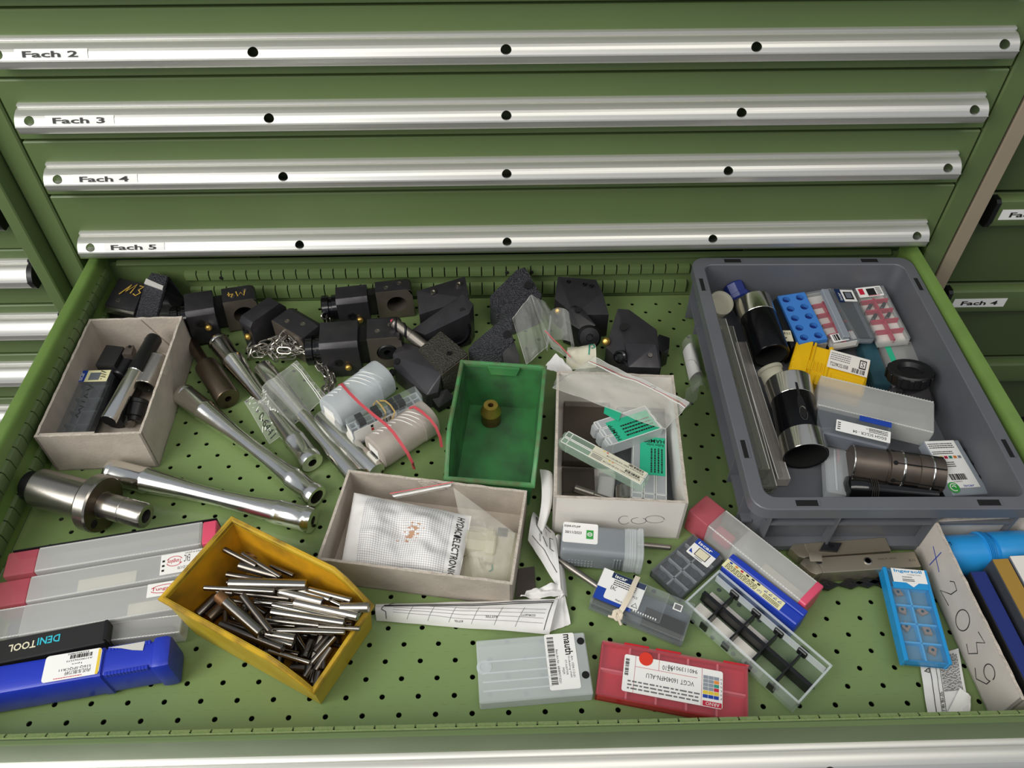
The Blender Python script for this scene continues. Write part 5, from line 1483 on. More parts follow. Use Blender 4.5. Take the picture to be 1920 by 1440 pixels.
# white labelled box in the right front corner
mt, L, W = frame(V((0.4755, -0.2183, 0.0400)), V((0.5197, -0.2095, 0.0340)), V((0.4669, -0.1479, 0.0460)), .014)
d = T('insert_case', 'white insert case covered by a colour coded label in the front right of the tray', 'case', mt)
G().box(0, 0, 0, L, W, .013, c=.001).obj('body', 'grey_lid', d, 0.4)
l = plate(d, 'label', .0005, W * .12, L * .84, W * .99, .0131, 'white')
for k, (c_, t_) in enumerate((('light_blue', 'P'), ('label_yellow', 'M'), ('red_ink', 'K'), ('teal_ink', 'N'), ('orange', 'S'), ('grey_lid', 'H'))):
    x = L * (.05 + .128 * k)
    q = plate(l, 'colour_mark', x, W * .65, x + L * .095, W * .70, .0135, c_, .0001)
    tx(q, t_, x + L * .03, W * .66, .0138, L * .035, W * .03, 'ink')
small_print(l, L * .04, W * .84, L * .74, W * .95, .0135, 3, 'ink')
small_print(l, L * .04, W * .73, L * .62, W * .80, .0135, 2, 'ink')
small_print(l, L * .06, W * .49, L * .5, W * .60, .0135, 3, 'ink')
bars(l, L * .16, W * .26, L * .62, W * .37, .0135, 26)
tx(l, 'iscar', L * .40, W * .135, .0135, L * .30, W * .04, 'label_blue', bold=.02)
tx(l, '55384457', L * .18, W * .22, .0135, L * .26, W * .025, 'ink')
g = G().lathe([(L * .15, .0135), (L * .15, .0138)], 26, M.Translation((L * .10, W * .13, 0)))
o = g.obj('green_sticker', 'eco_green', l, 0)
pen(o, [arc(L * .10, W * .13, L * .10, L * .10, 40, 300), arc(L * .10, W * .13, L * .05, L * .04, -20, 160)], .0141, .0010, 'white', 'sticker_mark')
for y in (.3, .55, .8):
    G().box(L - .0012, W * y - .002, .012, L + .0002, W * y + .002, .0136).obj('notch', 'black', d, 0)

# ---- open carton in the middle front and what is in it
bx, L, W, H = card_box('cardboard_box', 'torn grey cardboard box in the middle holding a paper bag with a printed grid', V((-0.1988, -0.2850, 0.0460)), V((-0.0035, -0.3173, 0.0460)), V((-0.1792, -0.1741, 0.0460)), .046, 'card')
g = G()
g.loft([[(L * .40 + a, W - .0034, H - .001 + b) for a, b in ((0, .0), (.006, .002), (.014, .003), (.022, -.001), (.030, -.008), (.02, -.012), (.006, -.010))], [(L * .40 + a, W - .0044, H - .001 + b) for a, b in ((0, .0), (.006, .002), (.014, .003), (.022, -.001), (.030, -.008), (.02, -.012), (.006, -.010))]], 1, 1)
g.obj('torn_flap', 'card_edge', bx, 0)
g = G()
g.loft([[(L * .44 + a, .0030 + y, H - .0006 + b) for a, b in ((0, 0), (.004, -.006), (.012, -.010), (.024, -.011), (.034, -.008), (.040, 0))] for y in (0, .0006)], 1, 1)
g.obj('torn_patch', 'card_white', bx, 0)
pen(bx, [[(L * .46, 0), (L * .50, -.004), (L * .56, -.004)], [(L * .475, -.001), (L * .49, -.008)]], 0, .0012, 'teal_ink', 'pen_mark', M.Translation((0, .0038, H - .002)) @ M.Rotation(R(90), 4, 'X'))
d = T('paper_bag', 'white paper bag with grid print, black lettering and a rust stain in the torn box', 'bag')
bf = crumple(21, .018, 1.0)
def hb(u, v):
    e = max(0, math.sin(math.pi * u)) ** .55 * max(0, math.sin(math.pi * v)) ** .5
    q = ((u - .52) * 1.1) ** 2 + ((v - .46) * .9) ** 2
    return .020 * e + bf(u, v) * (.25 + .75 * e) - .007 * math.exp(-q * 60) + .006 * math.exp(-((u - .18) ** 2) * 60) * e
m_, N, Lk, p_ = newmat('grid_paper')
p_.inputs['Roughness'].default_value = .75
uvn = N.new('ShaderNodeUVMap')
sep = N.new('ShaderNodeSeparateXYZ')
Lk.new(uvn.outputs[0], sep.inputs[0])
def mth(op, a, b=None):
    n = N.new('ShaderNodeMath')
    n.operation = op
    for k, q in enumerate((a, b)):
        if q is None:
            continue
        if isinstance(q, (int, float)):
            n.inputs[k].default_value = q
        else:
            Lk.new(q, n.inputs[k])
    return n.outputs[0]
gu = mth('LESS_THAN', mth('FRACT', mth('MULTIPLY', sep.outputs[0], 50)), .16)
gv = mth('LESS_THAN', mth('FRACT', mth('MULTIPLY', sep.outputs[1], 36)), .16)
ins = mth('MULTIPLY', mth('MULTIPLY', mth('GREATER_THAN', sep.outputs[0], .13), mth('LESS_THAN', sep.outputs[0], .87)), mth('MULTIPLY', mth('GREATER_THAN', sep.outputs[1], .03), mth('LESS_THAN', sep.outputs[1], .93)))
gr = mth('MULTIPLY', mth('MAXIMUM', gu, gv), ins)
nz = N.new('ShaderNodeTexNoise')
nz.inputs['Scale'].default_value = 26
nz.inputs['Detail'].default_value = 6
Lk.new(uvn.outputs[0], nz.inputs['Vector'])
du = mth('SUBTRACT', sep.outputs[0], .555)
dv = mth('SUBTRACT', sep.outputs[1], .52)
dd = mth('SQRT', mth('ADD', mth('MULTIPLY', mth('ADD', du, mth('MULTIPLY', dv, -.3)), mth('MULTIPLY', mth('ADD', du, mth('MULTIPLY', dv, -.3)), 3.0)), mth('MULTIPLY', dv, dv)))
st = mth('GREATER_THAN', mth('SUBTRACT', nz.outputs['Fac'], mth('MULTIPLY', dd, 1.6)), .38)
c1 = N.new('ShaderNodeMix')
c1.data_type = 'RGBA'
c1.inputs[6].default_value = hx('e4e2de')
c1.inputs[7].default_value = hx('9a9aa2')
Lk.new(gr, c1.inputs[0])
c2 = N.new('ShaderNodeMix')
c2.data_type = 'RGBA'
c2.inputs[7].default_value = hx('a8703c')
Lk.new(c1.outputs[2], c2.inputs[6])
Lk.new(mth('MULTIPLY', st, .8), c2.inputs[0])
Lk.new(c2.outputs[2], p_.inputs['Base Color'])
MATS['grid_paper'] = m_
s = Sheet(V((-0.1791, -0.2769, 0.0220)), V((-0.0573, -0.3014, 0.0280)), V((-0.0448, -0.2334, 0.0400)), V((-0.1732, -0.1962, 0.0340)), hb, (0, -.25, 1))
s.mesh('front_sheet', 'grid_paper', d, 44, 34)
s2 = Sheet(V((-0.1791, -0.2769, 0.0220)), V((-0.0573, -0.3014, 0.0280)), V((-0.0448, -0.2334, 0.0400)), V((-0.1732, -0.1962, 0.0340)), lambda u, v: -.010 * math.sin(math.pi * u) * math.sin(math.pi * v), (0, -.25, 1))
s2.mesh('back_sheet', 'paper', d, 10, 8)
s.tx(d, 'HYDAC', .900, .02, .052, .36, 'ink', rot=False, name='lettering', bold=.02) if False else None
for t_, v0, dv_ in (('ELECTRONIC', .015, .56), ('HYDAC', .635, .28)):
    o = tx(d, t_, 0, 0, 0, 1, 1, 'ink', name='lettering', bold=.012)
    for q in o.data.vertices:
        a, b = q.co.x, q.co.y
        q.co = s.at(.900 + b * .058, v0 + dv_ - a * dv_, .0007)
o = tx(d, 'A', 0, 0, 0, 1, 1, 'ink', name='lettering')
bpy.data.objects.remove(o)
g = G()
g.loft([[s.at(.900 + .028 + .030 * math.cos(a) * r, .602 + .022 * math.sin(a) * r, .0007) for a in [math.tau * k / 16 for k in range(16)]] for r in (.0, 1)])
g.obj('logo_dot', 'ink', d, 0)
d = T('zip_bag', 'yellowed clear zip bag with red line leaning at the back of the torn box', 'bag')
s = Sheet(V((-0.0440, -0.2951, 0.0140)), V((-0.0090, -0.2960, 0.0140)), V((0.0007, -0.2566, 0.0420)), V((-0.0645, -0.2002, 0.0460)), bagbump(31, .004, .006), (0, -.5, .85))
s.mesh('film', 'bag_yellow', d, 20, 18)
s = Sheet(V((-0.1257, -0.2120, 0.0440)), V((-0.0690, -0.2008, 0.0460)), V((-0.0644, -0.1954, 0.0500)), V((-0.1322, -0.2084, 0.0490)), crumple(33, .003), (0, -.5, .85))
s.mesh('zip_flap', 'bag', d, 16, 6)
for v, m2 in ((.35, 'white'), (.5, 'white'), (.92, 'rubber_red')):
    g = G()
    s.line(g, [(0, v), (1, v)], .0009, .0008, 14)
    g.obj('zip_line', m2, d, 0)
d = T('paper_sheet', 'yellowish paper lining the right side of the torn box', 'paper')
s = Sheet(V((-0.0542, -0.2917, 0.0060)), V((-0.0024, -0.2947, 0.0060)), V((0.0048, -0.2353, 0.0080)), V((-0.0484, -0.2239, 0.0080)), crumple(40, .004))
s.mesh('sheet', 'paper_cream', d, 14, 12)
g = G()
s.line(g, [(.50, .20), (.56, .24), (.54, .34), (.46, .34)], .0014, .001)
g.obj('pen_mark', 'teal_ink', d, 0)
s = Sheet(V((-0.0560, -0.2961, 0.0140)), V((-0.0287, -0.2979, 0.0140)), V((-0.0406, -0.2663, 0.0220)), V((-0.0572, -0.2735, 0.0220)), crumple(41, .003))
s.mesh('loose_slip', 'milk_warm', d, 8, 8)
d, ln = turned('plastic_bottle', 'milky square capped bottle sticking out from under the grid bag', V((-0.0541, -0.2544, 0.0240)), V((-0.0194, -0.2592, 0.0220)), [(.0155, 0), (.0155, .68), (.0192, .70), (.0198, .74), (.0198, .95), (.0185, 1)], 'milk_warm', 'bottle', n=10)
d, ln = turned('set_screw', 'black threaded stud lying behind the milky bottle in the torn box', V((-0.0215, -0.2434, 0.0260)), V((-0.0068, -0.2457, 0.0260)), [(.0044, 0), (.0044, 1)], 'steel_black', 'screw', n=16)
g = G()
for k in range(9):
    g.lathe([(.0043, ln * (.3 + .075 * k)), (.0050, ln * (.33 + .075 * k)), (.0043, ln * (.36 + .075 * k))], 16, None, 0, 0)
g.obj('thread', 'black', d, 0.3)

# ---- papers on the floor
d = T('drawing_sheet', 'folded technical drawing lying as a flat roll in front of the torn box', 'paper')
rb = lambda u, v: .010 * math.sin(math.pi * v) ** .6 + crumple(51, .003)(u, v)
s = Sheet(V((-0.1405, -0.3297, 0.0020)), V((0.0323, -0.3490, 0.0020)), V((0.0437, -0.3142, 0.0100)), V((-0.1417, -0.3138, 0.0040)), rb)
s.mesh('sheet', 'paper', d, 34, 14)
g = G()
s.line(g, [(.05, .72), (.28, .70), (.62, .78), (.98, .86)], .0009)
s.line(g, [(.05, .66), (.28, .63), (.62, .71), (.98, .80)], .0009)
s.line(g, [(.05, .72), (.035, .40), (.06, .30), (.06, .05)], .0007)
s.line(g, [(.10, .95), (.07, .72)], .0006)
s.line(g, [(.965, .06), (.975, .80)], .0007)
g.obj('frame_line', 'ink', d, 0)
g = G()
for v in (.20, .32, .44, .56):
    s.line(g, [(.10, v + .1), (.5, v), (.95, v)], .00035, .0005, 12)
for u in (.18, .30, .42, .55, .68, .80):
    s.line(g, [(u, .08), (u + .03, .6)], .00035, .0005, 6)
g.obj('ruled_line', 'ink_grey', d, 0)
for u, v, du_ in ((.62, .26, .07), (.82, .34, .08), (.45, .10, .05)):
    s.tx(d, 'KITTEL' if u < .7 else 'GORGETT', u, v, du_, .055, 'ink', flip=True)
s = Sheet(V((0.0281, -0.3477, 0.0020)), V((0.0543, -0.3382, 0.0020)), V((0.0495, -0.3071, 0.0120)), V((0.0404, -0.3140, 0.0120)), crumple(53, .006))
s.mesh('torn_end', 'paper', d, 10, 10)
s = Sheet(V((0.0041, -0.3154, 0.0140)), V((0.0479, -0.3129, 0.0140)), V((0.0450, -0.3028, 0.0220)), V((0.0125, -0.3072, 0.0160)), crumple(54, .010))
s.mesh('crumpled_edge', 'paper', d, 14, 8)
d = T('drawing_sheet', 'technical drawing strip curled upright between torn box and grey plastic tube', 'paper')
s = Sheet(V((0.0458, -0.3115, 0.0160)), V((0.0145, -0.2510, 0.0200)), V((0.0219, -0.2122, 0.0140)), V((0.0440, -0.2375, 0.0100)), lambda u, v: .010 * math.sin(math.pi * v) + crumple(57, .003)(u, v))
s.mesh('sheet', 'paper', d, 22, 10)
g = G()
for a in ([(.1, .2), (.5, .25), (.9, .2)], [(.15, .5), (.3, .45), (.28, .7), (.15, .75)], [(.4, .4), (.55, .5)], [(.6, .5), (.8, .6), (.85, .85), (.65, .8), (.6, .5)], [(.2, .9), (.6, .85)]):
    s.line(g, a, .0006)
g.obj('drawn_line', 'ink', d, 0)
s.tx(d, '0.07', .62, .3, .06, .16)
s.tx(d, '1:1', .40, .62, .05, .14)
s = Sheet(V((0.0202, -0.2506, 0.0160)), V((0.0286, -0.2450, 0.0120)), V((0.0454, -0.1733, 0.0260)), V((0.0305, -0.1677, 0.0320)), lambda u, v: .008 * math.sin(math.pi * u) + .012 * math.sin(math.pi * v), (.4, -.3, .8))
s.mesh('curled_strip', 'paper', d, 8, 16)
s = Sheet(V((0.0530, -0.3100, 0.0040)), V((0.0446, -0.3153, 0.0120)), V((0.0424, -0.2441, 0.0100)), V((0.0512, -0.2372, 0.0040)), lambda u, v: .006 * math.sin(math.pi * u))
s.mesh('rolled_edge', 'paper', d, 8, 14)
d = T('brown_plate', 'dark brown flat plate on the floor between torn box and drawing', 'plate')
o = Sheet(V((-0.0005, -0.3095, 0.0030)), V((0.0214, -0.3076, 0.0030)), V((0.0207, -0.2731, 0.0030)), V((0.0037, -0.2752, 0.0030))).mesh('sheet', 'brown_plate', d, 2, 2)

# ---- tubes, rods and cases on the right of the middle
mt, L, W = frame(V((0.0468, -0.2741, 0.0358)), V((0.1314, -0.2848, 0.0358)), V((0.0530, -0.2396, 0.0358)), .034)
d = T('tool_tube', 'grey plastic tool tube with clear ribbed cap and a dated label', 'tube', mt)
def rsec(x, k, r=.006):
    return [(x, W / 2 + a, .017 + b) for a, b, _ in rr(W / 2 * k, .017 * k, r, 0, n=4)]
G().loft([rsec(0, .9), rsec(.002, .98), rsec(.004, 1), rsec(L * .78, 1)], 1, 1).obj('body', 'grey_plastic', d, 0.5)
g = G()
pr = [(L * .77, 1.02)]
for k in range(4):
    x = L * (.80 + .028 * k)
    pr += [(x, 1.02), (x + .001, 1.05), (x + .0022, 1.05), (x + .0032, 1.02)]
pr += [(L * .93, 1.03), (L * .95, 1.09), (L * .99, 1.09), (L, 1.02)]
g.loft([rsec(x, k) for x, k in pr], 1, 1)
g.obj('cap', 'milk', d, 0.5)
for k in range(3):
    G().box(L * (.645 + .035 * k), -.0012, .008, L * (.645 + .035 * k) + .0026, .001, .026, c=.0008).obj('grip_rib', 'grey_plastic', d, 0.5)
    G().box(L * (.62 + .03 * k), W - .001, .008, L * (.62 + .03 * k) + .0022, W + .0008, .030, c=.0008).obj('grip_rib', 'grey_plastic', d, 0.5)
g = G()
for a in range(8):
    for b in range(3):
        x, z = L * (.1 + .04 * a), .006 + .005 * b
        g.box(x, -.0006, z, x + .0022, .0005, z + .0022, c=.0004)
g.obj('grip_dots', 'grey_plastic', d, 0)['kind'] = 'stuff'
l = plate(d, 'label', .001, W * .30, L * .44, W * .99, .0341, 'white', .0003, .002)
tx(l, 'SDJNR-07S-JHP', .002, W * .80, .0346, L * .20, W * .09, 'ink', bold=.01)
tx(l, '30/11/2023', L * .04, W * .60, .0346, L * .20, W * .09, 'ink', bold=.01)
plate(l, 'green_square', L * .30, W * .46, L * .385, W * .76, .0346, 'eco_green', .0001)
pen(l, [arc(L * .342, W * .61, L * .027, L * .024, 0, 360, 18), [(L * .325, W * .61), (L * .36, W * .61)]], .0349, .0008, 'white', 'mark')
turned('drill_rod', 'thin steel rod with a brown tip reaching under the banded case', V((0.0235, -0.2540, 0.0140)), V((0.0878, -0.3056, 0.0120)), [(.0034, 0), (.0038, .02), (.0038, .07), (.0034, .08), (.0034, 1)], 'steel_dull', 'rod')
G().lathe([(.0036, -.0004), (.0040, .001), (.0040, .006)], 20).obj('brown_tip', 'rust_pin', bpy.data.objects['drill_rod'], 0.5)
turned('drill_rod', 'thin steel rod showing between ribbed cap and dark case', V((0.1328, -0.2510, 0.0060)), V((0.1677, -0.2557, 0.0060)), [(.003, 0), (.003, .97), (.0024, 1)], 'steel_dull', 'rod')

d, L, W, H = ins_case('insert_case', 'dark grey ten pocket insert case with blue label under the clear red long case', V((0.1674, -0.3174, 0.0140)), V((0.2190, -0.2746, 0.0140)), V((0.1280, -0.2967, 0.0140)), .013, 'grey_case', 'smoke', 5, 2, divm='divider_grey')
def iscar_label(d, u0, v0, u1, v1, z, L, W):
    pass
for a in range(2):
    for b in range(4):
        x, y = L * (.1 + .2 * b), W * (.25 + .5 * a)
        G().lathe([(.0048, H * .26), (.0048, H * .45), (.0015, H * .46), (.0015, H * .4)], 18, M.Translation((x, y, 0))).obj('insert', 'slate_dark', d, 0.5)
# this case is laid with x across; its label sits at the far end
d2, L2, W2, H2 = d, L, W, H
mt_l, lw, lh = frame(V((0.1902, -0.2904, 0.0143)), V((0.2187, -0.2760, 0.0143)), V((0.1801, -0.2623, 0.0143)), 0)
inv = d.matrix_world.inverted() if False else None
def local(d, A, B, Cc, lift=0.0002):
    """frame of a rectangle given by three points, in the thing's own coordinates"""
    m, a, b = frame(A, B, Cc, -lift)
    bpy.context.view_layer.update()
    return d.matrix_world.inverted() @ m, a, b
def brand(d, A, B, Cc, warn=True, frac=.34, win='ivory', mk='label_blue'):
    m, a, b = local(d, A, B, Cc)
    l = G().loft([rr(a / 2, b / 2, .0012, t, a / 2, b / 2) for t in (0, .0003)], 1, 1).obj('label', 'white', d, 0, m)
    plate(l, 'blue_band', 0, b * (1 - frac), a, b, .0003, mk, .0001)
    tx(l, 'iscar', a * .12, b * (1 - frac * .78), .0006, a * .62, b * frac * .5, 'white', bold=.02)
    plate(l, 'printed_frame', a * .28, b * .14, a * .80, b * (1 - frac) - b * .06, .0004, 'ink', .00005)
    plate(l, 'printed_window', a * .31, b * .17, a * .77, b * (1 - frac) - b * .09, .0005, win, .00005)
    G().add([(a * .06, b * .12, .0005), (a * .22, b * .12, .0005), (a * .06, b * .34, .0005)], [(0, 1, 2)]).obj('arrow', mk, l, 0)
    if warn:
        tx(l, 'WARNING', a * .36, b * .04, .0005, a * .34, b * .055, 'ink', bold=.02)
    return l, a, b
brand(d, V((0.1807, -0.2655, 0.0142)), V((0.1995, -0.2856, 0.0142)), V((0.1976, -0.2503, 0.0142)))

# banded clear case
d, L, W, H = ins_case('insert_case', 'clear case of dark inserts tied with a pale rubber band and blue white label', V((0.0738, -0.3227, 0.0260)), V((0.1605, -0.3655, 0.0260)), V((0.0941, -0.2905, 0.0260)), .024, 'case_grey', 'clear', 1, 1, 'slate', .45)
G().box(L * .02, W * .05, .002, L * .30, W * .95, .014).obj('insert', 'black_matte', d, 0)
G().box(L * .55, W * .06, .002, L * .97, W * .55, .012).obj('insert', 'black_matte', d, 0)
G().box(L * .02, .0016, H + .0003, L * .42, W * .42, H + .0006).obj('blue_band', 'label_blue', d, 0)
G().box(L * .012, W * .42, H + .0003, L * .12, W * .985, H + .0006).obj('label', 'white', d, 0)
l = G().loft([rr(L * .185, W * .40, .002, t, L * .30, W * .54) for t in (H + .0010, H + .0014)], 1, 1).obj('label', 'white', d, 0)
plate(l, 'blue_band', L * .12, W * .78, L * .48, W * .94, H + .0014, 'label_navy', .0001)
tx(l, 'iscar', L * .15, W * .81, H + .0017, L * .13, W * .10, 'white', bold=.02)
tx(l, 'EAC', L * .15, W * .44, H + .0017, L * .06, W * .12, 'ink')
tx(l, '1 PCS', L * .37, W * .44, H + .0017, L * .07, W * .06, 'ink')
tx(l, 'Made in', L * .24, W * .18, H + .0017, L * .07, W * .05, 'ink')
small_print(l, L * .16, W * .58, L * .40, W * .76, H + .0016, 3, 'ink')
pen(l, [[(L * .41, W * .20), (L * .44, W * .32), (L * .47, W * .20), (L * .41, W * .20)]], H + .0016, .0006, 'ink', 'recycling_mark')
l = G().box(L * .80, W * .60, H + .0003, L * .89, W * .80, H + .0005).obj('sticker', 'white', d, 0)
plate(l, 'printed_square', L * .812, W * .63, L * .878, W * .77, H + .0006, 'ink_grey', .0001)
G().loft([[(x, W * .05, H + .001), (x, W * .95, H + .001), (x + .001, W * .95, H + .003), (x + .001, W * .05, H + .003)] for x in (L * .40, L * .72)], 1, 1).obj('upper_lid', 'clear', d, 0)
g = G()
for k in range(10):
    g.box(L * (.44 + .026 * k), W * .10, H + .0004, L * (.44 + .026 * k) + .0012, W * .14, H + .0016)
g.obj('teeth', 'white', d, 0)['kind'] = 'stuff'
band('rubber_band', 'pale knotted rubber band round the blue and white labelled clear case', [V((0.1236, -0.3017, 0.0275)), V((0.1190, -0.3102, 0.0300)), V((0.1119, -0.3241, 0.0302)), V((0.1041, -0.3364, 0.0300)), V((0.0996, -0.3415, 0.0270)), V((0.0991, -0.3403, 0.0180))], .0052, 'rubber_pale')
bpy.context.view_layer.update()
o = bpy.data.objects[[q.name for q in bpy.data.objects if q.name.startswith('rubber_band')][-1]]
kn = G()
kc = V((0.0985, -0.3420, 0.0270)) - o.location
for k_ in range(3):
    a_ = R(70 * k_)
    kn.tube([kc + V((.0042 * math.cos(t) * math.cos(a_) - .0024 * math.sin(t) * math.sin(a_), .0042 * math.cos(t) * math.sin(a_) + .0024 * math.sin(t) * math.cos(a_), .0022 * math.sin(t + k_))) for t in [math.tau * q / 12 for q in range(12)]], .0016, 6, True)
kn.tube([kc, kc + V((-.004, -.002, -.001)), kc + V((-.0085, .0005, -.003))], .0013, 6)
kn.tube([kc, kc + V((.001, -.004, -.002)), kc + V((.003, -.008, -.005))], .0013, 6)
kn.obj('knot', 'rubber_pale', o, 0.9)

# frosted box with printed label, red case
mt, L, W = frame(V((-0.0362, -0.4206, 0.0160)), V((0.0692, -0.4142, 0.0160)), V((-0.0396, -0.3599, 0.0160)), .016)
d = T('plastic_box', 'frosted white flat box with a tall printed label at its right end', 'box', mt)
G().box(0, 0, 0, L, W, .016, c=.0012).obj('body', 'milk', d, 0.4)
for y in (.30, .44, .62, .16):
    G().box(L * .04, W * y, .0161, L * .66, W * y + .0016, .0166, c=.0002).obj('ridge', 'milk', d, 0)
G().lathe([(.0072, .016), (.0072, .0166), (.004, .0168), (.004, .0162)], 26, M.Translation((L * .06, W * .55, 0))).obj('snap_button', 'milk', d, 0.5)
for y in (.30, .85):
    G().lathe([(.0036, .0161), (.0036, .0164)], 20, M.Translation((L * .955, W * y, 0))).obj('hole', 'deep', d, 0)
l = plate(d, 'label', L * .625, W * .10, L * .90, W * 1.0, .0162, 'white', .0003, .002)
for t_, x, y, wd_, h_ in (('mauth', .80, .98, .34, .07), ('Art.: 1034-113-01', .845, .62, .34, .020), ('Drufadaling VHM', .815, .62, .34, .020), ('OT-A-8,5*03K', .785, .56, .24, .020), ('MGM', .755, .44, .10, .020), ('Best.Art.Nr.: 6808907/3251', .715, .74, .54, .020)):
    tx(l, t_, L * x, W * y, .0167, W * wd_, L * h_, 'ink', -90, bold=.02 if t_ == 'mauth' else 0)
bars(l, L * .645, W * .18, L * .705, W * .96, .0166, 46, along='y')
d, L, W, H = ins_case('insert_case', 'flat red insert case with a red dot on its white label, front middle', V((0.0712, -0.4137, 0.0160)), V((0.2066, -0.4434, 0.0160)), V((0.0834, -0.3617, 0.0160)), .015, 'red', 'red_clear', 5, 2, 'red_deep', .3, divm='red_pale')
for x in (.24, .46, .92):
    G().box(L * x - .012, W - .0004, H - .004, L * x + .012, W + .0012, H + .0004, c=.0004).obj('hinge', 'red', d, 0.4)
l = plate(d, 'label', L * .165, W * .13, L * .83, W * .80, H + .0002, 'white', .0003, .002)
zz = H + .0006
for t_, x, y, wd_, h_ in (('VCGT 160404FN-ALU', .64, .52, .32, .085), ('AT10', .50, .72, .075, .085), ('94011390170', .66, .745, .20, .075)):
    tx(l, t_, L * x, W * y, zz, L * wd_, W * h_, 'ink', 180)
small_print(l, L * .20, W * .17, L * .68, W * .36, zz, 3, 'ink_grey')
bars(l, L * .175, W * .42, L * .20, W * .74, zz, 18, along='y')
g = G()
for bx_ in ((.24, .60, .66, .606), (.24, .13, .242, .80), (.40, .60, .402, .80), (.69, .13, .692, .80)):
    g.box(L * bx_[0], W * bx_[1], zz, L * bx_[2], W * bx_[3], zz + .0001)
g.obj('printed_rule', 'red_ink', l, 0)
for k, c_ in enumerate(('label_blue', 'label_yellow', 'red_ink', 'teal_ink', 'orange', 'grey_lid')):
    y = .28 + .068 * k
    for j in range(3):
        q = plate(l, 'chart_cell', L * (.70 + .036 * j), W * y, L * (.70 + .036 * j + .033), W * (y + .06), zz, c_ if (j == 2 or k < 2) else 'grey_lid', .0001)
    tx(l, 'PMKNSH'[k], L * .825, W * (y + .05), zz, L * .010, W * .04, 'ink', 180)
plate(l, 'red_band', L * .70, W * .14, L * .825, W * .23, zz, 'red_ink', .0001)
tx(l, 'ARNO', L * .81, W * .215, zz + .0003, L * .09, W * .06, 'white', 180)
G().lathe([(.0066, zz), (.0066, zz + .0003)], 26, M.Translation((L * .31, W * .775, 0))).obj('red_dot', 'red_dot', d, 0)

# blue box and the clear red long case behind it
d, L, W, H = long_case('tool_case', 'long clear square case with red ends slanting down from the grey tray', V((0.1867, -0.2281, 0.0350)), V((0.2814, -0.3397, 0.0350)), V((0.2104, -0.2087, 0.0350)), .034, 'frost', 'pink_clear', 'pink_solid', .026, .0, True, c=.002)
g = G()
lp = lambda x, k: [(x, W / 2 + a, .017 + b) for a, b, _ in rr(W / 2 * k, .017 * k, .0025, 0)]
G().loft([lp(L * .40, 1.02), lp(L * .99, 1.02)], 0, 0).obj('sliding_sleeve', 'frost', d, 0.5)
G().loft([lp(L * .955, 1.045), lp(L * 1.0, 1.045), lp(L * 1.006, 1.0)], 1, 1).obj('end_plug', 'pink_solid', d, 0.5)
G().box(L * .2, W * .3, .004, L * .35, W * .7, .02, c=.002).obj('red_holder', 'pink_clear', d)
G().box(L * .6, W * .1, .003, L * .94, W * .9, .006).obj('paper_inside', 'ivory', d)
mt, L, W = frame(V((0.2100, -0.2924, 0.0300)), V((0.2694, -0.3580, 0.0300)), V((0.2211, -0.2760, 0.0300)), .028)
d = T('insert_case', 'royal blue insert box with cream data label, between the two clear cases', 'case', mt)
G().box(0, 0, 0, L, W, .028, c=.0012).obj('body', 'blue_box', d, 0.4)
G().box(0, W * .60, .028, L, W * 1.0, .0305, c=.0008).obj('lid_edge', 'blue_box', d, 0.4)
l = plate(d, 'label', -.0004, W * .02, L * .77, W * .60, .0281, 'sticker_yellow', .0003)
for k, c_ in enumerate(('label_blue', 'orange', 'red_ink', 'ink', 'ink', 'ink')):
    x = L * (.04 + .075 * k)
    plate(l, 'printed_icon', x, W * .44, x + L * .035, W * .54, .0285, c_, .0001)
for k in range(4):
    x = L * (.52 + .06 * k)
    pen(l, [[(x, W * .38), (x + L * .03, W * .50), (x + L * .04, W * .38), (x, W * .38)]], .0285, .0005, 'label_blue', 'printed_shape')
small_print(l, L * .03, W * .06, L * .44, W * .40, .0285, 4, 'ink', 5)
tx(l, '[P]', L * .46, W * .12, .0285, L * .05, W * .14, 'label_blue')
small_print(l, L * .54, W * .06, L * .74, W * .30, .0285, 3, 'ink', 8)

# empty compartment box
mt, L, W = frame(V((0.1673, -0.3279, 0.0240)), V((0.2533, -0.4308, 0.0240)), V((0.2074, -0.2920, 0.0240)), .022)
d = T('compartment_box', 'empty clear compartment box with black dividers, lid up, front right', 'box', mt)
g = G()
g.box(0, 0, 0, L, W, .001)
for b in ((0, 0, .001, L, .0014, .022), (0, W - .0014, .001, L, W, .022), (0, .0014, .001, .0014, W - .0014, .022), (L - .0014, .0014, .001, L, W - .0014, .022)):
    g.box(*b)
g.obj('shell', 'clear_green', d, 0)
g = G()
for b in ((0, 0, .0215, L, .002, .0225), (0, W - .002, .0215, L, W, .0225), (0, 0, .0215, .002, W, .0225), (L - .002, 0, .0215, L, W, .0225), (L * .02, W * .86, .012, L * .98, W * .875, .0225)):
    g.box(*b)
g.obj('rim', 'milk', d, 0)
G().box(L * .03, W * .44, .0015, L * .98, W * .52, .016).obj('long_divider', 'black', d, 0)
for k in range(4):
    x = L * (.20 + .20 * k)
    q = G().box(x - .0009, W * .06, .0015, x + .0009, W * .86, .019).obj('cross_divider', 'black', d, 0)
    G().box(x - .005, W * .82, .012, x + .005, W * .92, .0215, c=.001).obj('clip', 'black', q, 0.5)
    G().box(x - .004, -.001, .004, x + .004, .0012, .014).obj('notch', 'black', q, 0)
for x in (.28, .55, .82):
    G().box(L * x, -.003, .012, L * x + .022, .0005, .0215, c=.0006).obj('hinge', 'clear', d, 0.4)
for y0, y1 in ((.18, .40), (.54, .74)):
    G().box(L * .05, W * y0, .0012, L * .58, W * y1, .0022).obj('foam_strip', 'card_white', d, 0)

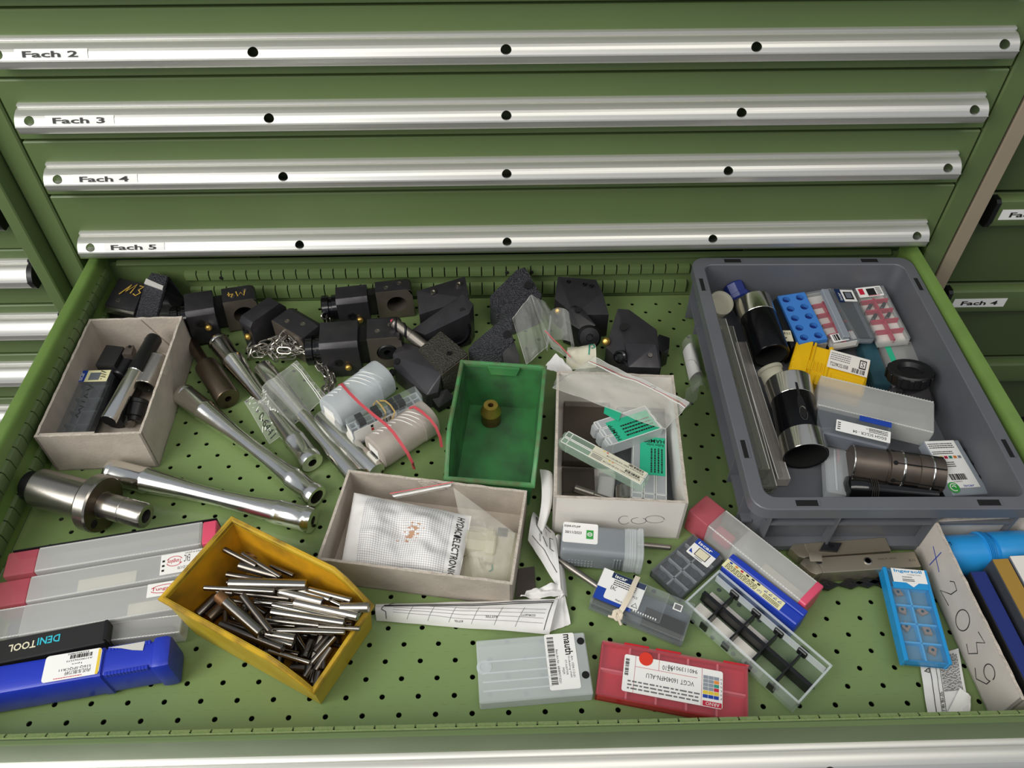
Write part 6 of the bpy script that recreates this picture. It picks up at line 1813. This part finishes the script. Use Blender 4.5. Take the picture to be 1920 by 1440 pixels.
# steel tool holders with black inserts
def toolbar(label, A, B, Cc, H):
    mt, L, W = frame(A, B, Cc, H)
    d = T('tool_holder', label, 'tool holder', mt, 'steel tool holders by the grey tray')
    G().box(L * .16, 0, 0, L, W, H, c=.0008).obj('shank', 'steel_satin', d, 0.4)
    g = G().hull([(L * a, W * b, z) for z in (0, H * .96) for a, b in ((.16, .02), (.16, 1), (.05, 1.0), (.0, .72), (.03, .60), (.09, .42), (.06, .10), (.10, -.05))], .0006)
    g.obj('head', 'steel_satin', d, 0.4)
    return d, L, W
d, L, W = toolbar('upper steel tool holder with a rhombic black insert, beside the grey tray', V((0.2924, -0.2757, 0.0140)), V((0.3984, -0.2692, 0.0140)), V((0.2946, -0.2590, 0.0140)), .013)
o = G().loft([[(L * .40 + a, W * .5 + b, z) for a, b in ((-.013, -.003), (.005, -.006), (.013, .003), (-.005, .006))] for z in (.0131, .0165)], 1, 1).obj('insert', 'insert_dark', d, 0)
G().lathe([(.0026, .0166), (.0026, .0172), (.0014, .0173)], 16, M.Translation((L * .40, W * .5, 0))).obj('clamp_screw', 'black', d, 0.5)
d, L, W = toolbar('lower steel tool holder with a threaded hole, black inserts along its front edge', V((0.2951, -0.2990, 0.0220)), V((0.4181, -0.2933, 0.0220)), V((0.3013, -0.2806, 0.0220)), .020)
G().lathe([(.0042, .0200), (.0042, .0206), (.003, .0207), (.003, .0196)], 22, M.Translation((L * .57, W * .55, 0))).obj('threaded_hole', 'chrome', d, 0.5)
G().lathe([(.0024, .0200), (.0024, .0204), (.0014, .0205)], 16, M.Translation((L * .16, W * .62, 0))).obj('screw', 'steel', d, 0.5)
G().hull([(L * a, W * b, z) for z in (H, H + .0012) for a, b in ((.03, .30), (.13, .25), (.15, .75), (.08, .95), (.04, .8))], .0004).obj('clamp', 'steel_satin', d, 0.4)
G().loft([[(L * a, W * b, z) for a, b in ((.02, .55), (.10, .12), (.13, .20), (.06, .66))] for z in (H + .0001, H + .0003)], 1, 1).obj('pocket_gap', 'deep', d, 0)
tx(d, 'SDJCR 2020', L * .66, W * .55, .0202, L * .16, W * .12, 'steel_brown')
tx(d, 'K11', L * .92, W * .35, .0202, L * .05, W * .16, 'steel_brown')
for x in (.22, .42, .56, .68):
    o = G().loft([[(L * x + a, b - .006, z) for a, b in ((-.013, 0), (.0, -.005), (.013, 0), (.0, .006))] for z in (.001, .005)], 1, 1).obj('insert', 'black', d, 0)
    G().lathe([(.0022, .0050), (.0022, .0055), (.0012, .0056)], 14, M.Translation((L * x, -.006, 0))).obj('clamp_screw', 'black_gloss', o, 0.5)
d = T('steel_clamp', 'small dark clamp finger at the left end of the steel tool holders', 'clamp')
bpy.data.objects.remove(d)

# cyan insert case, leaflet, clear sleeve
d, L, W, H = ins_case('insert_case', 'bright blue insert case with copper coloured inserts leaning on the right carton', V((0.3661, -0.3907, 0.0220)), V((0.4076, -0.3937, 0.0220)), V((0.3777, -0.2947, 0.0240)), .013, 'cyan_plastic', 'blue_clear', 2, 5, 'pocket_blue', .25, divm='light_blue')
for x0, x1 in ((-.0012, L * .07), (L * .95, L + .0012)):
    G().box(x0, -.001, 0, x1, W + .001, H + .0008, c=.0008).obj('side_frame', 'cyan_plastic', d, 0.4)
for a, b in ((0, 3.6), (0, 2.62), (1, 2.6), (0, 1.7), (1, 1.55), (1, .55)):
    x, y = L * (.27 + .47 * a), W * .2 * b + .004
    q = M.Translation((x, y, 0)) @ M.Rotation(R(20 + 50 * a + 30 * b), 4, 'Z')
    o = G().loft([[q @ V((u, v, z)) for u, v in ((-.0055, -.002), (.002, -.0042), (.0055, .002), (-.002, .0042))] for z in (H * .3, H * .55)], 1, 1).obj('insert', 'copper', d, 0)
    G().lathe([(.0015, H * .56), (.0015, H * .57)], 12, M.Translation((x, y, 0))).obj('hole', 'ink', o, 0)
l = plate(d, 'label', L * .16, W * .84, L * .96, W * 1.0, H + .0003, 'white', .0003)
plate(d, 'cyan_band', L * .12, W * .77, L * .95, W * .84, H + .0003, 'cyan_plastic', .0003)
G().add([(L * .45, W * .84, H + .0008), (L * .75, W * .84, H + .0008), (L * .60, W * .79, H + .0008)], [(0, 2, 1)]).obj('arrow', 'white', d, 0)
tx(l, 'Ingersoll', L * .22, W * .945, H + .0008, L * .66, W * .045, 'cyan_plastic', bold=.02)
tx(l, 'Cutting Tools', L * .52, W * .925, H + .0008, L * .32, W * .015, 'ink')
tx(l, 'WARNING', L * .38, W * .895, H + .0008, L * .24, W * .016, 'ink')
small_print(l, L * .38, W * .85, L * .66, W * .885, H + .0008, 2, 'ink')
d = T('clear_sleeve', 'clear plastic sleeve sticking out under the bright blue insert case', 'sleeve')
Sheet(V((0.3743, -0.3776, 0.0040)), V((0.3876, -0.3811, 0.0040)), V((0.3991, -0.3191, 0.0060)), V((0.3807, -0.3276, 0.0060)), crumple(61, .002)).mesh('film', 'frost', d, 8, 8)
d = T('leaflet', 'white printed leaflet with warning sign lying beneath the bright blue insert case', 'paper')
s = Sheet(V((0.3770, -0.4391, 0.0010)), V((0.4154, -0.4400, 0.0010)), V((0.4306, -0.3736, 0.0020)), V((0.3897, -0.3814, 0.0010)), lambda u, v: .0015 + .004 * max(0, u - .75) + crumple(63, .002)(u, v))
s.mesh('sheet', 'paper', d, 12, 16)
for a in ([(.0, .12), (.96, .10)],):
    pass
g = G()
s.line(g, [(.22, .04), (.22, .96)], .0006)
s.line(g, [(.36, .04), (.36, .96)], .0004)
s.line(g, [(.46, .04), (.46, .96)], .0004)
s.line(g, [(.08, .76), (.19, .80), (.19, .72), (.08, .76)], .0006)
s.line(g, [(.60, .10), (.80, .18), (.98, .24)], .0005)
g.obj('printed_line', 'ink', d, 0)
g = G()
rn = random.Random(9)
for k in range(13):
    u = .50 + .035 * k
    v = .40
    while v < .93:
        q = rn.uniform(.01, .05)
        s.line(g, [(u, v), (u, min(v + q, .95))], .0008, .0006, 1)
        v += q + .012
g.obj('small_print', 'ink_grey', d, 0)
s.tx(d, '!', .12, .745, .03, .03)
s.tx(d, '対象製品', .37, .06, .07, .34, 'ink', rot=True)
s.tx(d, '安全', .37, .80, .07, .16, 'ink', rot=True)
d = T('paper_scrap', 'torn white scrap with diagonal creases lying on the printed leaflet', 'paper')
s = Sheet(V((0.3943, -0.4362, 0.0040)), V((0.4148, -0.4392, 0.0030)), V((0.4233, -0.4206, 0.0050)), V((0.4155, -0.4128, 0.0060)), crumple(64, .003))
s.mesh('sheet', 'white', d, 6, 6)

# right front carton
bA, bC = V((0.4354, -0.4444, 0.0580)), V((0.4295, -0.2589, 0.0580))
bd = (bA - bC).normalized()
bx, L, W, H = card_box('cardboard_box', 'pale cardboard box with handwritten number in the right front corner', bA, bA + V((-bd.y, bd.x, 0)) * .100, bC, .057, 'card_pale')
for s_, o_ in (([[(.020, .036), (.044, .026)], [(.032, .044), (.030, .016)]], 0), ([[(.060, .036), (.064, .042), (.072, .040), (.070, .028), (.058, .014), (.076, .016)]], 0), ([arc(.097, .027, .009, .013, 0, 360, 22)], 0),
               ([[(.116, .042), (.128, .044), (.122, .032), (.130, .026), (.124, .012), (.116, .016)]], 0), ([arc(.150, .030, .007, .009, 0, 330, 16) + [(.156, .018), (.146, .006), (.138, .012)]], 0)):
    pen(bx, s_, .0003, .0009, 'ink_blue' if s_[0][0][0] < .05 else 'ink', 'handwriting', M.Translation((0, W, 0)) @ M.Rotation(R(-90), 4, 'Z') @ M.Rotation(R(90), 4, 'X'))
ci = lambda x, y, z: bx.matrix_world @ V((x, y, z))
bpy.context.view_layer.update()
d, ln = turned('plastic_bottle', 'bright blue ribbed plastic bottle lying at the back of the right carton', ci(.006, W - .0285, .030), ci(.094, W - .0285, .030), [(.0195, 0), (.021, .02), (.021, .43)] + [(r, .44 + .018 * k + e) for k in range(4) for r, e in ((.021, 0), (.0232, .004), (.0232, .008), (.021, .012))] + [(.021, .52), (.019, .54), (.019, .57), (.022, .58), (.0225, .62), (.0225, .98), (.021, 1)], 'sky_plastic', 'bottle', n=40)
pen(d, [[(-.002, ln * .24), (.002, ln * .26), (.001, ln * .29), (-.003, ln * .29)]], 0, .001, 'ink', 'pen_mark', M.Translation((0, 0, 0)) @ M.Rotation(R(0), 4, 'X'))
def bookbox(label, x, w_, y0, y1, h, m, edge):
    d = T('flat_case', label, 'case', bx.matrix_world @ M.Translation((x, y0, .0022)), 'cases standing in the right carton')
    G().box(0, 0, 0, w_, y1 - y0, h, c=.001).obj('body', m, d, 0.4)
    G().box(w_ * .02, .001, h, w_ * .98, y1 - y0 - .001, h + .0006).obj('top_edge', edge, d, 0)
    return d
bookbox('flat case with a dark blue top standing against the side of the right carton', .012, .015, .012, W - .060, .052, 'black_matte', 'blue_navy')
bookbox('flat case with an ochre top, second in the right carton', .034, .016, .010, W - .052, .060, 'slate_dark', 'ochre')
bookbox('flat case with a white top, third in the right carton', .052, .015, .010, W - .050, .061, 'slate', 'card_white')
bookbox('flat case with a grey top at the picture edge in the right carton', .069, .016, .010, W - .048, .062, 'slate_dark', 'slate')

# ---- bottom left: long clear cases, black case, blue case
def clearlong(label, A, B, Cc, H, m0, e0, e1, lab_txt=None, group='long clear tool cases, bottom left'):
    d, L, W, H = long_case('tool_case', label, A, B, Cc, H, 'frost', m0, 'pink_solid', e0, e1, True, 0.03, group, c=.002, core='slate')
    return d, L, W, H
def tlabel(d, x0, y0, x1, y1, z, flip):
    l = plate(d, 'label', x0, y0, x1, y1, z, 'white')
    w_, h_ = x1 - x0, y1 - y0
    if flip:
        tx(l, 'Tungaloy', x0 + w_ * .50, y0 + h_ * .74, z + .0004, w_ * .34, h_ * .26, 'red_ink', 180, bold=.01)
        tx(l, 'EAC', x0 + w_ * .70, y0 + h_ * .84, z + .0004, w_ * .14, h_ * .36, 'ink', 180)
        tx(l, 'JR11-D170', x0 + w_ * .78, y0 + h_ * .34, z + .0004, w_ * .36, h_ * .18, 'ink', 180)
        tx(l, 'MADE IN JAPAN', x0 + w_ * .98, y0 + h_ * .98, z + .0004, w_ * .4, h_ * .10, 'ink', 180)
        pen(l, [arc(x0 + w_ * .33, y0 + h_ * .60, w_ * .19, h_ * .24, 20, 160), arc(x0 + w_ * .33, y0 + h_ * .60, w_ * .19, h_ * .24, 200, 340)], z + .0004, .0006, 'red_ink', 'logo_line')
        small_print(l, x0 + w_ * .04, y0 + h_ * .1, x0 + w_ * .1, y0 + h_ * .8, z + .0004, 3, 'ink')
    else:
        tx(l, 'Tungaloy', x0 + w_ * .12, y0 + h_ * .34, z + .0004, w_ * .74, h_ * .32, 'red_ink', bold=.01)
        pen(l, [arc(x0 + w_ * .49, y0 + h_ * .50, w_ * .40, h_ * .30, 20, 160), arc(x0 + w_ * .49, y0 + h_ * .50, w_ * .40, h_ * .30, 200, 340)], z + .0004, .0006, 'red_ink', 'logo_line')
    return l
d, L, W, H = clearlong('long clear case with red and pink ends, farthest back of the bottom left row', V((-0.5142, -0.2905, 0.0340)), V((-0.3100, -0.2547, 0.0340)), V((-0.5201, -0.2630, 0.0340)), .032, 'pink_clear', .030, .014)
G().box(L * .02, W + .0004, .016, L, W + .0016, .0325).obj('black_edge', 'black', d, 0)
d, L, W, H = clearlong('long clear case with red end and upside down red lettered label, second of the row', V((-0.5110, -0.3231, 0.0320)), V((-0.3147, -0.2875, 0.0320)), V((-0.5144, -0.2948, 0.0320)), .030, 'pink_clear', .030, .0)
tlabel(d, L * .785, W * .10, L * .99, W * .92, H + .0013, True)
plate(d, 'inner_paper', L * .38, W * .1, L * .66, W * .6, H - .004, 'paper_cream')
d, L, W, H = clearlong('long clear case with an upright red lettered label, third of the row', V((-0.5053, -0.3572, 0.0310)), V((-0.3144, -0.3249, 0.0310)), V((-0.5105, -0.3254, 0.0310)), .029, 'pink_clear', .0, .0)
tlabel(d, L * .755, W * .52, L * .93, W * .98, H + .0013, False)
plate(d, 'inner_paper', L * .66, W * .1, L * .95, W * .5, H - .004, 'paper_cream')
d, L, W, H = long_case('tool_case', 'clear case with dark steel tool inside, between black case and yellow bin', V((-0.4056, -0.3569, 0.0220)), V((-0.3256, -0.3480, 0.0220)), V((-0.4000, -0.3363, 0.0220)), .020, 'frost', 'slate', None, .0, .0, True, 0, None, c=.002, core='slate_dark')
mt, L, W = frame(V((-0.4975, -0.3835, 0.0340)), V((-0.3889, -0.3618, 0.0340)), V((-0.5005, -0.3602, 0.0340)), .032)
d = T('tool_case', 'matt black flat case with white and turquoise lettering, next to the blue case', 'case', mt)
G().box(0, 0, 0, L, W, .032, c=.0012).obj('body', 'black_matte', d, 0.4)
G().box(L - .002, .002, .020, L + .0006, W - .001, .0335).obj('lid_edge', 'black', d, 0)
tx(d, 'TOOL', L * .43, W * .70, .0324, L * .22, W * .32, 'ivory', 180, bold=.02)
tx(d, 'DENI', L * .62, W * .76, .0324, L * .18, W * .32, 'cyan_ink', 180, bold=.02)
# blue case
mt, L, W = frame(V((-0.4900, -0.4159, 0.0400)), V((-0.3194, -0.3882, 0.0400)), V((-0.4958, -0.3896, 0.0400)), .0365)
d = T('tool_case', 'blue telescopic plastic case with a worn white label, front left corner', 'case', mt)
def bsec(x, k, r=.004):
    return [(x, W / 2 + a, .019 + b) for a, b, _ in rr(W / 2 * k, .019 * k, r, 0, n=2)]
G().loft([bsec(0, 1.05), bsec(L * .655, 1.05), bsec(L * .658, 1.02)], 1, 1).obj('outer_body', 'blue_plastic', d, 0.5)
G().loft([bsec(L * .62, 1.0), bsec(L * .92, 1.0)], 1, 1).obj('inner_body', 'blue_plastic', d, 0.5)
G().loft([bsec(L * .905, 1.02), bsec(L * .912, 1.13), bsec(L * .925, 1.16), bsec(L * .975, 1.16), bsec(L * .995, 1.08), bsec(L, .95)], 1, 1).obj('end_cap', 'blue_plastic', d, 0.5)
G().loft([bsec(L * .615, 1.06), bsec(L * .617, 1.10), bsec(L * .652, 1.10), bsec(L * .654, 1.06)], 0, 0).obj('collar', 'blue_plastic', d, 0.5)
g = G()
for k in range(13):
    x = L * (.67 + .017 * k)
    g.box(x, -.0006, .034, x + .0032, .003, .0392, c=.0006)
    g.box(x, W - .003, .034, x + .0028, W + .0006, .0388, c=.0006)
g.obj('teeth', 'blue_plastic', d, 0.4)['kind'] = 'stuff'
l = plate(d, 'label', L * .36, W * .06, L * .645, W * 1.0, .0400, 'white', .0003, .003)
tx(l, 'S16Q-SFQCR11', L * .60, W * .46, .0405, L * .16, W * .10, 'ink', 180)
tx(l, '1pcs', L * .55, W * .60, .0405, L * .05, W * .07, 'ink', 180)
tx(l, 'A31002562573', L * .60, W * .72, .0405, L * .13, W * .06, 'ink', 180)
tx(l, '4334060802', L * .58, W * .97, .0405, L * .11, W * .06, 'ink', 180)
tx(l, '内孔车削刀杆', L * .60, W * .34, .0405, L * .13, W * .15, 'ink', 180)
bars(l, L * .485, W * .76, L * .60, W * .90, .0404, 30)
small_print(l, L * .42, W * .1, L * .56, W * .16, .0404, 1, 'red_ink')
plate(l, 'yellow_edge', L * .628, W * .06, L * .641, W * .96, .0404, 'label_yellow', .0002)
g = G()
g.loft([[(L * a, W * b, .0386) for a, b in ((.67, .98), (.86, .99), (.855, .66), (.80, .74), (.74, .88))], [(L * a, W * b, .0389) for a, b in ((.67, .98), (.86, .99), (.855, .66), (.80, .74), (.74, .88))]], 1, 1)
g.obj('torn_label', 'tape', d, 0)

# ---- yellow bin full of steel pins
lift = V((0, 0, .036))
mt, L, W = frame(V((-0.1826, -0.4199, 0.0440)) + lift, V((-0.1385, -0.3335, 0.0440)) + lift, V((-0.3271, -0.3419, 0.0800)), .080)
bin_('storage_bin', 'worn yellow plastic bin full of loose steel pins', mt, L, W, .080, 'bin_yellow', 'bin_yellow_dirty', 'bin_yellow_rim', 0.55, 0.22)
PINS = [  # end points of each pin, radius, material, bottom of the heap first
 (V((-0.3098, -0.3340, 0.0300)), V((-0.2960, -0.3157, 0.0300)), .0055, 'steel_dull'), (V((-0.2980, -0.3382, 0.0300)), V((-0.2881, -0.3250, 0.0300)), .0062, 'steel_bronze'), (V((-0.1959, -0.3860, 0.0200)), V((-0.1861, -0.3582, 0.0300)), .0048, 'steel_dull'),
 (V((-0.2007, -0.3941, 0.0200)), V((-0.1949, -0.3830, 0.0200)), .0060, 'steel_dull'), (V((-0.1886, -0.3894, 0.0250)), V((-0.1764, -0.3701, 0.0300)), .0046, 'steel_dull'), (V((-0.1923, -0.3848, 0.0300)), V((-0.1727, -0.3615, 0.0350)), .0030, 'steel'),
 (V((-0.2000, -0.3795, 0.0300)), V((-0.1955, -0.3628, 0.0300)), .0042, 'steel_dull'), (V((-0.1901, -0.3763, 0.0350)), V((-0.1794, -0.3602, 0.0350)), .0028, 'steel_dull'), (V((-0.2109, -0.3890, 0.0300)), V((-0.1969, -0.3903, 0.0300)), .0040, 'steel_dull'),
 (V((-0.2170, -0.3756, 0.0350)), V((-0.2041, -0.3790, 0.0350)), .0030, 'steel'), (V((-0.2877, -0.3023, 0.0350)), V((-0.2531, -0.3007, 0.0350)), .0030, 'steel_dull'), (V((-0.2814, -0.2699, 0.0300)), V((-0.2631, -0.2685, 0.0300)), .0040, 'rust_pin'),
 (V((-0.2949, -0.3120, 0.0350)), V((-0.2783, -0.3141, 0.0350)), .0038, 'steel_dull'), (V((-0.1703, -0.3500, 0.0400)), V((-0.1569, -0.3519, 0.0400)), .0028, 'steel'), (V((-0.2727, -0.3388, 0.0400)), V((-0.2355, -0.3528, 0.0400)), .0028, 'steel'),
 (V((-0.2624, -0.3246, 0.0400)), V((-0.2405, -0.3396, 0.0400)), .0028, 'steel_dull'), (V((-0.2426, -0.3499, 0.0400)), V((-0.2103, -0.3528, 0.0400)), .0022, 'steel'), (V((-0.2727, -0.3516, 0.0450)), V((-0.2309, -0.3638, 0.0450)), .0030, 'steel_dull'),
 (V((-0.1958, -0.3459, 0.0450)), V((-0.1704, -0.3551, 0.0450)), .0026, 'steel'), (V((-0.2285, -0.3811, 0.0500)), V((-0.1887, -0.3936, 0.0500)), .0022, 'chrome'), (V((-0.2328, -0.3687, 0.0500)), V((-0.2069, -0.3765, 0.0500)), .0028, 'steel'),
 (V((-0.2335, -0.3650, 0.0500)), V((-0.2055, -0.3704, 0.0500)), .0044, 'steel'), (V((-0.2786, -0.3550, 0.0500)), V((-0.2145, -0.3808, 0.0520)), .0048, 'steel_dull'), (V((-0.2728, -0.3217, 0.0500)), V((-0.2172, -0.3292, 0.0500)), .0028, 'steel_dull'),
 (V((-0.2502, -0.3323, 0.0500)), V((-0.2048, -0.3367, 0.0500)), .0030, 'steel'), (V((-0.2428, -0.3500, 0.0500)), V((-0.1851, -0.3577, 0.0500)), .0020, 'chrome'), (V((-0.2302, -0.3614, 0.0500)), V((-0.1600, -0.3661, 0.0520)), .0024, 'steel'),
 (V((-0.1860, -0.3588, 0.0500)), V((-0.1469, -0.3618, 0.0500)), .0022, 'chrome'), (V((-0.2315, -0.3452, 0.0550)), V((-0.1605, -0.3581, 0.0550)), .0042, 'steel'), (V((-0.2318, -0.3381, 0.0550)), V((-0.1607, -0.3560, 0.0550)), .0026, 'steel'),
 (V((-0.2110, -0.3364, 0.0550)), V((-0.1481, -0.3535, 0.0580)), .0044, 'chrome'), (V((-0.1780, -0.3344, 0.0550)), V((-0.1470, -0.3499, 0.0550)), .0022, 'steel'), (V((-0.1657, -0.3439, 0.0580)), V((-0.1384, -0.3466, 0.0620)), .0046, 'chrome'),
 (V((-0.1999, -0.3227, 0.0550)), V((-0.1561, -0.3381, 0.0600)), .0030, 'steel'), (V((-0.2090, -0.3236, 0.0550)), V((-0.1768, -0.3355, 0.0580)), .0028, 'steel'), (V((-0.2277, -0.3243, 0.0550)), V((-0.1830, -0.3381, 0.0580)), .0042, 'chrome'),
 (V((-0.2838, -0.3019, 0.0500)), V((-0.2474, -0.3103, 0.0520)), .0030, 'steel_dull'), (V((-0.2426, -0.2935, 0.0500)), V((-0.2171, -0.3058, 0.0520)), .0024, 'steel_dull'), (V((-0.2715, -0.2951, 0.0550)), V((-0.2294, -0.3089, 0.0550)), .0044, 'steel_dull'),
 (V((-0.2705, -0.2838, 0.0580)), V((-0.2274, -0.3106, 0.0580)), .0026, 'steel_dull'), (V((-0.2879, -0.2809, 0.0620)), V((-0.2535, -0.2978, 0.0580)), .0028, 'steel_dull'), (V((-0.2757, -0.3175, 0.0600)), V((-0.2003, -0.3209, 0.0600)), .0056, 'steel'),
 (V((-0.2970, -0.3237, 0.0640)), V((-0.2296, -0.3281, 0.0620)), .0027, 'steel'), (V((-0.2831, -0.3296, 0.0600)), V((-0.2353, -0.3688, 0.0580)), .0058, 'steel'), (V((-0.2589, -0.3323, 0.0640)), V((-0.2269, -0.3674, 0.0600)), .0034, 'steel_dull')]
rn = random.Random(4)
um = mt
for k in range(46):
    y, x = W * rn.uniform(.12, .84), L * rn.uniform(.2, .8)
    a = R(rn.choice((rn.uniform(50, 120), rn.uniform(-10, 40))))
    ln = rn.uniform(.022, .034)
    z = .010 + .020 * k / 46 + rn.uniform(0, .004)
    p, q = V((x, y, z)), V((math.cos(a), math.sin(a), rn.uniform(-.12, .12)))
    e = []
    for s_ in (-1, 1):
        c = p + q * ln * s_
        e.append(um @ V((min(max(c.x, .012), L - .012), min(max(c.y, .012), W - .012), max(c.z, .009))))
    PINS.insert(k, (e[0], e[1], rn.choice((.0022, .003, .003, .0042, .005)), rn.choice(('steel', 'steel_dull', 'steel_dull'))))
ui = um.inverted()
used_ = {}
for k, (a, b, r, m_) in enumerate(PINS):
    a, b = V(a), V(b)
    d, ln = turned('steel_pin', '', a, b, [(r * .8, 0), (r, .012), (r, .988), (r * .8, 1)], {'steel': 'pin_bright', 'steel_dull': 'pin_dull', 'chrome': 'steel'}.get(m_, m_), 'pin', group='steel pins in the yellow bin', n=14)
    big = 'thick' if r > .0040 else ('thin' if r < .0027 else 'medium')
    tone = {'chrome': 'polished', 'steel': 'bright', 'steel_dull': 'dull', 'steel_bronze': 'bronze toned', 'rust_pin': 'rust brown'}[m_]
    if k < 46:
        d['label'] = 'steel pin buried in the lower layer of the heap in the yellow bin'
        continue
    q = ui @ ((a + b) / 2)
    dx = ui.to_3x3() @ (b - a)
    row = 'back end' if q.y > W * .66 else ('front lip' if q.y < W * .36 else 'middle')
    sd = 'left' if q.x < L * .42 else ('right' if q.x > L * .60 else 'centre')
    ori = 'lengthwise' if abs(dx.y) > abs(dx.x) * 2 else ('crosswise' if abs(dx.x) > abs(dx.y) * 2 else 'slanted')
    ll = 'short' if ln < .035 else 'long'
    d['label'] = '%s %s %s pin %s on heap, %s %s of yellow bin' % (tone, ll, big, ori, row, sd)
    used_.setdefault(d['label'], []).append((q.y, d))
for l_, v_ in used_.items():
    if len(v_) > 1:
        for n_, (_, d) in enumerate(sorted(v_, key=lambda t: t[0])):
            d['label'] = l_ + (', nearest lip', ', second from lip', ', third from lip', ', fourth from lip')[n_]
G().lathe([(.0059, .001), (.0059, .012)], 14).obj('rusty_end', 'rust_pin', bpy.data.objects['steel_pin.%03d' % (43 + 46)], 0.5)
